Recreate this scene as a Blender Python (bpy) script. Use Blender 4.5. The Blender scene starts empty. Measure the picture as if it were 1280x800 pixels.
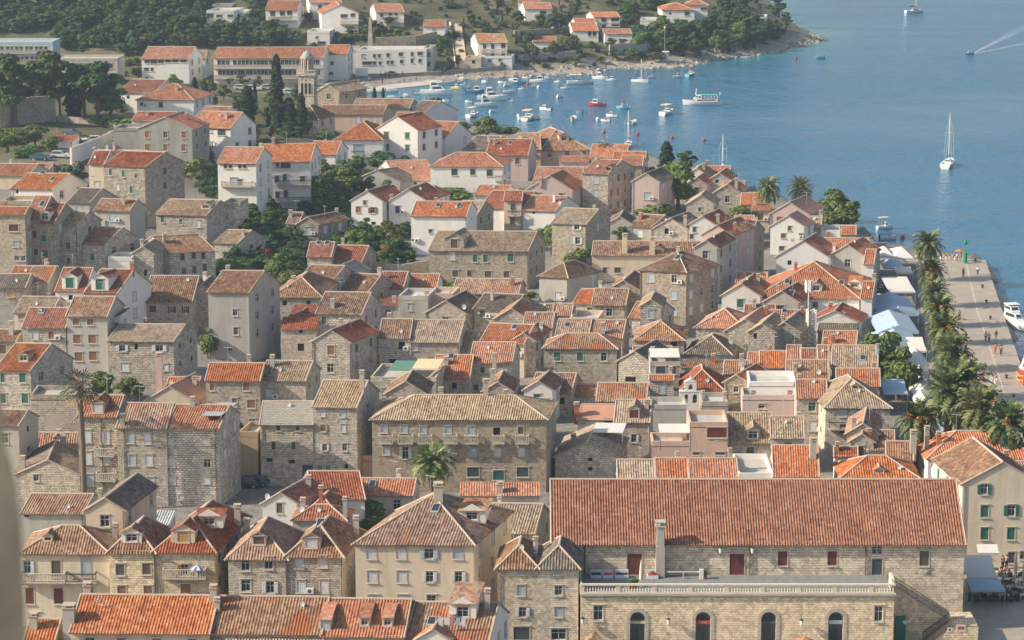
import bpy, bmesh, math, random
import numpy as np
from mathutils import Vector, Matrix, noise
R=math.radians; PI=math.pi
F=3600.0; CH=100.0; PT=math.atan(750/3600); CP=math.cos(PT); SP=math.sin(PT)
col=bpy.context.scene.collection
rnd=random.Random(5)
def ray(px,py):
    cx=(px-640)/F; cy=(400-py)/F
    return cx, CP+cy*SP, -SP+cy*CP
def at_z(px,py,z):
    x,y,w=ray(px,py); t=(z-CH)/w
    return Vector((x*t,y*t,z))
def at_y(px,py,Y):
    x,y,w=ray(px,py); t=Y/y
    return Vector((x*t,Y,CH+w*t))
def kpx(p): return F/(p[1]*CP+(CH-p[2])*SP)     # pixels per metre at a point
def ss(t): t=max(0,min(1,t)); return t*t*(3-2*t)
# ---------- mesh builder
class MB:
    def __init__(s): s.v=[]; s.f=[]; s.m=[]; s.uv=[]
    def face(s,pts,mat=0,uv=None):
        n=len(s.v); s.v+= [tuple(p) for p in pts]; s.f.append(tuple(range(n,n+len(pts)))); s.m.append(mat)
        if uv is None:
            a=Vector(pts[0]); b=Vector(pts[1]); c=Vector(pts[2])
            nn=(b-a).cross(c-a)
            if nn.length<1e-9: nn=Vector((0,0,1))
            nn.normalize()
            if abs(nn.z)<.6:
                t=Vector((-nn.y,nn.x,0)); t.normalize()
                uv=[(Vector(p).dot(t),p[2]) for p in pts]
            else: uv=[(p[0],p[1]) for p in pts]
        s.uv+=uv
    def box(s,x0,y0,z0,x1,y1,z1,mat=0,T=None,bot=True):
        P=[Vector(q) for q in ((x0,y0,z0),(x1,y0,z0),(x1,y1,z0),(x0,y1,z0),(x0,y0,z1),(x1,y0,z1),(x1,y1,z1),(x0,y1,z1))]
        if T: P=[T@p if isinstance(T,Matrix) else Vector(T(p)) for p in P]
        for q in ((0,1,5,4),(1,2,6,5),(2,3,7,6),(3,0,4,7),(4,5,6,7))+(((3,2,1,0),) if bot else ()):
            s.face([P[i] for i in q],mat)
    def tube(s,pts,rad,n=6,mat=0,cap=True):
        pts=[Vector(p) for p in pts]
        if not isinstance(rad,(list,tuple)): rad=[rad]*len(pts)
        rings=[]
        for i,p in enumerate(pts):
            d=(pts[min(i+1,len(pts)-1)]-pts[max(i-1,0)])
            if d.length<1e-9: d=Vector((0,0,1))
            d.normalize()
            a=Vector((1,0,0)) if abs(d.x)<.8 else Vector((0,1,0))
            u=d.cross(a).normalized(); w=d.cross(u)
            rings.append([p+(u*math.cos(2*PI*k/n)+w*math.sin(2*PI*k/n))*rad[i] for k in range(n)])
        for i in range(len(rings)-1):
            for k in range(n):
                s.face([rings[i][k],rings[i][(k+1)%n],rings[i+1][(k+1)%n],rings[i+1][k]],mat)
        if cap:
            s.face(rings[-1],mat); s.face(rings[0][::-1],mat)
    def mesh(s,name,mats,smooth=False,weld=False):
        me=bpy.data.meshes.new(name); me.from_pydata(s.v,[],s.f)
        for m in mats: me.materials.append(M[m] if isinstance(m,str) else m)
        me.polygons.foreach_set('material_index',s.m)
        l=me.uv_layers.new(name='UVMap'); l.data.foreach_set('uv',[c for u in s.uv for c in u])
        if weld:
            bm=bmesh.new(); bm.from_mesh(me); bmesh.ops.remove_doubles(bm,verts=bm.verts,dist=.0005); bmesh.ops.recalc_face_normals(bm,faces=bm.faces); bm.to_mesh(me); bm.free()
        if smooth: me.polygons.foreach_set('use_smooth',[True]*len(me.polygons))
        me.update(); return me
    def build(s,name,mats,parent=None,**k):
        return link(name,s.mesh(name,mats,**k),parent)
def link(name,me,parent=None,loc=None,rz=0,sc=None):
    o=bpy.data.objects.new(name,me); col.objects.link(o)
    if parent: o.parent=parent
    if loc is not None: o.location=loc
    if rz: o.rotation_euler=(0,0,rz)
    if sc is not None: o.scale=(sc,)*3 if not hasattr(sc,'__len__') else sc
    return o
def tag(o,label=None,cat=None,group=None,kind=None):
    if label: o['label']=label
    if cat: o['category']=cat
    if group: o['group']=group
    if kind: o['kind']=kind
    return o
def empty(name,loc,rz=0,label=None,cat=None,group=None,sc=None):
    o=link(name,None,None,loc,rz,sc); o.empty_display_size=.5
    return tag(o,label,cat,group)
def kids(o): return list(KID.get(o.name,[]))
def copy_tree(o,parent=None):
    c=o.copy(); col.objects.link(c)
    if parent: c.parent=parent
    for ch in o.children: copy_tree(ch,c)
    return c
# ---------- materials
M={}
def mat(name):
    m=bpy.data.materials.new(name); m.use_nodes=True; M[name]=m
    nt=m.node_tree; b=nt.nodes['Principled BSDF']
    return m,nt,b
def N(nt,t,**k):
    n=nt.nodes.new(t)
    for a,v in k.items():
        if a in n.inputs: n.inputs[a].default_value=v
        else: setattr(n,a,v)
    return n
def L(nt,a,b): nt.links.new(a,b)
def simple(name,c,r=.8,spec=.3,metal=0,noisy=.12,scale=3.0):
    m,nt,b=mat(name); b.inputs['Roughness'].default_value=r; b.inputs['Metallic'].default_value=metal
    b.inputs['Specular IOR Level'].default_value=spec
    if noisy:
        tc=N(nt,'ShaderNodeTexCoord'); no=N(nt,'ShaderNodeTexNoise',Scale=scale,Detail=3.0)
        L(nt,tc.outputs['Object'],no.inputs['Vector'])
        h=N(nt,'ShaderNodeHueSaturation'); h.inputs['Color'].default_value=(*c,1)
        mr=N(nt,'ShaderNodeMapRange'); mr.inputs['To Min'].default_value=1-noisy; mr.inputs['To Max'].default_value=1+noisy
        mr.inputs['From Min'].default_value=.25; mr.inputs['From Max'].default_value=.75
        L(nt,no.outputs['Fac'],mr.inputs['Value']); L(nt,mr.outputs[0],h.inputs['Value']); L(nt,h.outputs[0],b.inputs['Base Color'])
    else: b.inputs['Base Color'].default_value=(*c,1)
    return m
def mixc(nt,fac,a,b,mode='MIX'):
    n=nt.nodes.new('ShaderNodeMix'); n.data_type='RGBA'; n.blend_type=mode
    for i,v in ((0,fac),(6,a),(7,b)):
        if isinstance(v,(int,float)): n.inputs[i].default_value=v
        elif isinstance(v,tuple): n.inputs[i].default_value=(*v,1) if len(v)==3 else v
        else: L(nt,v,n.inputs[i])
    return n.outputs[2]
def mth(nt,op,a,b=None,c=None):
    n=nt.nodes.new('ShaderNodeMath'); n.operation=op
    for i,v in enumerate((a,b,c)):
        if v is None: continue
        if isinstance(v,(int,float)): n.inputs[i].default_value=v
        else: L(nt,v,n.inputs[i])
    return n.outputs[0]
def ramp(nt,fac,stops,interp='LINEAR'):
    n=nt.nodes.new('ShaderNodeValToRGB'); n.color_ramp.interpolation=interp
    e=n.color_ramp.elements
    while len(e)<len(stops): e.new(.5)
    for i,(p,c) in enumerate(stops): e[i].position=p; e[i].color=(*c,1)
    L(nt,fac,n.inputs[0]); return n.outputs[0]
def coords(nt):
    """uv in metres, shifted per object so that no two houses show the same stones"""
    uv=N(nt,'ShaderNodeUVMap',uv_map='UVMap'); oi=N(nt,'ShaderNodeObjectInfo')
    s=mth(nt,'MULTIPLY',oi.outputs['Random'],317.0)
    cx=N(nt,'ShaderNodeCombineXYZ'); L(nt,s,cx.inputs[0]); L(nt,mth(nt,'MULTIPLY',s,.37),cx.inputs[1]); L(nt,s,cx.inputs[2])
    va=N(nt,'ShaderNodeVectorMath',operation='ADD'); L(nt,uv.outputs[0],va.inputs[0]); L(nt,cx.outputs[0],va.inputs[1])
    return uv.outputs[0],va.outputs[0],oi.outputs['Random']
def tile_mat(name,cols,patch=None,pitch=.32,moss=.35,stain=(.10,.085,.07)):
    """clay barrel tiles: colour by tile, by patch and by grime; the barrels themselves are modelled"""
    m,nt,b=mat(name); b.inputs['Roughness'].default_value=.85; b.inputs['Specular IOR Level'].default_value=.2
    uv,vo,rn=coords(nt)
    sx=N(nt,'ShaderNodeSeparateXYZ'); L(nt,uv,sx.inputs[0])
    fx=mth(nt,'FLOOR',mth(nt,'DIVIDE',sx.outputs[0],pitch)); fy=mth(nt,'FLOOR',mth(nt,'DIVIDE',sx.outputs[1],.42))
    cx=N(nt,'ShaderNodeCombineXYZ'); L(nt,fx,cx.inputs[0]); L(nt,fy,cx.inputs[1]); L(nt,mth(nt,'MULTIPLY',rn,91.),cx.inputs[2])
    wn=N(nt,'ShaderNodeTexWhiteNoise'); L(nt,cx.outputs[0],wn.inputs['Vector'])
    big=N(nt,'ShaderNodeTexNoise',Scale=.55,Detail=4.,Roughness=.65); L(nt,vo,big.inputs['Vector'])
    f=mth(nt,'ADD',mth(nt,'MULTIPLY',wn.outputs['Value'],.62),mth(nt,'MULTIPLY',mth(nt,'SUBTRACT',big.outputs['Fac'],.3),.95))
    n=len(cols); c=ramp(nt,f,[(i/(n-1)*.9+.05,q) for i,q in enumerate(cols)])
    if patch:
        pn=N(nt,'ShaderNodeTexNoise',Scale=.28,Detail=2.); L(nt,vo,pn.inputs['Vector'])
        pf=mth(nt,'ADD',pn.outputs['Fac'],mth(nt,'MULTIPLY',mth(nt,'SUBTRACT',wn.outputs['Value'],.5),.22))
        pr=N(nt,'ShaderNodeMapRange'); pr.inputs['From Min'].default_value=patch[1]; pr.inputs['From Max'].default_value=patch[1]+.03
        L(nt,pf,pr.inputs['Value']); c=mixc(nt,pr.outputs[0],c,patch[0])
    mn=N(nt,'ShaderNodeTexNoise',Scale=1.7,Detail=5.,Roughness=.75); L(nt,vo,mn.inputs['Vector'])
    mr=N(nt,'ShaderNodeMapRange'); mr.inputs['From Min'].default_value=.48; mr.inputs['From Max'].default_value=.72; mr.inputs['To Max'].default_value=moss
    L(nt,mn.outputs['Fac'],mr.inputs['Value']); c=mixc(nt,mr.outputs[0],c,stain)
    h=N(nt,'ShaderNodeHueSaturation'); L(nt,c,h.inputs['Color'])
    L(nt,mth(nt,'ADD',mth(nt,'MULTIPLY',rn,.28),.86),h.inputs['Value']); L(nt,mth(nt,'ADD',mth(nt,'MULTIPLY',mth(nt,'FRACT',mth(nt,'MULTIPLY',rn,7.3)),.25),.87),h.inputs['Saturation'])
    L(nt,h.outputs[0],b.inputs['Base Color'])
    # overlapping courses
    fr=mth(nt,'FRACT',mth(nt,'DIVIDE',sx.outputs[1],.42)); bp=N(nt,'ShaderNodeBump',Strength=.7,Distance=.05)
    L(nt,mth(nt,'ADD',mth(nt,'MULTIPLY',fr,-1.),mth(nt,'MULTIPLY',wn.outputs['Value'],.6)),bp.inputs['Height']); L(nt,bp.outputs[0],b.inputs['Normal'])
tile_mat('t_or',[(.24,.080,.042),(.35,.13,.066),(.43,.18,.095),(.50,.27,.16)],moss=.35)
tile_mat('t_rd',[(.15,.048,.030),(.23,.075,.045),(.30,.11,.066),(.36,.17,.11)],moss=.4)
tile_mat('t_br',[(.12,.065,.040),(.20,.105,.064),(.28,.165,.105),(.38,.27,.18)],moss=.55)
tile_mat('t_mx',[(.15,.085,.055),(.27,.155,.10),(.38,.24,.155),(.45,.32,.22)],patch=((.38,.14,.07),.60),moss=.45)
tile_mat('t_tn',[(.17,.115,.075),(.29,.205,.135),(.38,.29,.195),(.46,.37,.26)],moss=.5)
tile_mat('t_dk',[(.08,.062,.05),(.13,.10,.08),(.19,.15,.115),(.26,.21,.165)],moss=.6)
tile_mat('t_ar',[(.15,.070,.046),(.225,.102,.068),(.275,.138,.092),(.33,.195,.135)],moss=.5,pitch=.30)
def slab_mat():
    m,nt,b=mat('t_sl'); b.inputs['Roughness'].default_value=.9
    uv,vo,rn=coords(nt); br=N(nt,'ShaderNodeTexBrick',Scale=1.0); br.inputs['Brick Width'].default_value=.7; br.inputs['Row Height'].default_value=.35
    br.inputs['Mortar Size'].default_value=.03; br.inputs['Color1'].default_value=(.42,.38,.32,1); br.inputs['Color2'].default_value=(.32,.29,.25,1); br.inputs['Mortar'].default_value=(.17,.15,.13,1)
    L(nt,vo,br.inputs['Vector']); no=N(nt,'ShaderNodeTexNoise',Scale=1.3,Detail=5.); L(nt,vo,no.inputs['Vector'])
    L(nt,mixc(nt,mth(nt,'MULTIPLY',no.outputs['Fac'],.55),br.outputs['Color'],(.2,.185,.16)),b.inputs['Base Color'])
    bp=N(nt,'ShaderNodeBump',Strength=.6,Distance=.06); L(nt,br.outputs['Fac'],bp.inputs['Height']); bp.invert=True; L(nt,bp.outputs[0],b.inputs['Normal'])
slab_mat()
def stone_mat(name,c1,c2,mortar,w=.5,h=.27,ms=.035,stain=.5,dist=.12,pl=None):
    """coursed rubble or ashlar; pl = (colour, threshold) patches of old render over the stone"""
    m,nt,b=mat(name); b.inputs['Roughness'].default_value=.92; b.inputs['Specular IOR Level'].default_value=.15
    uv,vo,rn=coords(nt)
    sv=N(nt,'ShaderNodeVectorMath',operation='SCALE'); L(nt,vo,sv.inputs[0]); L(nt,mth(nt,'ADD',mth(nt,'MULTIPLY',mth(nt,'FRACT',mth(nt,'MULTIPLY',rn,5.7)),.55),.75),sv.inputs['Scale']); vo=sv.outputs[0]
    dn=N(nt,'ShaderNodeTexNoise',Scale=2.2,Detail=2.); L(nt,vo,dn.inputs['Vector'])
    sb=N(nt,'ShaderNodeVectorMath',operation='SUBTRACT'); L(nt,dn.outputs['Color'],sb.inputs[0]); sb.inputs[1].default_value=(.5,.5,.5)
    sc=N(nt,'ShaderNodeVectorMath',operation='SCALE'); L(nt,sb.outputs[0],sc.inputs[0]); sc.inputs['Scale'].default_value=dist*2
    ad=N(nt,'ShaderNodeVectorMath',operation='ADD'); L(nt,vo,ad.inputs[0]); L(nt,sc.outputs[0],ad.inputs[1])
    br=N(nt,'ShaderNodeTexBrick',Scale=1.0); br.inputs['Brick Width'].default_value=w; br.inputs['Row Height'].default_value=h
    br.inputs['Mortar Size'].default_value=ms; br.inputs['Mortar Smooth'].default_value=.4; br.inputs['Bias'].default_value=.0
    br.inputs['Color1'].default_value=(*c1,1); br.inputs['Color2'].default_value=(*c2,1); br.inputs['Mortar'].default_value=(*mortar,1)
    L(nt,ad.outputs[0],br.inputs['Vector'])
    vr=N(nt,'ShaderNodeTexVoronoi',Scale=2.5); L(nt,ad.outputs[0],vr.inputs['Vector'])
    sx=N(nt,'ShaderNodeSeparateXYZ'); L(nt,vr.outputs['Color'],sx.inputs[0])
    hs=N(nt,'ShaderNodeHueSaturation'); L(nt,br.outputs['Color'],hs.inputs['Color']); L(nt,mth(nt,'ADD',mth(nt,'MULTIPLY',sx.outputs[0],.5),.73),hs.inputs['Value'])
    c=hs.outputs[0]
    st=N(nt,'ShaderNodeTexNoise',Scale=.35,Detail=6.,Roughness=.7); L(nt,vo,st.inputs['Vector'])
    mr=N(nt,'ShaderNodeMapRange'); mr.inputs['From Min'].default_value=.42; mr.inputs['From Max'].default_value=.72; mr.inputs['To Max'].default_value=stain
    L(nt,st.outputs['Fac'],mr.inputs['Value']); c=mixc(nt,mr.outputs[0],c,tuple(x*.48 for x in c2))
    if pl:
        pn=N(nt,'ShaderNodeTexNoise',Scale=.22,Detail=7.,Roughness=.6); L(nt,vo,pn.inputs['Vector'])
        pr=N(nt,'ShaderNodeMapRange'); pr.inputs['From Min'].default_value=pl[1]; pr.inputs['From Max'].default_value=pl[1]+.04; pr.inputs['To Max'].default_value=.85
        L(nt,pn.outputs['Fac'],pr.inputs['Value']); c=mixc(nt,pr.outputs[0],c,pl[0])
    h2=N(nt,'ShaderNodeHueSaturation'); L(nt,c,h2.inputs['Color']); L(nt,mth(nt,'ADD',mth(nt,'MULTIPLY',rn,.34),.83),h2.inputs['Value']); L(nt,mth(nt,'ADD',mth(nt,'MULTIPLY',mth(nt,'FRACT',mth(nt,'MULTIPLY',rn,11.3)),.5),.7),h2.inputs['Saturation'])
    L(nt,h2.outputs[0],b.inputs['Base Color'])
    bp=N(nt,'ShaderNodeBump',Strength=1.0,Distance=.09); bp.invert=True; L(nt,br.outputs['Fac'],bp.inputs['Height']); L(nt,bp.outputs[0],b.inputs['Normal'])
stone_mat('w_st',(.72,.625,.50),(.59,.505,.40),(.34,.295,.235),stain=.2,w=.44,h=.23,ms=.04,pl=((.46,.43,.39),.60))
stone_mat('w_sw',(.66,.56,.44),(.53,.445,.345),(.32,.265,.20),stain=.24,w=.44,h=.23,ms=.04,pl=((.50,.42,.33),.58))
stone_mat('w_as',(.78,.655,.49),(.70,.58,.43),(.58,.475,.345),w=.5,h=.26,ms=.025,stain=.22,dist=.05)
def plaster(name,c,stain=.35,sc=.5):
    m,nt,b=mat(name); b.inputs['Roughness'].default_value=.9; b.inputs['Specular IOR Level'].default_value=.15
    uv,vo,rn=coords(nt)
    mp=N(nt,'ShaderNodeMapping'); mp.inputs['Scale'].default_value=(1.6,.35,1); L(nt,vo,mp.inputs['Vector'])
    a=N(nt,'ShaderNodeTexNoise',Scale=sc,Detail=8.,Roughness=.7); L(nt,mp.outputs[0],a.inputs['Vector'])
    f=N(nt,'ShaderNodeTexNoise',Scale=6.,Detail=3.); L(nt,vo,f.inputs['Vector'])
    mr=N(nt,'ShaderNodeMapRange'); mr.inputs['From Min'].default_value=.45; mr.inputs['From Max'].default_value=.75; mr.inputs['To Max'].default_value=stain
    L(nt,a.outputs['Fac'],mr.inputs['Value']); cc=mixc(nt,mr.outputs[0],c,tuple(x*y for x,y in zip(c,(.5,.46,.42))))
    h=N(nt,'ShaderNodeHueSaturation'); L(nt,cc,h.inputs['Color'])
    L(nt,mth(nt,'ADD',mth(nt,'MULTIPLY',f.outputs['Fac'],.2),mth(nt,'ADD',mth(nt,'MULTIPLY',rn,.16),.82)),h.inputs['Value'])
    L(nt,h.outputs[0],b.inputs['Base Color'])
plaster('w_wh',(.77,.74,.69),.22); plaster('w_cr',(.64,.53,.40),.4); plaster('w_gp',(.47,.44,.395),.55); plaster('w_pk',(.60,.46,.42),.35)
plaster('w_oc',(.46,.36,.235),.45); plaster('w_cc',(.36,.34,.305),.6); plaster('w_pe',(.60,.42,.32),.35); plaster('t_fl',(.48,.45,.41),.5)
plaster('t_pk',(.48,.25,.17),.3); plaster('w_lc',(.68,.585,.45),.5); plaster('w_bl',(.45,.55,.62),.2)
simple('mortar',(.46,.37,.29),.95); simple('fascia',(.36,.31,.26),.9)
simple('surround',(.50,.45,.38),.9); simple('frame_w',(.70,.69,.66),.6,noisy=.05)
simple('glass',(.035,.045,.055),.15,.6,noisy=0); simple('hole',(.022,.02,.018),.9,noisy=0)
simple('s_g',(.035,.16,.115),.7); simple('s_w',(.62,.64,.64),.7); simple('s_b',(.30,.145,.075),.75); simple('s_r',(.17,.05,.038),.75)
simple('s_l',(.42,.50,.55),.7); simple('s_y',(.50,.30,.12),.75); simple('s_d',(.07,.09,.10),.7); simple('s_k',(.14,.10,.08),.7)
simple('iron',(.05,.05,.05),.6,metal=.3,noisy=0); simple('zinc',(.42,.44,.45),.5,metal=.2); simple('solar',(.04,.05,.07),.2,.6,noisy=0)
simple('chim_p',(.45,.40,.34),.95); simple('chim_r',(.42,.15,.08),.95); simple('canvas',(.62,.60,.55),.85,noisy=.06); simple('canvas_b',(.38,.47,.56),.85,noisy=.06)
simple('canvas_g',(.10,.22,.17),.85); simple('canvas_y',(.70,.52,.32),.85)
simple('corr',(.42,.44,.42),.6,noisy=.25,scale=.8)
WM={'st':'w_st','sw':'w_sw','as':'w_as','wh':'w_wh','cr':'w_cr','gp':'w_gp','pk':'w_pk','oc':'w_oc','cc':'w_cc','pe':'w_pe','lc':'w_lc','bl':'w_bl'}
# ---------- terrain
COAST=[(1420,900),(1320,620),(1275,450),(1233,326),(1180,321),(1178,326),(1145,316),(1100,308),(1085,292),(1060,284),(1010,264),(960,245),(920,232),(860,210),(800,196),(740,186),(690,172),(640,163),(600,155),(560,149),(530,142),(505,131),(470,123),(440,117),(432,111),(470,113),(500,109),(540,104),(562,101),(590,100),(640,96),(690,93),(748,92),(760,86),(800,85),(840,84),(870,80),(892,75),(960,67),(985,61),(1010,55),(1032,51),(1018,46),(1012,38),(990,30),(984,18),(968,4),(950,-20),(930,-40),(700,-95),(300,-125),(-1500,-140)]
BASE2=[(-1200,98),(0,99),(300,100),(440,98),(500,99),(560,98),(640,93),(748,89),(760,83),(870,77),(960,64),(1010,53),(1028,50),(1014,46),(1008,38),(986,30),(980,18),(964,4),(946,-20),(926,-38),(700,-90),(300,-120),(-1500,-135)]
def W2(l): return [tuple(at_z(a,b,0)[:2]) for a,b in l]
coast=W2(COAST); land=coast+[(-3000,1700),(-3000,-400),(1500,-400),(600,100)]
base2=W2(BASE2)+[(-3000,1500),(-3000,800)]
def polydist(X,Y,poly,closed=True,edges=None):
    n=len(poly); d=np.full(X.shape,1e9); ins=np.zeros(X.shape,bool)
    for i in range(n):
        x0,y0=poly[i]; x1,y1=poly[(i+1)%n]
        if edges is None or i<edges:
            dx,dy=x1-x0,y1-y0; t=np.clip(((X-x0)*dx+(Y-y0)*dy)/(dx*dx+dy*dy+1e-9),0,1)
            d=np.minimum(d,np.hypot(X-x0-t*dx,Y-y0-t*dy))
        c=((y0>Y)!=(y1>Y))&(X<(x1-x0)*(Y-y0)/(y1-y0+1e-12)+x0); ins^=c
    return np.where(ins,d,-d)
def nss(t): t=np.clip(t,0,1); return t*t*(3-2*t)
def nz(X,Y,s,seed=0):
    r=np.random.RandomState(seed); o=np.zeros(X.shape); a=1
    for k in range(5):
        for j in range(3):
            th=r.uniform(0,6.28); ph=r.uniform(0,6.28); o+=a*np.sin((X*np.cos(th)+Y*np.sin(th))*s*(1.9**k)*r.uniform(.7,1.3)+ph)/3
        a*=.55
    return o
def heights(X,Y):
    d=polydist(X,Y,land,edges=len(coast)-1); d2=polydist(X,Y,base2,edges=len(BASE2)-1)
    town=1.35+8.5*nss((-X-8)/100)*nss((Y-350)/130)*(1-nss((Y-690)/90))
    fort=97-.409*(np.maximum(Y,3)-3); town=np.maximum(town,np.minimum(fort,97))
    far=np.where(d2>0,46*(1-np.exp(-.30*np.maximum(d2,0)/46))+ (nz(X,Y,.05,3)*1.3+nz(X,Y,.3,5)*.5)*nss(d2/25),0)
    z=np.maximum(town*np.where(d2>0,0,1)+np.where(d2>0,1.35,0)+0*far, 1.35)+far
    shore=nss(d/3.0) ; rocky=(Y>690)&(X>-40)
    z=np.where(d>0,np.where(rocky,z*nss((d+.5)/7),z),np.maximum(-5,d*.45-.5))
    return z,d,d2
gx=np.concatenate([np.arange(-1500,-240,60),np.arange(-240,330,2.5),np.arange(330,1600,60)])
gy=np.concatenate([np.arange(-300,220,12),np.arange(220,1120,2.5),np.arange(1120,2200,40)])
GX,GY=np.meshgrid(gx,gy,indexing='ij'); GZ,GD,GD2=heights(GX,GY)
# quay and the old town's waterfront stop at a vertical edge
def T(x,y):
    i=int(np.searchsorted(gx,x))-1; j=int(np.searchsorted(gy,y))-1
    i=max(0,min(len(gx)-2,i)); j=max(0,min(len(gy)-2,j))
    a=(x-gx[i])/(gx[i+1]-gx[i]); b=(y-gy[j])/(gy[j+1]-gy[j])
    z=GZ[i,j]*(1-a)*(1-b)+GZ[i+1,j]*a*(1-b)+GZ[i,j+1]*(1-a)*b+GZ[i+1,j+1]*a*b
    return float(z)
def ground(px,py):
    x,y,w=ray(px,py); Y=235.0
    while Y<1600:
        z=CH+w*Y/y
        if z<=max(0,T(x*Y/y,Y)): break
        Y+=2
    lo,hi=Y-2,Y
    for _ in range(10):
        m=(lo+hi)/2
        if CH+w*m/y<=max(0,T(x*m/y,m)): hi=m
        else: lo=m
    return Vector((x*hi/y,hi,max(0,T(x*hi/y,hi))))
def build_ground():
    nx,ny=len(gx),len(gy); v=[(float(GX[i,j]),float(GY[i,j]),float(GZ[i,j])) for i in range(nx) for j in range(ny)]
    f=[(i*ny+j,(i+1)*ny+j,(i+1)*ny+j+1,i*ny+j+1) for i in range(nx-1) for j in range(ny-1)]
    me=bpy.data.meshes.new('ground'); me.from_pydata(v,[],f)
    a=me.attributes.new('wild','FLOAT','POINT'); w=np.clip(np.maximum(nss((GD2+4)/10), nss((220-GY)/40)),0,1)
    w=np.maximum(w,nss((GY-560)/60)*nss((-GX-20)/40))
    a.data.foreach_set('value',w.ravel().astype(np.float32))
    a=me.attributes.new('shore','FLOAT','POINT'); a.data.foreach_set('value',np.where(GY>690,1-nss((GD-2)/9),0).ravel().astype(np.float32))
    me.polygons.foreach_set('use_smooth',[True]*len(f))
    me.materials.append(M['earth']); tag(link('ground',me),kind='structure')
def earth():
    m,nt,b=mat('earth'); b.inputs['Roughness'].default_value=.95; b.inputs['Specular IOR Level'].default_value=.1
    g=N(nt,'ShaderNodeNewGeometry'); 
    n1=N(nt,'ShaderNodeTexNoise',Scale=.06,Detail=8.,Roughness=.7); L(nt,g.outputs['Position'],n1.inputs['Vector'])
    n2=N(nt,'ShaderNodeTexNoise',Scale=.6,Detail=6.,Roughness=.75); L(nt,g.outputs['Position'],n2.inputs['Vector'])
    wild=ramp(nt,n1.outputs['Fac'],[(.3,(.045,.065,.028)),(.48,(.085,.10,.045)),(.58,(.20,.155,.09)),(.7,(.30,.24,.17))])
    wild=mixc(nt,.5,wild,ramp(nt,n2.outputs['Fac'],[(.3,(.04,.055,.025)),(.58,(.17,.145,.09)),(.78,(.36,.32,.27))]))
    pave=ramp(nt,n2.outputs['Fac'],[(.3,(.17,.155,.135)),(.7,(.30,.28,.25))])
    rock=ramp(nt,n2.outputs['Fac'],[(.3,(.16,.13,.10)),(.5,(.36,.31,.26)),(.7,(.50,.46,.40))])
    a=N(nt,'ShaderNodeAttribute',attribute_name='wild'); s=N(nt,'ShaderNodeAttribute',attribute_name='shore')
    c=mixc(nt,a.outputs['Fac'],pave,wild); c=mixc(nt,s.outputs['Fac'],c,rock); L(nt,c,b.inputs['Base Color'])
    bp=N(nt,'ShaderNodeBump',Strength=.6,Distance=.4); L(nt,n2.outputs['Fac'],bp.inputs['Height']); L(nt,bp.outputs[0],b.inputs['Normal'])
earth(); build_ground()
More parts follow.
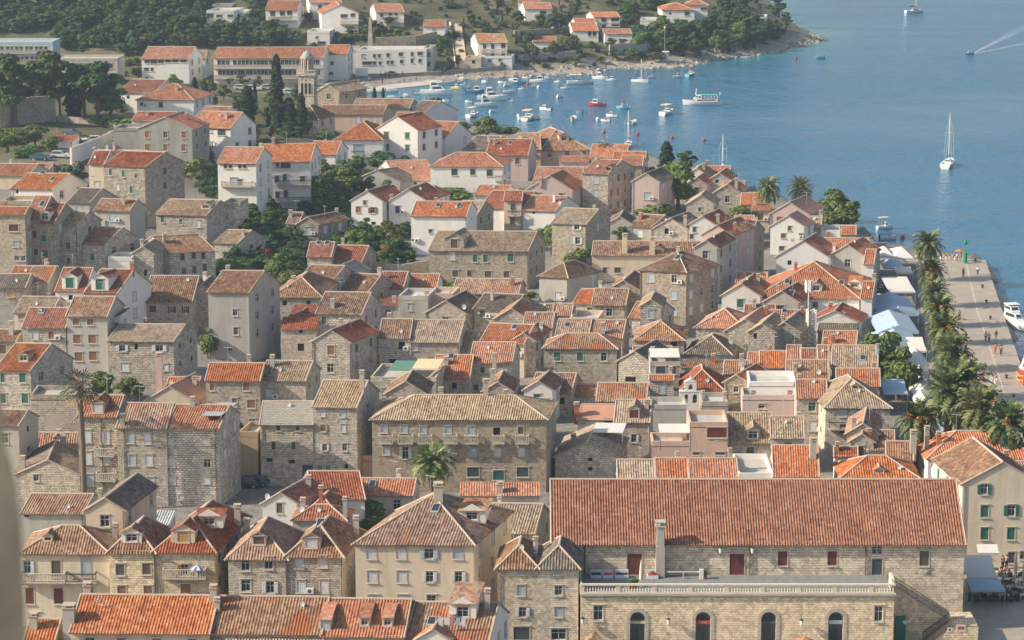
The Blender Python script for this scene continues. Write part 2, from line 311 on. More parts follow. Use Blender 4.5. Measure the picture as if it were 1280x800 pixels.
def water():
    m,nt,b=mat('sea'); g=N(nt,'ShaderNodeNewGeometry')
    b.inputs['Roughness'].default_value=.1; b.inputs['IOR'].default_value=1.33
    mp=N(nt,'ShaderNodeMapping'); mp.inputs['Scale'].default_value=(1,.42,1); mp.inputs['Rotation'].default_value=(0,0,.25); L(nt,g.outputs['Position'],mp.inputs['Vector'])
    a=N(nt,'ShaderNodeTexNoise',Scale=.55,Detail=5.,Roughness=.65); L(nt,mp.outputs[0],a.inputs['Vector'])
    c=N(nt,'ShaderNodeTexNoise',Scale=.16,Detail=3.,Roughness=.55); L(nt,mp.outputs[0],c.inputs['Vector'])
    mp2=N(nt,'ShaderNodeMapping'); mp2.inputs['Scale'].default_value=(.35,1.,1); mp2.inputs['Rotation'].default_value=(0,0,-.12); L(nt,g.outputs['Position'],mp2.inputs['Vector'])
    d=N(nt,'ShaderNodeTexNoise',Scale=.018,Detail=4.,Roughness=.6,Distortion=.8); L(nt,mp2.outputs[0],d.inputs['Vector'])
    slick=N(nt,'ShaderNodeMapRange'); slick.inputs['From Min'].default_value=.38; slick.inputs['From Max'].default_value=.62; slick.inputs['To Min'].default_value=.35; slick.inputs['To Max'].default_value=1.0
    L(nt,d.outputs['Fac'],slick.inputs['Value'])
    bp=N(nt,'ShaderNodeBump',Distance=1.0); L(nt,mth(nt,'MULTIPLY',slick.outputs[0],.75),bp.inputs['Strength'])
    L(nt,mth(nt,'ADD',a.outputs['Fac'],mth(nt,'MULTIPLY',c.outputs['Fac'],1.6)),bp.inputs['Height']); L(nt,bp.outputs[0],b.inputs['Normal'])
    at=N(nt,'ShaderNodeAttribute',attribute_name='shallow')
    deep=ramp(nt,d.outputs['Fac'],[(.3,(.006,.095,.205)),(.7,(.016,.145,.27))])
    f=mth(nt,'MULTIPLY',at.outputs['Fac'],mth(nt,'ADD',mth(nt,'MULTIPLY',c.outputs['Fac'],.8),.5))
    L(nt,mixc(nt,f,deep,(.06,.27,.27)),b.inputs['Base Color'])
    xs=np.concatenate([np.linspace(-7000,-280,12),np.arange(-260,420,5),np.linspace(460,7000,14)]); ys=np.concatenate([np.linspace(-2000,180,5),np.arange(200,1200,5),np.linspace(1250,12000,16)])
    X,Y=np.meshgrid(xs,ys,indexing='ij'); D=-polydist(X,Y,land,edges=len(coast)-1); nx,ny=X.shape
    me=bpy.data.meshes.new('sea'); me.from_pydata([(float(X[i,j]),float(Y[i,j]),0.) for i in range(nx) for j in range(ny)],[],[(i*ny+j,(i+1)*ny+j,(i+1)*ny+j+1,i*ny+j+1) for i in range(nx-1) for j in range(ny-1)])
    at=me.attributes.new('shallow','FLOAT','POINT'); k=np.exp(-np.maximum(D,0)/9.)*np.where((Y>720),1,.25)*np.clip(.45+nz(X,Y,.03,9)*.8+.9*np.exp(-((X-62)**2+(Y-835)**2)/2500.)+.8*np.exp(-((X+28)**2+(Y-780)**2)/900.),0,1)
    at.data.foreach_set('value',np.clip(k,0,1).ravel().astype(np.float32))
    me.materials.append(M['sea']); tag(link('sea',me),kind='structure')
water()
# ---------- roofs
PITCH=.32
def span(poly,u):
    vs=[]; n=len(poly)
    for i in range(n):
        (u0,v0),(u1,v1)=poly[i],poly[(i+1)%n]
        if abs(u1-u0)<1e-9:
            if abs(u-u0)<1e-6: vs+=[v0,v1]
        elif min(u0,u1)-1e-9<=u<=max(u0,u1)+1e-9:
            vs.append(v0+(v1-v0)*(u-u0)/(u1-u0))
    return (min(vs),max(vs)) if vs else None
def slope(mb,O,U,V,poly,mt=0,under=2,amp=.05,pitch=PITCH,res=4,thick=.14,wob=.05,seed=0):
    """a corrugated sheet of barrel tiles over a convex polygon given in (u,v) metres"""
    O=Vector(O);U=Vector(U);V=Vector(V); Nn=U.cross(V).normalized(); vl=V.length
    if Nn.z<0: Nn=-Nn
    u0=min(p[0] for p in poly); u1=max(p[0] for p in poly)
    n=max(1,round((u1-u0)/(pitch/res))) if amp else max(1,int((u1-u0)/2.5)+1)
    us=sorted(set([u0+(u1-u0)*i/n for i in range(n+1)]+[p[0] for p in poly]))
    vm=max(p[1] for p in poly)-min(p[1] for p in poly); ns=max(1,int(vm*vl/1.3))
    prev=None
    for u in us:
        sp=span(poly,u)
        if sp is None: continue
        c=0
        if amp:
            ph=(u/pitch)%1; c=amp*(abs(math.cos(PI*ph))*1.6-1.0)
        row=[]
        for k in range(ns+1):
            v=sp[0]+(sp[1]-sp[0])*k/ns
            w=wob*noise.noise(Vector((u*.33+seed,v*.5,seed*1.7)))*2 if wob else 0
            row.append((O+U*u+V*v+Nn*(c+w),(u,v*vl)))
        if prev and sp[1]-sp[0]>=0:
            for k in range(ns):
                q=[prev[k],row[k],row[k+1],prev[k+1]]
                mb.face([a[0] for a in q],mt,[a[1] for a in q])
        prev=row
    low=[O+U*a+V*b-Nn*(thick) for a,b in poly]; top=[O+U*a+V*b-Nn*(amp*.2) for a,b in poly]
    mb.face(low[::-1],under)
    for i in range(len(poly)):
        j=(i+1)%len(poly); mb.face([low[i],low[j],top[j],top[i]],under)
def cap(mb,P,Q,r=.15,mt=1):
    P=Vector(P);Q=Vector(Q); d=(Q-P)
    if d.length<.1: return
    d.normalize(); s=d.cross(Vector((0,0,1)));
    if s.length<.01: return
    s.normalize(); up=s.cross(d)
    pr=[(-r,-.05),(-r*.7,r*.55),(0,r*.8),(r*.7,r*.55),(r,-.05)]
    A=[P+s*a+up*b for a,b in pr]; B=[Q+s*a+up*b for a,b in pr]
    for i in range(4): mb.face([A[i],A[i+1],B[i+1],B[i]],mt)
    mb.face(A[::-1],mt); mb.face(B,mt)
def roof_mesh(Lx,d,s,typ,sk,mt,ze,lod=4,ov=.35,go=.12,seed=0,amp=.05,pitch=PITCH):
    """roof over the parallelogram (0..Lx, 0..d); local metres, eaves at ze"""
    mb=MB(); S,C=math.sin(sk),math.cos(sk); B=Vector((S,C,0)); A=Vector((1,0,0)); Z=Vector((0,0,1))
    P=lambda a,b,z: A*a+B*b+Z*(ze+z)
    kw=dict(res=lod,seed=seed,amp=amp,pitch=pitch)
    if typ=='G':
        h=d/2; slope(mb,P(0,0,0),A,B+Z*s,[(-go,-ov),(Lx+go,-ov),(Lx+go,h),(-go,h)],**kw)
        slope(mb,P(0,d,0),A,-B+Z*s,[(-go,-ov),(Lx+go,-ov),(Lx+go,h),(-go,h)],**kw)
        cap(mb,P(-go,h,h*s),P(Lx+go,h,h*s)); 
        for a in (-go+.06,Lx+go-.06): cap(mb,P(a,-ov,-ov*s),P(a,h,h*s),.10); cap(mb,P(a,h,h*s),P(a,d+ov,-ov*s),.10)
    elif typ=='E':
        h=Lx/2; 
        slope(mb,P(0,0,0),B,A+Z*s,[(-go,-ov),(d+go,-ov),(d+go,h),(-go,h)],**kw)
        slope(mb,P(Lx,0,0),B,-A+Z*s,[(-go,-ov),(d+go,-ov),(d+go,h),(-go,h)],**kw)
        cap(mb,P(h,-go,h*s),P(h,d+go,h*s))
        for b in (-go+.06,d+go-.06): cap(mb,P(-ov,b,-ov*s),P(h,b,h*s),.10); cap(mb,P(h,b,h*s),P(Lx+ov,b,-ov*s),.10)
    elif typ=='H':
        m=min(Lx,d)/2; o=ov
        for (O,U,V,len_) in ((P(0,0,0),A,B,Lx),(P(0,d,0),A,-B,Lx)):
            slope(mb,O,U,V+Z*s,[(-o,-o),(len_+o,-o),(len_-m,m),(m,m)] if len_>2*m+.01 else [(-o,-o),(len_+o,-o),(m,m)],**kw)
        for (O,U,V,len_) in ((P(0,0,0),B,A,d),(P(Lx,0,0),B,-A,d)):
            slope(mb,O,U,V+Z*s,[(-o,-o),(len_+o,-o),(len_-m,m),(m,m)] if len_>2*m+.01 else [(-o,-o),(len_+o,-o),(m,m)],**kw)
        a0,b0=(m,m); a1,b1=(Lx-m,d-m); hz=m*s
        r0=P(a0,b0,hz); r1=P(a1,b1,hz); cap(mb,r0,r1)
        if Lx>=d: q=[(0,0,r0),(0,d,r0),(Lx,0,r1),(Lx,d,r1)]
        else: q=[(0,0,r0),(Lx,0,r0),(0,d,r1),(Lx,d,r1)]
        for a,b,r in q:
            aa=-o if a==0 else Lx+o; bb=-o if b==0 else d+o; cap(mb,P(aa,bb,-o*s),r,.13)
    elif typ in('S','B'):   # shed falling to the front / to the back
        if typ=='S': slope(mb,P(0,0,0),A,B+Z*s,[(-go,-ov),(Lx+go,-ov),(Lx+go,d+.1),(-go,d+.1)],**kw)
        else: slope(mb,P(0,d,0),A,-B+Z*s,[(-go,-ov),(Lx+go,-ov),(Lx+go,d+.1),(-go,d+.1)],**kw)
    elif typ in ('R','Q'):   # shed falling to the right / left
        if typ=='R': slope(mb,P(Lx,0,0),B,-A+Z*s,[(-go,-ov),(d+go,-ov),(d+go,Lx+.1),(-go,Lx+.1)],**kw)
        else: slope(mb,P(0,0,0),B,A+Z*s,[(-go,-ov),(d+go,-ov),(d+go,Lx+.1),(-go,Lx+.1)],**kw)
    elif typ=='F':
        q=lambda a,b,z:P(a,b,z); t=.25; hp=.7
        mb.face([q(0,0,.02),q(Lx,0,.02),q(Lx,d,.02),q(0,d,.02)],0)
        for (a0,b0,a1,b1) in ((0,0,Lx,t),(0,d-t,Lx,d),(0,t,t,d-t),(Lx-t,t,Lx,d-t)):
            X=[P(a0,b0,-.1),P(a1,b0,-.1),P(a1,b1,-.1),P(a0,b1,-.1)]; Y=[p+Z*(hp+.1) for p in X]
            for i in range(4): j=(i+1)%4; mb.face([X[i],X[j],Y[j],Y[i]],1)
            mb.face(Y,1)
    return mb
def rz(typ,a,b,Lx,d,s):
    if typ=='G': return s*min(b,d-b)
    if typ=='E': return s*min(a,Lx-a)
    if typ=='H': return s*min(a,Lx-a,b,d-b)
    if typ=='S': return s*b
    if typ=='B': return s*(d-b)
    if typ=='R': return s*(Lx-a)
    if typ=='Q': return s*a
    return 0
# ---------- windows (cached meshes)
WC={}
CLOSED={'g':'s_g','w':'s_w','b':'s_b','r':'s_r','l':'s_l','y':'s_y','d':'s_d','k':'s_k'}
def win_mesh(w,h,st):
    """opening of w x h; origin at its lower left; y=0 is the wall face, the pane stands .16 behind it"""
    w=round(w,1);h=round(h,1); key=('w',w,h,st)
    if key in WC: return WC[key]
    mb=MB(); t=.13
    if st not in 'nN':
        mb.box(-t,-.05,-.12,w+t,.02,0,0); mb.box(-t,-.05,h,w+t,.02,h+.14,0); mb.box(-t,-.035,0,0,.02,h,0); mb.box(w,-.035,0,w+t,.02,h,0)
        mb.box(-t-.05,-.12,h+.14,w+t+.05,.02,h+.2,0); mb.box(-t-.04,-.14,-.17,w+t+.04,.02,-.12,0)
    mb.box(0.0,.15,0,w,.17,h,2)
    if st not in 'nN':
        for x in (0,w/2-.02,w-.045): mb.box(x,.09,0,x+.045,.149,h,1)
        for z in (0,h*.62,h-.06): mb.box(.06,.10,z,w/2-.03,.145,z+.05,1); mb.box(w/2+.03,.10,z,w-.06,.145,z+.05,1)
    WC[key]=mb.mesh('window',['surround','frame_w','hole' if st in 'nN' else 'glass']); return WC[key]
def shut_mesh(w,h,st):
    w=round(w,1);h=round(h,1); key=('s',w,h,st)
    if key in WC: return WC[key]
    mb=MB(); sw=w/2-.01
    mb.box(0,0,0,sw,.035,h,0)
    n=max(4,int(h/.14))
    for i in range(n):
        z=.06+(h-.12)*i/n; mb.box(.05,-.014,z,sw-.05,0,z+(h-.12)/n*.55,0)
    WC[key]=mb.mesh('shutter',[CLOSED[st.lower()]]); return WC[key]
def put_window(parent,P,rz_,w,h,st,far=False):
    base='o' if st not in 'nN' else st
    if st=='D' or st in CLOSED or st.lower() in CLOSED or st in 'on': pass
    o=link('window',win_mesh(w,h,base),parent,P,rz_)
    if st.lower() in CLOSED and st!='D':
        me=shut_mesh(w,h,st)
        w=round(w,1)
        if st.islower():
            link('shutter',me,o,(.005,.03,.0)); link('shutter',me,o,(w/2+.005,.03,.0))
        else:
            link('shutter',me,o,(-w/2-.0,-.09,.0)); link('shutter',me,o,(w+.0,-.09,.0))
    return o
def wall_face(mb,f,length,z0,z1,holes,mt=0,dep=.17):
    """f(u,z,inward) -> point. cells round the openings plus their reveals"""
    us=sorted(set([0,length]+[x for h in holes for x in h[:2]])); zs=sorted(set([z0,z1]+[x for h in holes for x in h[2:]]))
    for i in range(len(us)-1):
        for j in range(len(zs)-1):
            uc=(us[i]+us[i+1])/2; zc=(zs[j]+zs[j+1])/2
            if any(h[0]<uc<h[1] and h[2]<zc<h[3] for h in holes): continue
            mb.face([f(us[i],zs[j],0),f(us[i+1],zs[j],0),f(us[i+1],zs[j+1],0),f(us[i],zs[j+1],0)],mt,[(us[i],zs[j]),(us[i+1],zs[j]),(us[i+1],zs[j+1]),(us[i],zs[j+1])])
    for a,b,c,e in holes:
        for q in (((a,c),(b,c)),((b,c),(b,e)),((b,e),(a,e)),((a,e),(a,c))):
            mb.face([f(*q[0],0),f(*q[1],0),f(*q[1],dep),f(*q[0],dep)],mt)
def chimney(parent,P,h=1.3,w=.6,m='chim_p',name='chimney'):
    mb=MB(); mb.box(-w/2,-w/2,-1.2,w/2,w/2,h,0); mb.box(-w/2-.08,-w/2-.08,h,w/2+.08,w/2+.08,h+.1,1)
    for sx in (-1,1):
        for sy in (-1,1): mb.box(sx*(w/2-.09)-.07,sy*(w/2-.09)-.07,h+.1,sx*(w/2-.09)+.07,sy*(w/2-.09)+.07,h+.3,0)
    mb.box(-w/2-.05,-w/2-.05,h+.3,w/2+.05,w/2+.05,h+.38,1)
    return link(name,mb.mesh(name,[m,'mortar']),parent,P)
def dish(parent,P,r=.42,rz_=2.6):
    key='dish'
    if key not in WC:
        mb=MB(); n=12
        for i in range(3):
            r0,r1=i/3,(i+1)/3
            for k in range(n):
                a,b=2*PI*k/n,2*PI*(k+1)/n
                mb.face([(r0*math.cos(a),r0*r0*.3-.5,r0*math.sin(a)+1),(r0*math.cos(b),r0*r0*.3-.5,r0*math.sin(b)+1),(r1*math.cos(b),r1*r1*.3-.5,r1*math.sin(b)+1),(r1*math.cos(a),r1*r1*.3-.5,r1*math.sin(a)+1)][::-1])
        mb.tube([(0,0,-.3),(0,0,.9),(0,-.45,1)],.06,5); mb.tube([(0,-.45,.2),(0,.35,1)],.03,4)
        WC[key]=mb.mesh('satellite_dish',['zinc'])
    return link('satellite_dish',WC[key],parent,P,rz_,r/1.1)
def aerial():
    if 'aer' not in WC:
        m=MB(); m.tube([(0,0,-.2),(0,0,2.3)],.03,4); m.tube([(-.7,0,2.2),(.7,0,2.2)],.022,4)
        for i in range(7): x=-.65+i*.21; l=.38-.03*i; m.tube([(x,-l,2.2),(x,l,2.2)],.015,3)
        m.tube([(0,-.4,1.6),(0,.4,1.6)],.02,4); WC['aer']=m.mesh('aerial',['zinc'])
    return WC['aer']
def acbox():
    if 'ac' not in WC:
        m=MB(); m.box(-.42,-.15,0,.42,.15,.6,0); m.tube([(0,-.16,.3),(0,-.151,.3)],.22,10,1); m.box(-.35,-.1,-.12,-.3,.17,0,1); m.box(.3,-.1,-.12,.35,.17,0,1); WC['ac']=m.mesh('air_conditioner',['frame_w','s_d'])
    return WC['ac']
NH=[0]
HS=[]
def house(x0,x1,ye,yb,typ,dy,wm,rm,label,w='',sw='',rot=2,sk=8,d=None,ex=(),wins=None,s=.5,cat='house',group=None,name=None,low=3.0):
    NH[0]+=1; seed=NH[0]; rg=random.Random(seed*7+1)
    G=ground(x0,yb); E=at_y(x0,ye,G.y); ze=E.z; r=R(rot); c_,s_=math.cos(r),math.sin(r)
    # front wall runs from x0 to x1
    K=(x1-640)/F; Lx=(K*(E.y*CP+(CH-ze)*SP)-E.x)/(c_+K*s_*CP)
    k=kpx(E); dep=math.atan2(CH-ze,E.y)
    if d is None and typ in 'GH': q=dy/(k*(math.sin(dep)+s*math.cos(dep))); d=2*q
    elif typ in 'GH': q=d/2; s=max(.15,(dy/(k*q)-math.sin(dep))/math.cos(dep))
    elif typ=='E':
        d=d or 9
        if dy: s=dy/(k*math.cos(dep)*Lx/2)
        if s>.62: ze+=(s-.62)*Lx/2; s=.62; E.z=ze
    elif typ in 'SB':
        if d is None:
            d=dy/(k*(math.sin(dep)+.38*math.cos(dep))) if dy else 5; s=.38
        else: s=max(.08,(dy/(k*d)-math.sin(dep))/math.cos(dep))
    elif typ in 'RQ': d=d or 7; s=dy/(k*Lx) if dy else .3
    else: d=d or 7
    SK=R(sk); S,C=math.sin(SK),math.cos(SK)
    if typ=='H' and Lx<d and dy: s=s*d/Lx if s*d/Lx<.9 else .8
    h=ze-G.z; near=k>7.2; 
    root=empty(name or ('chapel' if cat=='chapel' else 'house'),(E.x,E.y,G.z),-r,label,cat,group)
    A=lambda a,b,z: Vector((a+b*S,b*C,z))
    wh_=1.3; ww_=.95
    fronts=[];rights=[];lefts=[]
    def auto(spec,length,lst):
        if not spec: return
        for part in spec.split(';'):
            st=part[-1]; nc,nr=[int(q) for q in part[:-1].split('x')]
            for j in range(nr):
                zt=h-.75-2.75*j
                if zt-wh_<.3: continue
                for i in range(nc):
                    u=length*(i+.5)/nc+rg.uniform(-.15,.15); st2=st
                    if rg.random()<.2: st2='o'
                    if rg.random()<.06 and nc>1: continue
                    w_,h_=(ww_,wh_) if st!='n' else (.7,.8)
                    if u-w_/2>.25 and u+w_/2<length-.25: lst.append((u-w_/2,u+w_/2,zt-h_,zt,st2))
    if typ!='F' and not w and not wins and h>3.2 and x1-x0>14: w='%dx%d%s'%(max(1,int(Lx/3.4)),max(1,int((h-.6)/2.8)),rg.choice('ogwbnllk'))
    if typ!='F' and not sw and h>3.2 and d>4: sw='%dx%d%s'%(max(1,int(d/3.6)),max(1,int((h-.6)/2.8)),rg.choice('onwgkoln'))
    auto(w,Lx,fronts); auto(sw,d,rights if (sk>0 or rot>8) else lefts)
    if wins:
        for q in wins:
            px,py,st=q[:3]; wp,hp=(q[3],q[4]) if len(q)>3 else (.95*k,1.3*k)
            # ray against the front plane
            rx,ry,rw=ray(px,py); nx_,ny_=s_,c_   # plane normal in plan (pointing back)
            t=(E.x*nx_+E.y*ny_)/(rx*nx_+ry*ny_); X=rx*t;Y=ry*t;Z=CH+rw*t
            a=(X-E.x)*c_-(Y-E.y)*s_; z=Z-G.z; w_=wp/k; h_=hp/k
            if a-w_/2<.05 or a+w_/2>Lx-.05 or z+h_/2>h-.05: 
                a=min(max(a,w_/2+.1),Lx-w_/2-.1); z=min(z,h-h_/2-.12)
            fr=(a-w_/2,a+w_/2,z-h_/2,z+h_/2,st)
            if all(fr[1]+.02<o[0] or fr[0]>o[1]+.02 or fr[3]+.02<o[2] or fr[2]>o[3]+.02 for o in fronts): fronts.append(fr)
    def rnd_(l): return [(a,a+round(b-a,1),c,c+round(e-c,1),st) for a,b,c,e,st in l]
    fronts=rnd_(fronts);rights=rnd_(rights);lefts=rnd_(lefts)
    zb=-low
    mb=MB()
    wall_face(mb,lambda u,z,i:A(u,i,z),Lx,zb,h,[q[:4] for q in fronts])
    wall_face(mb,lambda u,z,i:A(Lx-i,u,z),d,zb,h,[q[:4] for q in rights])
    wall_face(mb,lambda u,z,i:A(Lx-u,d-i,z),Lx,zb,h,[])
    wall_face(mb,lambda u,z,i:A(i,u if 1 else 0,z),d,zb,h,[q[:4] for q in lefts])
    g=.02
    if typ=='G':
        for a in (0,Lx): mb.face([A(a,0,h),A(a,d,h),A(a,d/2,h+s*d/2-.05)])
    elif typ=='E':
        for b in (0,d): mb.face([A(0,b,h),A(Lx,b,h),A(Lx/2,b,h+s*Lx/2-.05)])
    elif typ=='S':
        for a in (0,Lx): mb.face([A(a,0,h),A(a,d,h),A(a,d,h+s*d-.08)])
        mb.face([A(0,d,h),A(Lx,d,h),A(Lx,d,h+s*d-.08),A(0,d,h+s*d-.08)])
    elif typ=='B':
        for a in (0,Lx): mb.face([A(a,0,h),A(a,d,h),A(a,0,h+s*d-.08)])
        mb.face([A(0,0,h),A(Lx,0,h),A(Lx,0,h+s*d-.08),A(0,0,h+s*d-.08)])
    elif typ=='R':
        for b in (0,d): mb.face([A(0,b,h),A(Lx,b,h),A(0,b,h+s*Lx-.08)])
        mb.face([A(0,0,h),A(0,d,h),A(0,d,h+s*Lx-.08),A(0,0,h+s*Lx-.08)])
    elif typ=='Q':
        for b in (0,d): mb.face([A(0,b,h),A(Lx,b,h),A(Lx,b,h+s*Lx-.08)])
        mb.face([A(Lx,0,h),A(Lx,d,h),A(Lx,d,h+s*Lx-.08),A(Lx,0,h+s*Lx-.08)])
    mb.build('wall',[WM[wm]],root)
    # cornice under the eaves of near stone houses
    for a,b,c,e,st in fronts: put_window(root,A(a,0,c),0,b-a,e-c,st)
    for a,b,c,e,st in rights: put_window(root,A(Lx,a,c),PI/2-SK,b-a,e-c,st)
    for a,b,c,e,st in lefts: put_window(root,A(0,b,c),-PI/2-SK,b-a,e-c,st)
    smooth=rm in ('pk','sl','fl','co')
    tm={'fl':'t_fl','co':'corr'}.get(rm,'t_'+rm)
    rb=roof_mesh(Lx,d,s,typ,SK,rm,h+.0,lod=4 if near else 3,seed=seed,amp=0 if rm in('pk','sl','fl') else .07)
    roof=rb.build('roof',[tm,'mortar' if typ!='F' else WM[wm],'fascia'],root)
    for e in ex:
        if e[0]=='c':
            a,b=e[1]*Lx,e[2]*d; hh=e[3] if len(e)>3 else 1.2; m_=e[4] if len(e)>4 else 'chim_p'
            chimney(roof,A(a,b,h+rz(typ,a,b,Lx,d,s)),hh,m=m_,w=e[5] if len(e)>5 else .6)
        elif e[0]=='k':
            a,b=e[1]*Lx,e[2]*d; m2=MB(); n_=Vector((0,-s,1)).normalized()
            z=h+rz(typ,a,b,Lx,d,s)+.1
            ww=.45;vv=.55; p=lambda x,y,o: A(a+x,b+y,z+y*s+o)
            for (x_0,x_1,y_0,y_1,o,mt_) in ((-ww,ww,-vv,vv,.06,0),(-ww+.1,ww-.1,-vv+.1,vv-.1,.09,1)):
                Pq=[p(x_0,y_0,o),p(x_1,y_0,o),p(x_1,y_1,o),p(x_0,y_1,o)]; m2.face(Pq,mt_)
                Lq=[v-Vector((0,0,.2)) for v in Pq]
                for i in range(4): j=(i+1)%4; m2.face([Lq[i],Lq[j],Pq[j],Pq[i]],0)
            m2.build('skylight',['zinc','glass'],roof)
        elif e[0]=='t':
            a,b=e[1]*Lx,e[2]*d; dish(roof,A(a,b,h+rz(typ,a,b,Lx,d,s)),r=e[3] if len(e)>3 else .45)
        elif e[0]=='d':    # gabled dormer on the front slope: fa, fb, width, height, window style
            a,b,dw,dh,st=e[1]*Lx,e[2]*d,e[3],e[4],e[5]; z0=h+rz(typ,a,b,Lx,d,s); m2=MB()
            bd=(dh+.3)/s if s>.2 else 2
            gh=dw*.28; X0,X1=a-dw/2,a+dw/2
            hw,hh=min(dw-.4,1.2),dh-.35; hw=round(hw,1);hh=round(hh,1); ha=dw/2-hw/2
            wall_face(m2,lambda u,z,i:A(X0+u,b+i,z),dw,z0-.3,z0+dh,[(ha,ha+hw,z0+.12,z0+.12+hh)],0,.17)
            m2.face([A(X0,b,z0+dh),A(X1,b,z0+dh),A(a,b,z0+dh+gh)],0)
            for X in (X0,X1): m2.face([A(X,b,z0-.3),A(X,b+bd,z0+dh),A(X,b,z0+dh)],0)
            if e[6:] and e[6]=='s':
                m2.face([A(X0-.1,b-.2,z0+dh+.05),A(X1+.1,b-.2,z0+dh+.05),A(X1+.1,b+bd*1.2,z0+dh+.05+bd*.3),A(X0-.1,b+bd*1.2,z0+dh+.05+bd*.3)],1)
            else:
                for sg,X in ((1,X0),(-1,X1)):
                    rise=gh/(dw/2); bb=(dh+gh)/s
                    slope(m2,A(X,b,z0+dh),Vector((S,C,0)),Vector((sg,0,rise)),[(-.15,-.12),(bd,-.12),(bb,dw/2),(-.15,dw/2)],1,2,amp=.05 if not smooth else 0,res=3,wob=0,thick=.08)
                cap(m2,A(a,b-.15,z0+dh+gh),A(a,b+(dh+gh)/s,z0+dh+gh),.11,3)
            dm=m2.build('dormer',[WM[e[7]] if len(e)>7 else WM[wm],tm,'fascia','mortar'],root)
            o=put_window(dm,A(X0+ha,b,z0+.12),0,hw,hh,st)
        elif e[0]=='b':     # balcony: fa0, fa1, z below eave, kind
            a0,a1,zz=e[1]*Lx,e[2]*Lx,h-e[3]; m2=MB(); dp=.95; st=e[4] if len(e)>4 else 'stone'
            m2.box(a0,-dp,zz-.16,a1,-.01,zz,0)
            for x in (a0+.2,a1-.4): m2.box(x,-dp*.7,zz-.45,x+.2,-.01,zz-.161,0)
            n=max(3,int((a1-a0)/(.28 if st=='stone' else .16))); rr=.06 if st=='stone' else .015
            mi=0 if st=='stone' else 1
            for i in range(n+1):
                x=a0+.06+(a1-a0-.12)*i/n; m2.box(x-rr,-dp+.03,zz,x+rr,-dp+.03+2*rr,zz+.9,mi)
            for y in (.35,.65):
                for x in (a0+.03,a1-.03-2*rr): m2.box(x,-dp*y,zz,x+2*rr,-dp*y+2*rr,zz+.9,mi)
            m2.box(a0,-dp,zz+.9,a1,-dp+.14,zz+1.0,mi)
            for x in (a0,a1-.12): m2.box(x,-dp+.14,zz+.9,x+.12,-.01,zz+1.0,mi)
            m2.build('balcony',['surround','iron'],root)
        elif e[0]=='a':   # awning or canopy on poles over a terrace: fa0,fa1,fb0,fb1,height,material
            a0,a1,b0,b1,hh=e[1]*Lx,e[2]*Lx,e[3]*d,e[4]*d,e[5]; m2=MB(); z=h+rz(typ,(a0+a1)/2,b0,Lx,d,s)
            X=[A(a0,b0,z+hh),A(a1,b0,z+hh),A(a1,b1,z+hh+.25),A(a0,b1,z+hh+.25)]; m2.face(X,0); m2.face([x-Vector((0,0,.07)) for x in X][::-1],0)
            for i in range(4): j=(i+1)%4; m2.face([X[i]-Vector((0,0,.07)),X[j]-Vector((0,0,.07)),X[j],X[i]],0)
            for x in X: m2.tube([x+Vector((0,0,-hh-.6)),x+Vector((0,0,-.07))],.04,5,1)
            m2.build('canopy',[e[6],'zinc'],root)
        elif e[0]=='g':   # gutter pipe down the front
            a=e[1]*Lx; m2=MB(); m2.tube([(a,-.09,h-.2),(a,-.09,-1)],.06,6); m2.build('drainpipe',['s_k'],root)
    if typ!='F' and k>5.2:
        if rg.random()<.45 and name is None:     # rooftop aerial
            a=rg.uniform(.25,.75)*Lx; b=(.5 if typ in'GH' else rg.uniform(.3,.7))*d; o=link('aerial',aerial(),roof,A(a,b,h+rz(typ,a,b,Lx,d,s)),rg.uniform(0,3))
        if rg.random()<.5 and not any(e[0]=='c' for e in ex):
            a=rg.choice((.12,.3,.7,.88))*Lx; b=rg.choice((.3,.6,.75))*d; chimney(roof,A(a,b,h+rz(typ,a,b,Lx,d,s)),rg.uniform(.7,1.2),m=rg.choice(('chim_p','chim_p','w_wh','chim_r')),w=rg.uniform(.45,.65))
        if rg.random()<.3:
            a=rg.uniform(.2,.8)*Lx; b=rg.uniform(.1,.4)*d; dish(roof,A(a,b,h+rz(typ,a,b,Lx,d,s)),r=.35)
        if rg.random()<.18 and fronts:
            q=rg.choice(fronts); o=link('air_conditioner',acbox(),root,A(min(Lx-.6,q[1]+.55),-.17,q[2]-.1))
        if rg.random()<.5 and not any(e[0]=='g' for e in ex):
            a=rg.choice((.12,Lx-.12)); m2=MB(); m2.tube([(a,-.09,h-.2),(a,-.09,-1)],.055,6); m2.build('drainpipe',[rg.choice(('s_k','zinc'))],root)
    HS.append((root,label,x0,x1,ye,yb,E.y,Lx,d,h,s))
    return root,dict(E=E,G=G,L=Lx,d=d,h=h,s=s,A=A,k=k,rot=r,S=S,C=C)
# ---------- the old town, house by house: left and right pixel of the front wall, eaves, foot, roof form ...
H=house
# front row at the foot of the picture
H(88,262,788,866,'G',46,'cr','or','long house with bright orange tile roof at the bottom edge, left of the mottled roof',ex=[('c',.97,.45,1.2,'chim_p',.7),('c',.0,.75,1.4,'chim_p',.8)],sk=4)
H(262,402,789,866,'G',45,'st','mx','long house with mottled orange and grey tile roof at the bottom edge',sk=4,ex=[('c',.02,.3,1.0)])
H(402,505,793,868,'G',46,'cr','or','house with orange tile roof and a row of shed dormers at the bottom edge',sk=5,ex=[('d',.03,.06,1.2,1.1,'l','s'),('d',.50,.12,1.1,.9,'o','s'),('d',.78,.12,1.1,.9,'o','s')])
H(505,610,803,868,'G',52,'wh','mx','white walled house with brown roof and laundry dormer below the cream mansion',sk=9,ex=[('d',.62,.30,2.8,1.5,'o','s'),('c',.88,.45,1.6),('k',.26,.25)],s=.5)
H(520,562,806,870,'E',20,'wh','or','small orange gable roof poking in at the bottom edge below the laundry dormer',d=6)
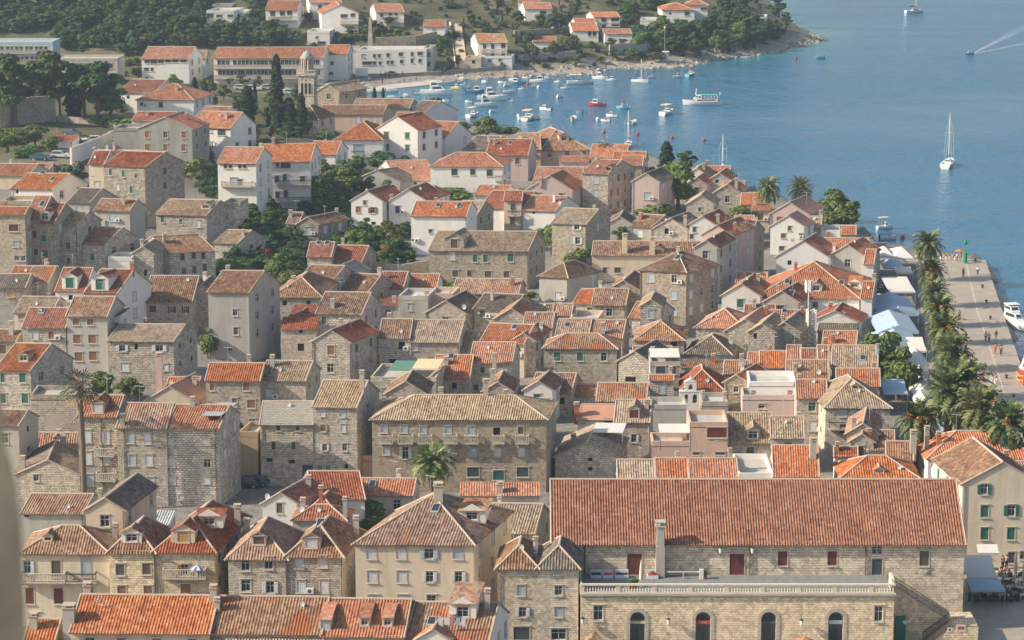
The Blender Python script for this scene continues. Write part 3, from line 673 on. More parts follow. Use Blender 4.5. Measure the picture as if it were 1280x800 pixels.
H(30,68,800,868,'G',27,'oc','or','small house with orange roof and fat chimney at the bottom left corner',ex=[('c',.2,.3,1.2,'chim_p',.8)],sk=3)
H(92,172,812,870,'G',38,'gp','rd','house with red ribbed roof and two roof dormers at the bottom left',ex=[('d',.3,.2,1.2,.8,'o'),('d',.8,.2,1.2,.8,'o'),('c',-.14,.3,2.6,'w_gp',1.2)],sk=3)
H(180,402,812,872,'G',20,'st','tn','long low house whose pale tan roof just enters the bottom edge',sk=3)
# second row: facade of joined town houses
H(25,136,690,782,'H',34,'lc','mx','leftmost cream stone town house with arched balcony door and orange tan hip roof',sk=2,rot=1,
  wins=[(34,709,'W',9,16),(70,711,'k',11,20),(107,709,'l',11,24),(37,745,'r',10,20),(73,745,'r',11,20),(110,738,'o',12,10),(43,770,'k',14,8)],ex=[('b',-.0,.51,3.2,'stone'),('b',.52,.86,3.2,'iron'),('d',.28,.2,1.1,.7,'n'),('c',.97,.7,1.3)])
H(108,156,668,760,'E',46,'lc','dk','dark steep gabled rear wing behind the leftmost cream town house',d=11,sk=10,rot=2)
H(136,193,688,785,'H',38,'as','br','narrow cream stone town house with brown hip roof and two paned dormer',sk=5,rot=1,
  wins=[(150,712,'k',10,14),(183,711,'k',10,14),(152,739,'b',10,12),(185,739,'b',10,12)],ex=[('d',.47,.09,2.2,1.15,'o','g','w_wh' if 0 else 'wh'),('g',.99)])
H(193,268,687,785,'H',72,'as','rd','cream stone town house with tall plain red hip roof and stone balcony',sk=9,rot=1,s=.62,
  wins=[(231,712,'B',9,14),(232,736,'b',12,12)],ex=[('b',.14,.86,3.0,'stone'),('d',.45,.05,2.6,1.5,'y','g','cr'),('d',.72,.32,3.2,1.0,'o','s','wh'),('c',.98,.7,2.0,'chim_p',.7),('t',.5,.9)])
H(168,212,654,700,'S',16,'gp','co','low shed with corrugated grey sheet roof behind the red hip roof',ex=[('c',.2,.5,.5)])
H(285,358,696,790,'H',45,'st','mx','stone town house with tan hip roof and small dormer, right of the narrow alley',sk=4,rot=1,
  wins=[(307,706,'o'),(336,704,'o'),(307,732,'o'),(338,734,'W')],ex=[('d',.5,.12,1.7,1.1,'k'),('c',.1,.8,1.2),('g',.99)])
H(358,428,693,790,'H',44,'sw','br','warm stone town house with brown hip roof, stone dormer and white shutters beside the alley',sk=9,rot=1,
  wins=[(374,703,'w',10,14),(403,702,'w',10,14),(376,733,'w',10,15),(405,733,'w',10,16)],ex=[('d',.42,.06,2.0,1.3,'w'),('k',.45,.4),('c',.95,.8,1.6)])
H(366,432,648,700,'H',18,'gp','rd','low house with red hip roof squeezed between gables left of the cream mansion',ex=[('c',.12,.6,1.1),('t',.12,.3),('c',.98,.1,2.2,'zinc',.5)],sk=4)
H(328,372,634,682,'E',19,'wh','rd','small white gabled house with dark door and orange red roof, left of the mansion',d=8,sk=20,wins=[(349,626,'k',7,12)],ex=[('t',.05,.1)])
H(388,415,634,680,'H',20,'cr','or','tiny house with orange pyramid roof beside a dark green bush',ex=[('c',.4,.2,1.3,'chim_r',.5)])
H(392,456,622,668,'G',34,'wh','rd','house with broad plain red roof above the green bush',sk=-12,rot=0)
H(440,516,617,650,'G',20,'cr','or','long low orange roof running behind the chimney above the mansion',sk=5,ex=[('k',.3,.3)])
H(576,674,618,650,'S',15,'cr','or','low orange lean-to roof in front of the palace, right of the palm',ex=[('c',.5,.2,1.0,'chim_p',.7)],rot=0,sk=0)
H(444,592,678,800,'H',64,'lc','mx','large cream mansion of three storeys with brown hip roof and four window columns',sk=16,rot=1,d=14,
  wins=[(464,692,'w',11,13),(501,692,'w',11,13),(536,692,'L',11,13),(572,692,'l',11,13),(465,721,'w',11,14),(502,721,'w',11,14),(537,721,'W',9,13),(573,721,'W',9,13),(466,750,'w',11,11),(503,750,'w',11,11),(539,750,'o',11,11),(575,751,'w',11,12)],
  sw='3x3l',ex=[('c',.56,.42,1.6,'chim_p',1.0),('k',.57,.32),('d',.86,.38,3.0,1.1,'o','s','wh'),('t',.2,.25,.3)])
H(600,668,664,735,'G',36,'oc','tn','pale yellow house with ochre tan roof between mansion and great hall',sk=10,rot=3,wins=[(646,676,'l')])
H(622,672,708,812,'H',37,'as','br','left half of the twin roofed stone house at the corner of the terrace',sk=4,rot=0,d=8,
  wins=[(651,715,'l',8,5),(651,738,'l',9,13),(653,765,'W',9,12),(652,792,'d',20,16)])
H(672,723,708,812,'H',37,'as','dk','right half of the twin roofed stone house at the corner of the terrace',sk=4,rot=0,d=8,
  wins=[(697,715,'l',8,5),(698,738,'o',9,12),(698,765,'l',9,12),(698,793,'o',18,14)],ex=[('c',-.1,.4,.6,'zinc',.3)])
# left margin
H(27,104,640,680,'G',24,'gp','mx','low house with grey ground floor and tan roof, white right gable, at the left',sk=14,rot=2,wins=[(33,645,'n',6,3)])
H(-12,23,530,612,'G',19,'gp','br','grey plastered house with brown roof cut off by the left edge',sk=12,rot=6,wins=[(6,548,'o')])
H(20,100,592,628,'E',18,'st','dk','low stone gable with dark sunken roof below the tall slender palm',d=10,sk=-6,rot=3,wins=[(45,594,'o',7,8)],ex=[('c',.1,.1,1.4)])
H(42,98,572,600,'G',32,'gp','mx','cottage with sagging orange and tan roof beside the slender palm',sk=-4,rot=2,ex=[('c',.4,.9,1.0),('c',.65,.2,1.2),('d',.45,.35,.9,.4,'n')])
# tall fronts under the slender palm
H(97,146,519,628,'G',26,'st','or','tall narrow stone house with orange roof, white dormer and two balconies',sk=5,rot=2,
  wins=[(109,545,'w',9,15),(131,546,'w',11,16),(110,572,'w',9,15),(133,573,'w',11,14),(112,600,'l',9,14),(137,598,'l',9,10)],ex=[('d',.5,.05,1.7,1.5,'w'),('b',.42,.92,5.1,'stone'),('b',.45,.95,8.4,'stone'),('g',.05),('g',.6)])
H(146,208,533,632,'G',30,'st','mx','broad stone apartment house, mottled tan roof half, with white windows in rows',sk=4,rot=2,
  wins=[(163,547,'l',8,13),(184,548,'w',9,13),(165,575,'l',8,13),(186,575,'w',9,13),(167,604,'l',9,13),(188,603,'l',9,13),(190,622,'n',10,5)],ex=[('c',.1,.05,1.0),('g',.14)])
H(208,274,533,632,'G',28,'st','or','broad stone apartment house, orange roof half, with canopied roof terrace',sk=12,rot=2,
  wins=[(212,553,'w',7,8),(214,578,'w',8,10),(258,552,'w',10,8),(259,579,'o',9,11),(258,600,'w',9,8),(214,600,'w',8,8),(227,622,'w',8,6)],sw='2x2w',ex=[('a',.62,1.0,.1,.9,.9,'zinc'),('c',.3,.5,.7),('g',.92)])
H(257,325,474,538,'G',21,'st','or','stone house with plain bright orange roof and brown shutters, left of the tan roofed house',sk=4,wins=[(265,484,'b',5,8),(308,483,'b',8,10),(293,503,'b',6,10),(314,505,'b',10,10),(315,528,'o',8,8)])
H(325,382,474,536,'G',24,'st','tn','stone house with ochre tan roof and small chimney above the slab roofed house',sk=8,rot=4,wins=[(336,492,'w',7,10)],ex=[('c',.16,.35,1.3)])
H(298,322,546,606,'F',4,'oc','fl','small ochre plastered block beside leafy shrubs',d=6)
H(325,391,529,608,'G',28,'st','sl','stone house roofed with pale grey stone slabs',sk=2,rot=0,
  wins=[(348,534,'d',5,8),(372,534,'d',5,8),(342,557,'d',5,10),(367,557,'d',5,9),(337,575,'n',8,5),(365,577,'n',8,5),(387,589,'d',13,16)])
H(391,446,507,608,'G',33,'st','tn','tall stone house with pale tan roof and orange open shutters',sk=11,rot=4,
  wins=[(403,515,'w',7,10),(428,516,'l',7,10),(404,535,'Y',6,8),(429,535,'w',6,9),(406,559,'O' if 0 else 'W',6,8),(431,559,'o',6,9),(400,585,'o',6,8),(410,585,'o',6,8),(433,583,'n',5,6)],sw='1x3n',ex=[('c',.97,.3,2.4,'chim_p',.6)])
# palace
pal,pi_=H(465,683,523,615,'H',30,'sw','tn','long stone palace with six small balconies and green street door',sk=8,rot=0,s=.42,
  wins=[(480,536,'l',8,9),(505,536,'l',8,9),(529,537,'l',8,9),(560,537,'l',8,9),(589,538,'l',9,10),(621,539,'n',9,10),(651,538,'k',7,9),
  (483,563,'l',8,10),(507,566,'W',8,15),(562,564,'l',8,11),(591,565,'l',8,11),(622,565,'w',8,11),(652,565,'w',8,11),(591,590,'d',14,12),(623,594,'g',13,12),(653,590,'d',14,12)],
  ex=[('b',.04,.12,3.1),('b',.15,.235,3.1),('b',.265,.345,3.1),('b',.41,.49,3.1),('b',.53,.61,3.1),('b',.69,.76,3.1),('b',.82,.9,3.1),('c',.34,.8,1.2),('c',.62,.5,1.8,'chim_p',.7),('c',.72,.75,.8)],name='palace',cat='palace')
H(447,530,576,604,'F',4,'pe','fl','low pinkish terrace block in front of the palace, left of the palm',d=8,rot=0,sk=4)
H(528,552,584,606,'F',4,'st','fl','small stone wall block between pinkish terrace and palm',d=6,rot=0)
H(482,532,500,560,'E',24,'sw','br','brown gable roof rising just behind the left end of the palace roof',d=7,sk=4)
H(604,640,497,560,'E',20,'sw','br','small brown gable behind the palace roof ridge',d=7,sk=4,ex=[('c',.3,.1,1.8)])
H(640,684,523,560,'G',26,'sw','mx','tan tiled roof end behind the right corner of the palace',sk=8)
# behind the palace
H(463,545,477,520,'F',4,'st','fl','stone block with a roof terrace, green awning and pale canopy behind the palace',d=9,rot=2,sk=6,ex=[('a',.6,1.0,.2,.8,1.6,'canvas_y'),('a',.25,.6,.2,.8,1.3,'canvas_g')],wins=[(481,491,'l',7,10),(500,490,'l',6,6)])
H(541,587,471,508,'G',28,'sw','or','stone house with orange roof and one roof window behind the palace',sk=4,ex=[('k',.4,.45)],wins=[(568,482,'n',6,8)])
H(587,640,452,500,'G',25,'st','or','stone house with bright orange roof, right of the roof window house',sk=6,wins=[(603,462,'d',5,8),(595,484,'k',6,8),(611,482,'k',4,4)],ex=[('c',.6,-.1,1.6,'chim_p',.6)])
H(600,655,427,470,'G',24,'cr','or','house with orange roof over pink sheet metal roofs in the centre of town',sk=12,rot=10,sw='3x2g',ex=[('k',.6,.4)])
H(474,512,421,468,'G',23,'st','br','stone house with brown patched roof beside the long tan roof, centre left',sk=3,wins=[(502,432,'n',8,10),(491,453,'n',9,8)],ex=[('c',.2,.6,.8)])
H(512,573,426,470,'G',27,'st','tn','stone house with long tan ridged roof and light blue window',sk=8,wins=[(519,433,'l',6,9)])
H(573,605,440,470,'G',27,'sw','tn','low tan roofed house between orange roof and long tan roof',sk=5)
H(390,437,434,478,'E',22,'st','rd','stone house with blind gable front and red brown roof',d=9,sk=22,rot=4)
H(351,395,410,456,'S',14,'st','rd','plain stone house with a strip of red roof and two dark windows',sk=3,wins=[(376,414,'n',5,5),(376,434,'n',8,10)])
H(395,452,391,452,'G',27,'st','br','tall stone house with brown roof left of the dark alley',sk=10,rot=5,wins=[(405,400,'g',6,9)],sw='2x3k',ex=[('c',.3,.15,.9)])
H(360,392,398,440,'S',18,'rd' if 0 else 'sw','rd','red lean-to roof with tiny orange dormer below the brown hip roof',d=5,ex=[('d',.5,.1,1.1,.6,'n')])
H(340,402,370,414,'H',28,'st','br','long stone house with brown hip roof above the red lean-to',sk=6,rot=2,d=13,ex=[('c',.3,.4,.6)])
H(372,414,352,392,'G',22,'sw','br','brown roofed house whose slopes meet a pale gable above the brown hip roof',sk=20,rot=8)
H(415,459,364,394,'G',24,'st','br','stone house with brown roof stepping down to the right below the red roofs',sk=14,rot=14,ex=[('c',.95,.5,.8)],sw='1x1r')
H(402,438,350,380,'E',16,'sw','sl','pale plaster gable with slab coloured roof below the twin red roofs',d=8,sk=14,rot=6)
H(384,414,320,352,'G',18,'st','rd','stone house with red roof and a big solar skylight',sk=4,ex=[('k',.35,.45),('k',.7,.45)],wins=[(398,333,'b',4,6)])
H(413,452,326,352,'G',20,'st','rd','stone house with red roof and dark gable window, right of the solar skylight house',sk=10,rot=5,sw='1x1n')
H(470,504,359,390,'G',20,'st','rd','house with dark red roof and stone gable in the centre left',sk=8,wins=[(482,365,'n',7,6)])
H(468,500,381,405,'S',10,'gp','rd','low dark red lean-to roof below the dark red gabled house',d=5)
H(511,546,357,386,'G',15,'wh','or','small white house with orange roof left of the mottled roof row',sk=6,sw='1x1n')
H(498,535,375,408,'F',4,'gp','fl','grey plastered block with flat concrete roof terrace',d=7,wins=[(512,384,'l',5,8)],ex=[('t',.4,.5),('c',.8,.5,.6)])
H(535,566,372,404,'F',4,'pe','fl','pinkish roof terrace block beside the grey flat roofed block',d=6,ex=[('t',.9,.2,.6)],wins=[(557,378,'d',6,8)])
H(566,648,366,392,'G',18,'sw','mx','long house with mottled orange tan roof below the green shuttered stone house',sk=8)
H(532,582,395,425,'E',20,'st','dk','grey stone gable with dark brown roof and a satellite dish',d=9,sk=14,rot=6,ex=[('t',.9,.1,.5)])
H(592,640,385,422,'G',20,'st','dk','rubble stone house with dark roof and arched wall opening',sk=16,rot=14,wins=[(603,391,'d',7,10)])
H(618,660,403,436,'E',18,'sw','mx','small house with mottled gable roof right of the rubble house',d=8,sk=10)
# middle belt with the green shuttered house
H(536,660,312,360,'G',24,'st','tn','long stone house with ribbed tan roof and green shutters',sk=16,rot=2,
  wins=[(565,320,'w',7,9),(594,323,'g',6,9),(607,323,'g',6,9),(638,322,'g',7,10),(569,342,'k',7,8),(587,342,'k',6,8),(610,343,'k',8,8),(633,343,'k',7,8)],sw='3x2g',ex=[('d',.25,.03,3.4,1.9,'k','g')])
H(514,583,269,318,'G',18,'wh','or','tall plain white house with orange roof and two roof windows',sk=10,rot=3,ex=[('k',.42,.35),('k',.80,.35)],wins=[(538,289,'k',4,4),(512+3,300,'n',3,3)],sw='1x2n')
H(568,596,268,300,'G',18,'st','tn','small stone house with tan roof behind the plain white house',sk=16,rot=6)
H(439,478,254,278,'E',16,'wh','rd','white cottage with wooden shutters and dark red gable roof above the garden',d=9,sk=20,rot=6,wins=[(448,262,'b',6,7),(466,263,'B',6,7),(456,245,'g',4,5),(467,279,'n',6,4)])
H(486,534,258,281,'E',22,'wh','rd','white gabled house with orange dormer beside the wooden shuttered cottage',d=9,sk=20,rot=2,wins=[(497,262,'d',5,8)],ex=[('c',.02,.1,.6)])
H(520,552,246,270,'H',14,'wh','or','white dormer shaped upper house with orange roof behind the gabled house',sk=10,wins=[(543,243,'k',6,5)])
H(371,398,284,302,'E',13,'sw','br','small stone cottage with light gable above the garden trees',d=8,sk=36,rot=4,ex=[('c',.5,1,.3)])
H(358,373,279,300,'G',14,'sw','mx','left wing of the small stone cottage',sk=10,wins=[(369,285,'n',4,4)])
H(593,632,243,262,'G',12,'wh','or','orange roof slice between white houses right of the plain white house',sk=20)
H(600,652,259,288,'G',22,'wh','rd','white house with brick red roof turned to the right',sk=20,rot=10,ex=[('c',.3,.7,.7,'chim_r'),('c',.45,.7,.7,'chim_r')],sw='1x1o')
H(538,628,207,245,'H',17,'wh','or','wide white house on a stone lower storey with orange hip roof',sk=10,rot=2,wins=[(568,215,'d',7,8),(591,215,'d',6,7),(612,216,'d',7,8)],sw='2x2d',ex=[('b',.9,1.0,3,'iron')])
H(440,500,226,236,'E',14,'gp','dk','grey rendered gable end of the long orange roofed house',d=6,sk=40,rot=6)
H(496,547,226,240,'G',26,'wh','or','white house with long orange roof descending to the right, above the garden',rot=-8,sk=-14,wins=[(531,220,'n',3,4),(519,224,'d',3,4)],ex=[('c',.5,.9,.4),('k',.6,.8)])
H(418,478,174,202,'H',23,'wh','or','white house with large orange pyramid roof and balcony near the cypress grove',sk=12,rot=-2,wins=[(448,186,'l',12,10),(430,187,'n',4,7)],ex=[('b',.35,.6,3.6,'iron')])
H(470,522,165,203,'E',21,'wh','rd','tall white gabled house with red roof behind the pyramid roof house',d=9,sk=22,rot=14,sw='2x3d')
H(493,520,152,200,'G',12,'wh','or','slim white tower house with dark windows and red dormers',sk=4,rot=6,wins=[(507,155,'d',4,10),(515,152,'d',4,9),(507,173,'d',4,7),(516,171,'d',4,7)])
H(523,557,170,196,'G',20,'wh','or','white house with orange roof and blank right gable near the cove',sk=24,rot=16,wins=[(543,177,'l',5,7),(529,174,'n',3,4),(526,174,'n',2,4)],d=9)
H(578,608,186,204,'G',18,'sw','dk','low rubble house with dark roof beside the skylight roof near the cove',sk=30,rot=14)
H(608,660,193,226,'G',20,'pk','rd','pink house with red roof and two skylights near the cove',sk=8,ex=[('k',.22,.35),('k',.5,.35)])
H(676,737,187,212,'H',27,'pe','br','old villa with brown hip roof and curved dormer on the waterfront',sk=-16,rot=-4,wins=[(687,194,'o',5,6),(709,192,'o',5,6),(730,190,'o',5,6)],ex=[('d',.55,.15,2.2,1.3,'o','g'),('c',-.02,.35,2.2),('c',.08,.45,2.0),('c',.6,.75,1.)])
H(648,676,186,214,'G',20,'pe','mx','left wing of the old waterfront villa with mottled roof',sk=-4)
H(738,783,196,222,'G',16,'cr','or','house with pale orange roof behind a young palm near the water',sk=6,ex=[('c',.3,.5,.5)])
H(765,805,207,232,'G',18,'cr','or','house with bright orange ribbed roof near the water, left of the cypress',sk=6)
H(700,735,202,224,'S',8,'pk','or','low orange roof just below the old waterfront villa',d=5)
# upper middle right
H(666,724,228,262,'G',20,'pk','or','pink house with orange ribbed roof above the pink gable',sk=8,rot=4,sw='2x1w')
H(658,716,241,270,'E',22,'pk','or','pink gabled house with ribbed orange roof',d=8,sk=16,rot=4,ex=[('c',.3,.0,.4)])
H(652,694,262,290,'G',19,'wh','or','white house with pale orange roof and round chimney below the pink gable',sk=22,rot=10,wins=[(667,264,'n',4,4)],ex=[('c',.75,.3,1.4,'w_wh',.5),('t',.98,.2)])
H(630,652,250,290,'G',12,'cr','rd','cream house with red roof and a small balcony, left of the pink gable',sk=4,ex=[('b',.2,.9,3,'iron')])
H(728,760,216,266,'G',18,'st','or','stone house with orange roof and a row of side windows facing the alley',sk=26,rot=10,sw='4x3b',ex=[('c',.0,.5,.7),('d',.9,.1,1.4,.8,'n')],d=10)
H(776,803,206,246,'G',12,'st','or','slim stone house with orange roof behind the alley',sk=6,wins=[(785,230,'d',7,6),(785,246,'d',7,6)])
H(790,824,232,272,'E',16,'pk','dk','pale pink gabled house with dark patched roof and white side wall',d=9,sk=18,rot=6,sw='2x2w',wins=[(808,245,'l',6,8)])
H(690,733,278,330,'G',19,'st','tn','tall stone house with tan roof and white shutters in the upper middle',sk=16,rot=12,wins=[(721,282,'W',6,7),(722,301,'W',6,8)],sw='1x1w',d=10)
H(759,790,284,306,'E',14,'gp','dk','small grey gable between the tall stone house and the green hedge',d=7,sk=6)
H(787,814,282,306,'G',16,'gp','br','small grey house with brown roof set among hedges',sk=30,rot=18)
H(818,858,292,312,'E',20,'st','dk','rubble gable with dark small window among the hedges',d=8,sk=22,rot=6,wins=[(833,289,'n',5,7)],ex=[('c',.9,.1,1.6)])
H(740,890,318,352,'G',17,'cr','br','long cream house with brown roof and two tall chimneys',sk=6,rot=1,ex=[('c',.27,.1,3.0,'w_cr',.9),('c',.50,.05,2.6,'w_cr',.9),('k',.85,.3),('d',.55,.1,2.2,.6,'n')],wins=[(756,338,'d',5,6),(772,338,'d',8,6)])
H(862,893,290,316,'E',20,'wh','rd','pale gabled house with dark red roof and white skylight canopy',d=9,sk=20,rot=4,wins=[(868,287,'k',4,6),(864,296,'r',4,5)],ex=[('k',.8,.4),('c',1.0,.2,1.2)])
H(877,914,306,366,'E',25,'pk','mx','bright pink gabled house with blank front and balcony on its side',d=10,sk=20,rot=8,sw='2x3w')
H(908,936,296,350,'G',22,'st','dk','dark roofed stone house squeezed behind the bright pink house',sk=12,rot=10,ex=[('c',.3,.4,1.2)],sw='2x3k')
H(918,942,282,310,'G',13,'cr','or','small orange roof at the edge of the dark shrubs',sk=4)
H(800,858,336,404,'H',25,'st','br','big square stone house with brown pyramid roof, right of the centre',sk=24,rot=16,d=9,sw='3x3w',ex=[('k',.6,.3)])
H(868,896,324,380,'E',24,'gp','br','tall grey gable with dark side balcony behind the pyramid roofed house',d=10,sk=18,rot=4,sw='2x3k')
H(674,710,344,380,'H',26,'gp','br','grey rendered house with brown hip roof and one white window',sk=30,rot=14,wins=[(697,370,'w',6,9)],sw='2x2l',d=8)
# right: waterfront gables
H(870,912,219,240,'G',12,'wh','or','white house with orange roof and brick chimney right by the water',sk=6,ex=[('c',.3,.6,1.0,'chim_r')])
H(856,886,224,246,'E',14,'wh','mx','white gable with orange edge by the water, left of the brick chimney',d=7,sk=12,wins=[(868,221,'n',4,5)])
H(857,884,236,254,'E',14,'pk','or','cream gable with pinkish roof edge, second row from the water',d=7,sk=14)
H(886,912,230,250,'E',14,'gp','or','grey plaster gable among orange roofs near the water',d=7,sk=14,wins=[(896,226,'n',4,4)])
H(904,930,236,254,'G',10,'wh','or','low white house with flat orange roof near the water',sk=6)
H(892,926,248,270,'E',18,'st','mx','stone gable with chimney near the water, left of the big palm',d=7,sk=14,ex=[('c',.8,.1,1.8)])
H(858,893,259,280,'E',15,'st','tn','rubble stone gable with pale coping behind the dark shrubs',d=7,sk=10)
H(926,958,255,276,'G',14,'cr','or','orange roofed house directly left of the big palm',sk=6)
H(938,962,262,290,'S',8,'cr','or','low cream annex below the orange roof beside the palm',d=5)
H(963,1010,274,306,'E',22,'pk','pk','pinkish gabled house with smooth terracotta roof left of the round tree',d=9,sk=18,rot=8)
H(963,1006,288,318,'E',19,'wh','pk','white gabled house with three small windows below the pinkish gable',d=6,sk=16,rot=6,wins=[(987,280,'k',4,5),(979,295,'k',5,5),(1001,295,'k',4,5),(977,311,'k',6,5)],ex=[])
H(1010,1026,284,312,'G',14,'sw','tn','narrow brownish house between the gables and the round tree',sk=8)
H(1025,1068,292,312,'F',4,'wh','fl','white flat roofed block below the round tree',d=6,wins=[])
H(1050,1070,292,314,'G',10,'cr','or','small orange roof beside the white flat roofed block',sk=4)
H(1024,1083,316,350,'G',19,'gp','or','orange ribbed roof across the waterfront row',sk=10,rot=2,sw='2x2l')
H(1036,1081,333,364,'E',28,'gp','or','grey gable with orange roof beside the waterfront balconies',d=8,sk=18,rot=8,ex=[('c',.05,.2,1.3,'w_wh',.5)])
H(970,1036,336,366,'E',36,'wh','or','white gabled house with pale orange roof edge on the waterfront side',d=8,sk=16,rot=6,wins=[])
H(945,1074,371,410,'H',46,'wh','or','large white house with broad orange hip roof beside the marquee',sk=10,rot=3,s=.5,wins=[(1019,381,'k',6,7),(1053,381,'w',8,8)],sw='3x2w',ex=[('d',.57,.08,1.9,1.1,'o'),('k',.80,.2),('k',.27,.2),('d',.92,.28,2.2,.9,'o','s')])
H(955,998,385,418,'E',22,'gp','rd','low gable with red orange roof in front of the broad hip roof',d=8,sk=18,rot=6,ex=[('k',.7,.2)])
H(962,1008,400,430,'G',13,'pe','or','orange ribbed roof strip left of the lattice mast',sk=4,ex=[('k',.4,.4)])
H(1012,1074,402,432,'E',14,'wh','rd','low white house with dark red gable roof behind the lattice mast',d=7,sk=14)
H(1022,1070,414,440,'S',12,'sw','dk','old house with grey stone shed roof by the waterfront lane',d=6)
H(960,1000,428,456,'E',26,'st','tn','brown stone gable left of the lattice mast',d=9,sk=16,rot=4,wins=[(965,434,'n',3,5)])
H(1028,1070,431,458,'G',18,'cr','or','small orange gabled roof with brick chimney by the lane trees',sk=8,ex=[('c',.3,.1,.9,'chim_r')])
H(950,983,458,486,'G',20,'gp','or','orange roof left of the narrow orange party roofs',sk=3)
H(984,1001,449,484,'G',18,'gp','or','narrow orange roof, left one of the party roofs',sk=3)
H(1001,1022,449,484,'G',14,'gp','rd','narrow red roof between the orange party roofs',sk=3)
H(1022,1036,449,484,'G',18,'gp','or','narrow orange roof, right one of the party roofs',sk=3)
H(1040,1097,459,500,'G',28,'gp','tn','house with ribbed tan roof and one roof window by the lane trees',sk=6,rot=1,ex=[('k',.67,.2),('c',.99,.3,1.2,'w_bl',.4)])
H(1046,1100,481,520,'G',21,'gp','or','orange roof strip below the ribbed tan roof',sk=3,ex=[('t',.05,.1,.5)])
H(983,1036,473,510,'G',24,'gp','mx','mottled tan roof crowded with dishes and vents',sk=3,ex=[('t',.75,.1,.5),('t',.3,.3,.3),('c',.2,.2,.8)])
H(996,1034,496,555,'G',22,'sw','or','tall brown stone house with orange roof left of the square hip roofed house',sk=3,rot=0)
H(1032,1113,508,565,'H',38,'as','tn','square stone house with tan pyramid roof, door balcony and blue shutters',sk=-6,rot=0,d=11,s=.52,
  wins=[(1053,515,'l',9,11),(1093,516,'l',10,11),(1054,536,'k',8,11)],sw='2x2n',ex=[('b',.05,.85,3.0,'iron'),('d',.52,.25,1.1,.5,'n')])
H(936,995,483,530,'F',4,'wh','fl','white roof terrace with pale blue parapet and deck chairs',d=7,rot=0,sk=2)
H(928,999,500,540,'F',4,'pk','fl','pink block with white roof terrace and ventilation boxes',d=5,rot=0,sk=2,ex=[('c',.2,.5,.5,'zinc',.7),('c',.85,.5,.5,'zinc',.7)],wins=[(952,508,'o',8,5)])
H(1000,1006,0,0,'G',1,'gp','rd','x') if 0 else None
H(964,1005,546,592,'G',26,'gp','tn','tan roofed house with small red lean-to beside the tall brown stone house',sk=3,rot=0)
H(964,992,548,590,'E',8,'pk','rd','small pinkish annex with sloping red roof',d=4)
H(967,1024,594,634,'G',38,'wh','or','house with steep bright orange ribbed roof directly behind the great hall',sk=3,rot=0,ex=[('c',.88,.3,2.2,'chim_p',.8)])
H(1043,1072,569,604,'G',11,'wh','rd','tiny white house with dark red roof behind the great hall',sk=3)
H(1058,1098,549,596,'E',20,'sw','mx','cluster of little tan and orange gables, upper gable',d=9,sk=8,ex=[('c',.2,.1,1)])
H(1062,1092,556,600,'E',14,'sw','mx','cluster of little tan and orange gables, lower left gable',d=6,sk=8)
H(1086,1118,561,600,'G',24,'sw','mx','stepped tan tile roof right of the little gables',sk=4,ex=[('c',.0,.2,1.4,'chim_r')])
H(1108,1142,573,608,'G',22,'sw','mx','lower stepped tan tile roof right of the little gables',sk=4,ex=[('c',.98,.2,2.6,'chim_p',.8)])
H(1052,1148,596,640,'H',27,'gp','or','orange ribbed hip roof just above the ridge of the great hall',sk=0,rot=0,ex=[('d',.5,.1,1.4,.4,'n')])
H(1160,1300,572,612,'H',34,'wh','or','wide low white house with orange hip roof at the right edge',sk=-6,rot=0,ex=[('c',.05,.4,2.6,'chim_p',.6),('c',.14,.3,1.4,'chim_r',.6),('d',.8,.5,2.0,.8,'o'),('t',.4,.1)])
H(1172,1222,596,640,'G',20,'wh','br','low brown roof behind the right end of the great hall',sk=0,rot=0,ex=[('c',.5,.2,.8)])
H(1236,1320,592,640,'G',16,'wh','mx','tan roof strip running off the right edge above the cream gabled house',sk=0,rot=0)
H(1203,1302,604,708,'E',27,'lc','br','cream gabled house with dark green shutters on the square at the right edge',d=12,sk=-8,rot=0,
  wins=[(1230,609,'G',8,13),(1231,639,'g',10,15),(1264,638,'G',9,14),(1231,667,'g',10,15),(1264,667,'g',10,15),(1231,692,'w',12,8),(1264,697,'d',8,14),(1279,694,'o',8,10)])
# middle right
H(640,668,434,470,'E',18,'st','or','orange gable beside the alley in the centre, left of the mottled roofs',d=9,sk=12,rot=4,sw='3x2d')
H(654,690,408,440,'G',18,'st','mx','stone house with small roof patch right of the alley in the centre',sk=6,wins=[(670,405,'n',5,6)])
H(694,735,420,450,'G',22,'st','mx','first of the mottled tan and orange roofs in the centre',sk=8,ex=[('k',.3,.3)])
H(735,778,421,450,'G',22,'st','mx','second of the mottled tan and orange roofs in the centre, with a stone chimney',sk=8,ex=[('c',.4,.1,1.4,'chim_p',.7)])
H(680,771,434,482,'H',18,'st','mx','large blank rubble wall house with mottled hip roof in the centre',sk=6,rot=2)
H(794,855,424,460,'H',24,'st','mx','stone house with mottled tan hip roof and one dark window, right of the centre',sk=4,rot=2,wins=[(842,429,'n',7,8)])
H(856,914,441,462,'H',24,'st','dk','long low stone house with dark tan roof right of the centre',sk=10,rot=3,wins=[(869,447,'w',6,7),(896,446,'w',6,7)])
H(791,839,449,470,'G',17,'st','mx','low house with orange tan ribbed roof and brick stub in front of the mottled hip',sk=2,ex=[('c',.42,.1,.8,'chim_r')])
H(773,812,460,484,'E',22,'st','dk','dark brown gable with wide black opening near the little belfry',d=9,sk=14,rot=10,wins=[(788,474,'n',13,7)])
H(813,850,458,500,'F',4,'gp','fl','block with a glazed white roof pavilion beside the dark gable',d=5,rot=0,sk=0,ex=[('a',0,1,0,1,1.4,'canvas')],wins=[(826,463,'d',12,9),(842,463,'d',8,9)])
H(812,842,474,508,'G',6,'st','or','low stone wall house with orange coping below the glazed pavilion',sk=0,d=3)
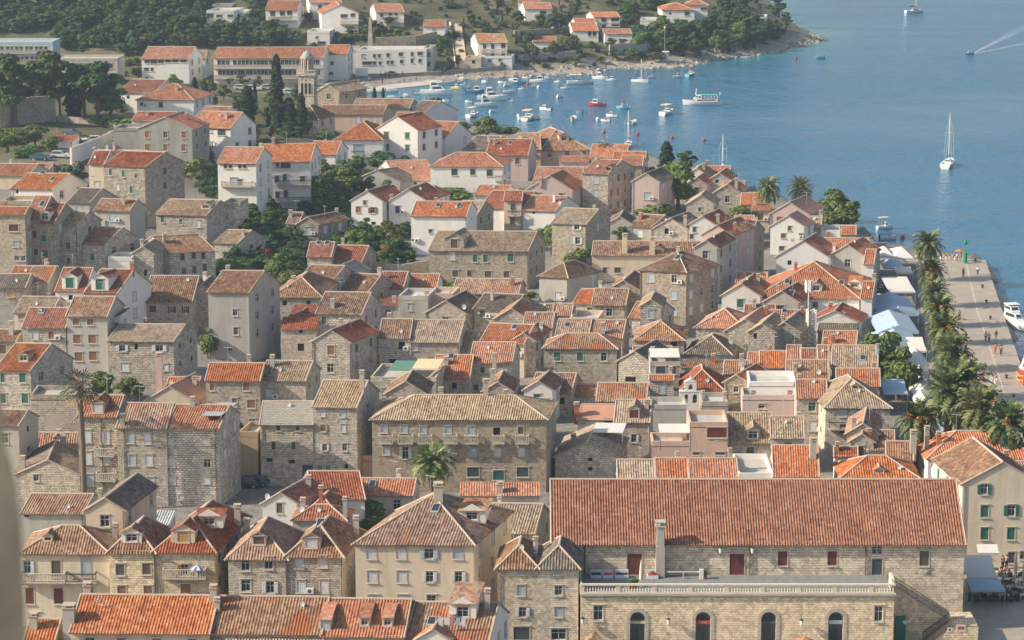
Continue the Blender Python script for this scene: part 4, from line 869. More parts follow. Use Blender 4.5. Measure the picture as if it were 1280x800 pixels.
H(852,905,487,514,'H',29,'gp','rd','chapel roof of plain red tiles behind the little white belfry',sk=2,rot=0,wins=[(890,495,'d',8,8)],cat='chapel')
H(905,934,494,520,'E',26,'sw','or','rounded stone gable with orange coping right of the belfry',d=8,sk=22,rot=4)
H(905,936,466,488,'G',16,'sw','mx','small tan roof with stone spirelet right of the chapel',sk=4,ex=[('c',.7,.2,1.8,'chim_p',.6)])
H(850,906,458,480,'S',6,'sw','mx','long thin strip of tan roof behind the red chapel roof',d=4)
H(906,956,424,452,'E',26,'st','pk','pale smooth gable roof right of the dark tan roof',d=10,sk=16,rot=4,wins=[(916,438,'n',3,5)])
H(935,968,436,462,'E',32,'sw','tn','yellowish gable with small arched hole at the right of the centre',d=9,sk=14,rot=4,wins=[(944,420,'n',4,7)])
H(934,972,456,480,'G',16,'sw','or','bright orange gable roof below the yellowish gable',sk=6)
H(664,714,489,520,'G',24,'st','br','stone house with brown roof and a roof window left of the orange strip roofs',sk=8,rot=4,wins=[(702,501,'n',7,9)],ex=[('k',.45,.6)])
H(655,690,494,530,'E',18,'wh','br','small white gable with brown roof touching the palace end',d=7,sk=12)
H(715,746,493,516,'G',13,'st','or','left orange strip roof right of the brown roof with roof window',sk=3)
H(746,808,500,522,'G',22,'st','mx','long mottled roof right of the left orange strip roof',sk=4)
H(722,770,523,545,'G',18,'wh','pk','white house with smooth salmon roof and dark red window',sk=14,rot=0,wins=[(760,517,'r',9,9),(727,520,'w',8,5)],ex=[('c',-.05,.1,1.6,'chim_r',.7)])
H(768,812,526,574,'G',27,'st','tn','stone house with tan roof, pointed dormer and red shutter',sk=4,wins=[(792,548,'W',6,9)],ex=[('d',.55,.05,1.6,1.5,'r'),('t',.9,.3,.4)])
H(694,772,570,604,'E',17,'st','tn','wide blank stone gable with two bricked windows behind the great hall',d=11,sk=6,rot=3,wins=[(738,573,'n',6,5),(738,586,'n',6,5)],ex=[('a',.5,1.0,.5,.9,1.0,'canvas'),('c',.2,.5,.6)])
H(812,858,512,540,'F',4,'gp','fl','plain grey block between tan roofed house and concrete terrace',d=5,rot=0,sk=0)
H(877,910,508,534,'F',4,'cc','fl','concrete roof terrace with rusted vents in front of the little belfry',d=6,rot=0,sk=0,ex=[('c',.1,.4,1.4,'chim_p',.4),('c',.9,.3,1.4,'chim_p',.5)])
H(815,862,558,590,'F',4,'pe','fl','salmon block with open loggia under a white awning',d=5,rot=0,sk=0,ex=[('a',.2,1,.0,.8,1.9,'canvas')])
H(862,910,534,590,'F',4,'pe','fl','salmon coloured block with wide dark red window',d=7,rot=0,sk=0,wins=[(896,541,'r',24,12),(856+14,567,'k',8,3),(900,567,'k',12,3)])
H(911,966,552,588,'G',37,'st','tn','stone house with tan roof and little pointed dormer right of the salmon block',sk=3,rot=0,ex=[('d',.55,.04,1.7,1.3,'o')])
H(773,820,602,634,'G',28,'gp','tn','tan section of the low roof row directly behind the great hall',sk=0,rot=0)
H(820,862,602,634,'G',30,'gp','or','left orange section of the low roof row directly behind the great hall',sk=0,rot=0)
H(862,923,602,634,'G',30,'gp','or','right orange section of the low roof row directly behind the great hall',sk=0,rot=0)
H(923,966,598,632,'F',4,'wh','fl','flat white roof directly behind the great hall',d=10,rot=0,sk=0)
# right centre fillers seen between the big roofs
H(740,782,380,408,'G',20,'sw','mx','patched roof house below the grey rendered hip roof house',sk=8)
H(716,760,378,402,'G',18,'st','or','rubble house with orange brown roof and weedy wall top',sk=18,rot=10)
H(758,800,372,400,'E',22,'sw','br','brown gable in front of the long cream house',d=9,sk=12)
H(786,822,396,420,'G',20,'st','or','orange roofed stone house in front of the pyramid roofed house',sk=16,rot=8)
H(645,690,393,420,'G',14,'sw','tn','left tan ribbed roof below the grey rendered house',sk=6)
H(690,714,393,420,'G',14,'sw','mx','small ribbed roof with white dormer below the grey rendered house',sk=6)
H(712,748,402,424,'F',4,'cr','fl','cream flat roofed block with low parapet below the patched roofs',d=6)
H(800,826,400,424,'E',26,'sw','tn','pointed yellow tan gable roof below the pyramid roofed house',d=7,sk=6)
H(870,930,408,436,'H',24,'st','or','orange hip roofed house left of the pale smooth gable',sk=10,rot=6)
H(902,950,380,412,'E',26,'wh','or','white house with smooth orange gable roof below the pink house',d=9,sk=14,rot=4)
H(930,968,396,424,'G',16,'gp','rd','dark red roofed house with terrace below the smooth orange gable',sk=6,ex=[('c',.3,.4,1)])
H(920,958,352,380,'G',12,'gp','or','salmon lean roof below the waterfront lane',sk=8)
# left part, upper town
H(111,130,204,272,'G',16,'cr','rd','cream left bay of the tall stone house with red roof',sk=4,rot=8,wins=[(121,230,'w',6,6)])
H(130,182,206,276,'G',19,'st','rd','tall stone house with red roof and small green shutters',sk=34,rot=12,d=9,wins=[(138,215,'g',4,8),(154,217,'g',4,8),(170,220,'g',4,6),(147,234,'w',4,8),(164,237,'g',4,9),(148,254,'w',3,8),(166,257,'g',4,9),(157,254,'n',3,5),(168,276,'g',7,10)],sw='1x2g')
H(14,66,235,256,'G',20,'wh','or','white house with orange roof and two skylights in the upper left',sk=30,rot=6,ex=[('k',.35,.5),('k',.75,.3)],wins=[(21,235,'n',3,6)])
H(-10,36,218,236,'G',14,'cr','or','small orange roofed house at the left edge above the white house',sk=20,rot=4)
H(36,60,214,232,'G',10,'cr','or','tiny orange roof among shrubs in the upper left',sk=14)
H(0,52,256,286,'F',4,'oc','fl','long beige wall block with dark doorway at the left edge',d=6,rot=0,wins=[(23,255,'n',4,9),(35,254,'k',3,6)])
H(-12,31,267,340,'G',9,'st','or','old stone front with nearly flat roof at the left edge',d=5,rot=2,sk=4,wins=[(17,285,'r',12,8),(20,305,'l',7,7),(21,323,'o',6,6),(29,323,'o',5,6)])
H(31,50,272,338,'G',28,'st','or','narrow stone house with bright orange roof in the left terrace row',rot=6,sk=14,wins=[(43,293,'r',5,9),(45,315,'r',5,8)],ex=[('k',.7,.3)],d=8)
H(50,68,277,340,'G',24,'st','rd','narrow stone house with white dormer and green shutters in the left terrace row',rot=6,sk=14,wins=[(54,298,'g',7,8),(55,317,'g',8,9)],ex=[('d',.3,.03,1.5,1.5,'o','g','wh')],d=8)
H(68,96,281,338,'G',18,'sw','tn','stone house with pale tan roof ending the left terrace row',rot=8,sk=20,wins=[(85,307,'r',5,8),(86,326,'k',4,7)],d=7)
H(85,112,252,280,'G',18,'gp','dk','grey roofed house with satellite dish behind the left terrace row',rot=8,sk=20)
H(118,162,262,300,'G',14,'gp','br','brownish roof patch behind the white terrace box',rot=6,sk=14,d=6)
H(128,162,274,300,'F',4,'wh','fl','white roof terrace box with pale canopy in the upper left',d=5,ex=[('a',.0,.9,.1,.9,1.3,'canvas')])
H(97,131,304,340,'G',22,'st','mx','stone house with half brown, half orange roof and wide right gable',rot=8,sk=34,wins=[(115,321,'g',5,8)],d=8)
H(135,165,326,350,'F',4,'wh','fl','white curved terrace house below the stone gable',d=5)
H(165,192,322,352,'E',14,'st','tn','small stone gable with rounded top above the brown roofed row',d=7,wins=[(182,341,'n',4,8)])
H(195,258,267,296,'G',19,'sw','tn','long stone house with weathered tan roof and tiny white dormer',rot=8,sk=20,wins=[(203,274,'g',4,8),(226,277,'g',4,7),(248,280,'w',5,8)],ex=[('d',.88,.2,1.7,.8,'k','g','wh')],d=9)
H(278,300,258,290,'F',4,'st','fl','stone block beside the white iron pergola',d=6)
H(212,269,315,350,'G',22,'st','br','stone house with brown roof and dark red shutters turned to the left',rot=-16,sk=-38,d=8,wins=[(228,321,'r',5,9),(242,317,'r',5,9),(254,314,'r',5,10),(230,339,'k',5,7),(243,337,'k',5,9),(256,334,'k',5,9)])
H(268,297,303,324,'G',17,'st','tn','small stone house with grey tan roof beside the dark bushes',rot=8,sk=30,sw='1x1n')
H(-8,32,358,380,'G',16,'sw','dk','low house with plain dark brown roof at the left edge',rot=0,wins=[(13,367,'y',8,8)])
H(32,60,352,376,'G',20,'st','mx','small house with tan and orange roof below the left terrace row',rot=4,sk=8,ex=[('c',.3,.9,1.1,'chim_r')])
H(12,66,344,362,'G',12,'wh','or','white gabled house with flat orange roof behind the tan and orange roof',rot=4,sk=10)
H(69,106,363,388,'G',29,'wh','rd','left white house with big dormer and dark green window',rot=3,sk=4,ex=[('d',.47,.04,2.5,2.0,'g','g','wh'),('c',.45,.9,1.0,'chim_r')])
H(106,147,365,420,'G',30,'wh','rd','right white house with big dormer beside a tall stone gable',rot=4,sk=24,ex=[('d',.42,.04,2.7,2.0,'g','g','wh'),('c',.95,.5,1.0,'chim_r')],sw='1x2w',d=9)
H(83,134,394,474,'G',24,'gp','mx','grey rendered house with four brown shuttered windows',rot=2,sk=8,wins=[(95,402,'b',8,8),(113,402,'b',8,8),(96,424,'b',9,10),(115,424,'b',9,10),(98,446,'b',9,10),(116,445,'b',9,10)])
H(134,150,398,470,'Q',0,'wh','rd','slim white house with steep dark red roof beside the grey rendered house',d=5,s=.6,rot=0)
H(28,82,408,470,'G',24,'st','rd','stone house with red brown roof and skylight left of the grey rendered house',rot=2,sk=6,wins=[(44,419,'w',8,10),(64,419,'b',7,9),(66,441,'k',7,9)],ex=[('k',.3,.4),('c',.85,.6,.8)])
H(18,64,390,414,'G',20,'cr','tn','small house with yellow tan roof at the left, above the red brown roof',rot=4,sk=10,wins=[(26,396,'y',6,6)])
H(42,70,392,414,'F',4,'gp','fl','pale grey terrace cube with dark window at the left',d=4,wins=[(49,391,'d',4,10)])
H(60,88,402,420,'G',18,'wh','rd','small dark red roof between terrace cube and grey rendered house',rot=6,sk=10)
H(-14,20,425,462,'G',14,'oc','br','stub of an ochre house with chimney at the left edge',rot=4,sk=10,ex=[('c',.7,.3,1.6)])
H(-6,38,461,540,'G',34,'st','or','stone house with bright orange roof, one dormer and green shutters at the left edge',rot=6,sk=26,d=9,wins=[(3,472,'g',5,12),(28,472,'g',8,12),(4,498,'g',7,12),(31,498,'g',8,12)],ex=[('d',.62,.15,1.4,1.0,'o'),('c',.25,1.0,1.4)])
H(66,98,475,505,'G',14,'bl','rd','low house with dark red roof and pale blue porch on a stone terrace',rot=-4,sk=-30,wins=[(83,484,'d',8,13),(73,486,'l',3,8)],d=7)
H(38,97,500,566,'F',4,'sw','fl','massive rubble retaining block under the pale blue porch house',d=6,rot=0,sk=0)
H(135,217,425,482,'G',21,'st','tn','stone house with grey tan roof and white open shutters',rot=3,sk=16,d=8,wins=[(153,435,'W',8,8),(170,433,'n',4,8),(199,435,'W',9,8),(156,459,'w',10,9),(207,459,'w',6,8)])
H(180,240,376,414,'G',32,'st','br','stone house with deep brown ribbed roof and three red shuttered windows',rot=1,sk=4,wins=[(191,386,'r',9,9),(215,387,'R',5,9),(238-6,387,'R',5,9)])
H(240,262,366,411,'E',10,'sw','br','narrow stone gable beside the dark alley, next to the deep brown roof',d=8,wins=[(243,367,'k',5,6)],sk=4)
H(260,311,364,448,'G',27,'gp','br','tall grey stone tower house with ribbed brown roof and three small windows',rot=3,sk=24,d=9,wins=[(294,391,'o',6,7),(295,414,'o',6,9),(288,436,'o',6,6)],ex=[('c',.03,.6,.8)])
H(208,247,484,520,'G',13,'cr','or','low cream house with orange roof behind the pink chimney',rot=0,sk=6,wins=[(250-6,492,'n',3,4)],ex=[('c',-.2,-.1,5.0,'w_pk',.9)])
H(182,242,500,530,'E',18,'cr','pk','house with smooth salmon gable roof behind the broad apartment house',d=9,sk=14,rot=4)
H(222,246,498,520,'G',10,'wh','or','tiny white house with orange roof right of the salmon gable',sk=4)
H(262,338,470,474,'F',4,'st','fl','low stone terrace wall above the plain orange roof',d=4) if 0 else None
# far left, by the car park
H(149,192,115,140,'G',17,'wh','rd','white house with dark red roof near the pines',sk=30,rot=10,d=9)
H(171,242,124,150,'H',20,'wh','or','white house with wide orange hip roof left of the cypress pair',sk=14,rot=2,wins=[(177,130,'n',4,5),(201,131,'d',5,6)],ex=[('c',.6,.3,.8)])
H(165,214,150,176,'G',11,'wh','rd','low house with red roof behind the grey rendered gable',sk=14,rot=4,ex=[('c',.3,.3,.5)])
H(173,240,160,202,'E',14,'cc','rd','large blank grey cement gable house by the car park',d=9,sk=14,rot=4)
H(240,288,158,198,'G',20,'wh','or','white apartment house with stacked balconies and orange roof',sk=24,rot=14,d=8,wins=[(249,158,'d',7,8),(262,150,'w',6,6),(246,178,'r',6,8),(256,177,'r',6,8),(277,165,'d',10,8)],ex=[('b',.05,.55,4.0,'stone'),('b',.08,.6,7.0,'stone')])
H(244,276,146,176,'G',14,'wh','or','upper orange roof of the balcony apartment house',sk=20,rot=12)
H(142,174,164,192,'F',4,'cc','fl','low grey concrete annex left of the blank cement gable',d=7,rot=0)
H(112,175,204,214,'G',17,'cr','rd','low red roofed house with brick chimney below the car park wall',sk=8,rot=4,ex=[('c',.05,.2,1.8,'chim_r',.7),('c',.35,.5,1.2,'w_cr',.5)])
H(58,90,176,184,'S',8,'wh','or','tiny hut with orange roof in the trees by the car park',d=5)
H(272,320,203,262,'G',20,'wh','or','white apartment house with curved corner, left half with red shutters',sk=8,rot=6,wins=[(282,208,'d',4,5),(288,208,'d',4,5),(300,208,'d',4,5),(306,208,'d',4,5),(292,226,'l',8,7),(300,228,'d',6,7)],ex=[('b',.1,.9,4.6,'stone')])
H(322,388,202,256,'G',22,'wh','or','white apartment house with three tiers of balconies on the right half',sk=12,rot=-6,wins=[(347,206,'d',4,7),(357,203,'d',12,8),(346,224,'g',5,8),(356,222,'g',5,8),(347,244,'r',5,8),(357,242,'r',5,8),(378,224,'o',6,7)],ex=[('b',.35,1.0,4.8,'iron'),('b',.35,1.0,8.2,'iron'),('c',.2,.5,.9)],s=.45)
H(385,420,192,216,'G',16,'wh','or','white house with orange roof between apartment house and pyramid roof',sk=10,rot=4)
# monastery by the cove
H(397,424,118,142,'E',13,'sw','tn','monastery church nave with tan gable roof beside the bell tower',d=10,sk=30,rot=10,cat='church',name='church')
H(440,512,134,150,'G',11,'sw','mx','long tan roofed monastery wing by the cove',sk=14,rot=2)
H(398,478,142,160,'G',11,'pe','br','long brown roofed monastery wing in front of the tan wing',sk=10,rot=2,d=9)
H(508,530,140,156,'G',16,'wh','dk','dark slate coloured boathouse end by the cove',sk=34,rot=20)
H(362,398,148,166,'H',20,'pk','br','brown hip roofed house beside the monastery bell tower',sk=16,rot=6,d=9)
H(556,610,0,0,'G',1,'wh','or','x') if 0 else None
H(1080,1092,330,372,'G',8,'wh','or','narrow white seafront house whose balconies face the marquee, further one',sk=6,rot=4,d=16,sw='5x3d')
H(1076,1090,372,420,'G',8,'wh','or','narrow white seafront house whose balconies face the marquee, nearer one',sk=6,rot=4,d=16,sw='5x3d')
# ---------- hotels and villas across the cove
def villa(*a,**k): k.setdefault('low',5.0); return H(*a,**k)
villa(-30,66,55,94,'F',4,'bl','fl','four storey blue panelled hotel at the upper left edge',d=9,rot=0,sk=4,sw='1x3n',w='16x4d',name='hotel',cat='hotel',ex=[('b',.0,1.0,2.5,'stone'),('b',.0,1.0,5.3,'stone')])
villa(48,147,76,106,'F',4,'gp','fl','long grey hotel block with ribbon windows partly behind pines',d=9,rot=0,sk=4,w='18x3d',name='hotel',cat='hotel')
villa(177,236,73,104,'G',15,'wh','or','white guest house with pale orange roof and one row of six windows',rot=2,sk=14,d=10,wins=[(184,77,'d',6,4),(192,77,'d',8,5),(201,77,'d',7,4),(210,76,'d',7,4),(219,75,'d',7,4),(229,75,'d',7,4),(183,87,'d',6,4),(190,87,'d',3,4),(183,98,'o',4,3)])
villa(238,256,72,98,'G',9,'wh','or','small white annex with balconies right of the guest house',rot=2,sk=4,wins=[(249,70,'d',4,4)],ex=[('b',.1,.9,2.8,'stone')])
villa(267,404,72,104,'G',13,'wh','or','very long hotel with orange roof and three tiers of balconies',rot=-1,sk=10,w='28x3d',name='hotel',cat='hotel',ex=[('b',.0,1.0,2.9,'stone'),('b',.0,1.0,5.8,'stone')])
villa(404,434,67,100,'G',11,'wh','or','plain white right end block of the long hotel',rot=0,sk=8,wins=[(415,79,'d',4,4),(412,92,'d',8,3)])
villa(434,448,64,92,'F',4,'gp','fl','recessed grey link block between the two long white buildings',d=8,rot=0,sk=0)
villa(447,533,65,93,'F',4,'wh','fl','long flat roofed white building with scattered square windows above the beach',d=9,rot=-2,sk=10,wins=[(454,70,'l',4,4),(459,79,'d',12,4),(468,70,'d',3,4),(474,70,'d',3,4),(468,79,'d',4,4),(475,79,'d',3,4),(485,69,'d',4,4),(485,78,'d',3,4),(490,78,'d',3,4),(501,68,'d',5,4),(502,77,'d',4,4),(515,67,'d',3,5),(525,67,'d',6,4),(515,76,'d',3,5),(525,76,'d',4,4)])
villa(530,541,62,90,'F',4,'gp','fl','balcony end of the flat roofed white building',d=7,rot=0,sk=6,w='1x3d')
villa(258,292,16,36,'F',4,'wh','fl','modern white villa with flat roofs high on the wooded hill',d=9,rot=0,sk=14,wins=[(262,20,'d',8,5),(274,20,'d',7,3),(289,20,'d',7,3)],ex=[('b',.1,.9,4.0,'stone')])
villa(290,308,17,32,'F',4,'wh','fl','right wing of the modern white villa on the hill',d=7,rot=0,wins=[(298,19,'n',4,4)])
villa(265,290,9,20,'F',4,'cc','fl','set back grey upper block of the modern villa',d=6,rot=0)
villa(332,372,12,36,'G',11,'wh','or','white villa with orange roof and long veranda at the top left',rot=0,sk=8,d=9,wins=[(341,17,'d',6,6),(353,17,'d',6,5),(362,16,'d',6,6),(353,24,'l',22,4)],ex=[('b',.1,.95,3.0,'stone')])
villa(387,427,3,24,'G',8,'wh','or','white villa cut by the top edge, centre left',rot=0,sk=-10,d=9,wins=[(400,9,'d',4,6),(409,8,'d',4,5),(422,6,'d',8,5)])
villa(402,448,16,42,'E',10,'wh','or','white villa with blank left gable above the flat roofed annex',rot=0,sk=-10,d=10,wins=[(430,20,'d',8,4),(441,19,'d',5,4)],ex=[('b',.5,1,3.2,'stone')])
villa(384,412,42,56,'F',4,'wh','fl','white flat roofed annex with garden on top below the villas',d=8,rot=0,wins=[(396,47,'o',3,3),(402,54,'d',10,4)])
villa(470,505,15,32,'G',10,'wh','or','white villa with orange roof and terraces near the stone obelisk',rot=0,sk=-14,d=9,wins=[(477,19,'d',4,4),(488,17,'d',4,4),(495,10,'d',3,4),(490,24,'d',14,4)],ex=[('b',.3,1,3.0,'stone')])
villa(529,556,33,44,'G',8,'wh','or','small villa with orange roof beside the long hillside steps',rot=0,sk=4,d=8,wins=[(543,38,'l',4,4),(548,37,'d',8,5)])
villa(597,634,53,74,'G',11,'wh','mx','white house with weathered orange roof above the rocky shore',rot=0,sk=-12,d=10,wins=[(606,58,'o',4,6),(616,58,'d',4,6),(629,57,'d',5,6),(605,67,'o',3,5),(616,67,'d',4,5),(629,67,'d',4,5)],ex=[('b',.1,1,2.9,'stone')])
villa(603,640,73,82,'F',4,'wh','fl','low white annex in front of the house above the rocky shore',d=6,rot=0,wins=[(612,76,'d',4,3),(625,75,'d',4,3)])
villa(581,601,75,84,'F',4,'cr','fl','small pale boathouse at the foot of the hillside steps',d=6,rot=0,wins=[(592,77,'n',4,4)])
villa(656,690,11,26,'G',8,'wh','or','white villa with orange roof and side wing at the top middle',rot=0,sk=-10,d=8,wins=[(679,16,'d',8,4)])
villa(648,674,2,14,'G',6,'wh','or','villa just cut by the top edge in the middle',rot=0,sk=0,d=8)
villa(666,695,52,60,'G',6,'wh','or','low house with orange roof behind a dark hedge on the headland',rot=0,sk=0,d=7)
villa(716,748,38,50,'G',10,'wh','or','white cottage with two dark doors on the headland',rot=0,sk=-12,d=8,wins=[(737,42,'d',4,6),(743,42,'d',4,6)])
villa(720,746,30,42,'G',7,'wh','or','upper wing of the white cottage on the headland',rot=0,sk=-10,d=8)
villa(742,775,21,38,'G',6,'wh','or','white house with dark upper balcony on the headland',rot=0,sk=-14,d=8,wins=[(755,25,'d',6,5),(769,24,'d',10,5),(755,33,'d',4,4),(769,33,'d',9,5)],ex=[('b',.4,1,2.9,'iron')])
villa(756,790,42,56,'G',6,'wh','or','low white house with thin orange roof above the retaining wall',rot=0,sk=-8,d=8,wins=[(763,50,'d',5,4),(777,51,'d',5,4)])
villa(800,820,27,38,'F',4,'wh','fl','small plain white house with a single window on the headland',d=7,rot=0,wins=[(811,32,'d',2,3)])
villa(828,868,12,25,'H',9,'wh','or','white villa with orange hip roof under the headland pines',rot=0,sk=-6,d=10,wins=[(838,17,'n',3,3),(859,17,'d',6,5)],s=.4)
villa(856,885,6,24,'H',8,'wh','or','right orange hip roof of the headland villa',rot=0,sk=6,d=9,wins=[(880,11,'d',8,3)])
villa(946,958,23,34,'F',4,'wh','fl','little white house half hidden near the tip of the headland',d=6,rot=0,wins=[(953,25,'d',6,4)])
villa(832,843,41,48,'F',4,'cc','fl','grey flat roofed hut among the headland pines',d=5,rot=0,wins=[])
villa(680,742,64,66,'F',4,'wh','fl','x') if 0 else None
simple('sign_red',(.55,.03,.03),.5,noisy=0); simple('baluster',(.66,.58,.46),.85); simple('zinc_d',(.30,.33,.32),.6,noisy=.2); simple('mast',(.62,.61,.58),.6)
plaster('flag',(.22,.225,.225),.5,1.2)
# ---------- the great hall (arsenal) with its terrace, shops and stairs
def proj(p):
    x,y,z=p; dp=y*CP+(CH-z)*SP; return 640+F*x/dp, 400+F*((CH-z)*CP-y*SP)/dp
Gf=at_z(724,814,1.35); YF=Gf.y
def on_y(px,py,Y): return at_y(px,py,Y)
zt=on_y(900,741,YF).z           # terrace floor
YB=YF+6.6                        # upper wall
ar=empty('great_hall',(on_y(726,741,YF).x,YB,1.35),0,'huge stone hall with a vast tile roof and balustraded terrace over arched shops','historic hall')
O0=Vector(ar.location)
def Lc(p): return Vector(p)-O0
XL=on_y(690,676,YB).x-O0.x; XR=on_y(1206,676,YB).x-O0.x; zE=on_y(900,676,YB).z-O0.z; ztl=zt-O0.z
dF=YB-YF
xt1=on_y(1118,741,YF).x-O0.x    # right end of the terrace
def px_hole(px,py,wp,hp,Y):
    p=on_y(px,py,Y); k=kpx(p); return (p.x-O0.x-wp/k/2,p.x-O0.x+wp/k/2,p.z-O0.z-hp/k/2,p.z-O0.z+hp/k/2)
mb=MB()
up=[(793,704,18,25,'r'),(921,706,18,29,'r'),(978,698,11,18,'r'),(1040,698,11,18,'r'),(1096,709,12,20,'d'),(1096,688,12,10,'o'),(1155,698,11,19,'k')]
holes=[]
for px,py,wp,hp,st in up:
    h=px_hole(px,py,wp,hp,YB); 
    if st in 'rd' and hp>19: h=(h[0],h[1],ztl+.02,h[3])
    holes.append((h[0],h[0]+round(h[1]-h[0],1),h[2],h[2]+round(h[3]-h[2],1)))
D=16.0
wall_face(mb,lambda u,z,i:Vector((u+XL,i,z)),XR-XL,-2,zE,[(a-XL,b-XL,c,e) for a,b,c,e in holes])
for f,l in ((lambda u,z,i:Vector((XR-i,u,z)),D),(lambda u,z,i:Vector((XR-u,D-i,z)),XR-XL),(lambda u,z,i:Vector((XL+i,u,z)),D)): wall_face(mb,f,l,-2,zE,[])
pr=on_y(900,597,YB); kk=kpx(on_y(900,676,YB)); q=D/2; dd=math.atan2(CH-zE,YB); sA=(79/(kk*q)-math.sin(dd))/math.cos(dd)
for X in (XL,XR): mb.face([(X,0,zE),(X,D,zE),(X,D/2,zE+sA*D/2-.05)])
# corbels under the eaves
n=60
for i in range(n): 
    x=XL+.4+(XR-XL-.8)*i/(n-1); mb.box(x-.12,-.3,zE-.42,x+.12,-.005,zE-.16,0)
mb.build('wall',['w_as'],ar)
for (a,b,c,e),(px,py,wp,hp,st) in zip(holes,up):
    o=put_window(ar,(a,0,c),0,b-a,e-c,st)
    if hp>19 or st=='d': o.name='door'
Rm=roof_mesh(XR-XL,D,sA,'G',0,'ar',zE,lod=5,ov=.55,go=.15,seed=99,amp=.07,pitch=.30)
ro=Rm.build('roof',['t_ar','mortar','fascia'],ar,); ro.location=(XL,0,0)
# big chimney against the front
c0=on_y(820,700,YB-1.0).x-O0.x; c1=on_y(831,700,YB-1.0).x-O0.x; ct=on_y(825,655,YB-1.0).z-O0.z
m2=MB(); m2.box(c0,-1.1,ztl,c1,-.0,zE-.35,0); m2.box(c0+.08,-1.08,zE-.35,c1-.08,-.06,ct-.35,0); m2.box(c0-.12,-1.2,ct-.35,c1+.12,.02,ct-.2,0)
for a in (c0+.02,c1-.14):
    for b in (-1.1,-.18): m2.box(a,b,ct-.2,a+.12,b+.12,ct+.15,0)
m2.box(c0-.1,-1.2,ct+.15,c1+.1,.0,ct+.24,0); m2.build('chimney',['w_gp'],ar)
# down pipes, plaques, lintel, coat of arms
for px in (1082,937,731):
    x=on_y(px,700,YB).x-O0.x; m2=MB(); m2.tube([(x,-.14,zE-.5),(x,-.12,zE-.8),(x,-.12,ztl+.02)],.075,6); m2.build('drainpipe',['s_k'],ar)
m2=MB(); h=px_hole(1157,714,9,8,YB); m2.box(h[0],-.06,h[2],h[1],-.002,h[3],0)
cx,cz=(h[0]+h[1])/2,(h[2]+h[3])/2; m2.tube([(cx,-.1,cz),(cx,-.06,cz)],.26,10,1); m2.tube([(cx,-.13,cz+.05),(cx,-.1,cz-.0)],.14,6,0); m2.build('relief_plaque',['surround','w_gp'],ar)
m2=MB(); h=px_hole(1009,691,6,4,YB); m2.box(h[0],-.03,h[2],h[1],-.002,h[3],0); m2.build('plaque',['surround'],ar)
m2=MB(); h=px_hole(921,684,26,2,YB); m2.box(h[0],-.22,h[2],h[1],-.002,h[3],0); m2.build('lintel',['surround'],ar)
def lantern(px,py,Y,hang=False):
    p=on_y(px,py,Y)-O0; m2=MB(); y=p.y-.55
    if hang: m2.tube([(p.x,p.y-.02,p.z+.9),(p.x,y,p.z+.95),(p.x,y,p.z+.45)],.025,5)
    else: m2.tube([(p.x,p.y-.02,p.z-.5),(p.x,y,p.z-.55),(p.x,y,p.z-.25)],.03,5)
    m2.tube([(p.x,y,p.z-.25),(p.x,y,p.z-.2),(p.x,y,p.z+.3),(p.x,y,p.z+.34)],[.12,.14,.24,.26],6,1); m2.tube([(p.x,y,p.z+.34),(p.x,y,p.z+.55)],[.28,.03],6,0)
    m2.build('wall_lantern',['iron','frame_w'],ar)
for px,py in ((900,687),(940,687)): lantern(px,py,YB)
# terrace block
shops=[797,879,961,1045]
th=[]
for px in shops:
    p=on_y(px,765,YF); k=kpx(p); x=p.x-O0.x; th.append((x-.8,x+.8,-.0,p.z-O0.z))
wins_=[px_hole(748,766,12,19,YF),px_hole(1098.5,767,11,20,YF)]
th2=[(round(a,3),round(a,3)+round(b-a,1),c,c+round(e-c,1)) for a,b,c,e in wins_]
mb=MB(); f=lambda u,z,i:Vector((u,-dF+i,z))
# arched openings: cut as rectangles and refilled above the springing
wall_face(mb,lambda u,z,i:f(u,z,i),xt1,-2,ztl,th+th2,0,.35)
for a,b,c,e in th:
    r=(b-a)/2; cx=(a+b)/2; zs=e-r; n=12
    for i in range(n):
        t0,t1=PI*i/n,PI*(i+1)/n; P=lambda t,rr=r:(cx-rr*math.cos(t),zs+rr*math.sin(t))
        A0,A1=P(t0),P(t1)
        mb.face([f(A0[0],A0[1],0),f(A1[0],A1[1],0),f(A1[0],e,0),f(A0[0],e,0)])
        mb.face([f(A0[0],A0[1],0),f(A0[0],A0[1],.35),f(A1[0],A1[1],.35),f(A1[0],A1[1],0)])
for X,inn in ((0,1),(xt1,-1)): mb.face([(X,-dF,-2),(X,0,-2),(X,0,ztl),(X,-dF,ztl)])
mb.build('terrace_wall',['w_as'],ar)
m2=MB(); m2.box(0,-dF-.02,ztl-.02,xt1,-.01,ztl+.0,0); m2.build('terrace_floor',['flag'] if 'flag' in M else ['w_gp'],ar)
m2=MB(); m2.box(-.1,-dF-.28,ztl-.25,xt1+.15,-dF-.005,ztl-.02,0); m2.box(-.05,-dF-.16,ztl-.42,xt1+.1,-dF-.006,ztl-.25,0); m2.build('cornice',['w_gp'],ar)
for a,b,c,e in th2: put_window(ar,(a,-dF,c),0,b-a,e-c,'o')
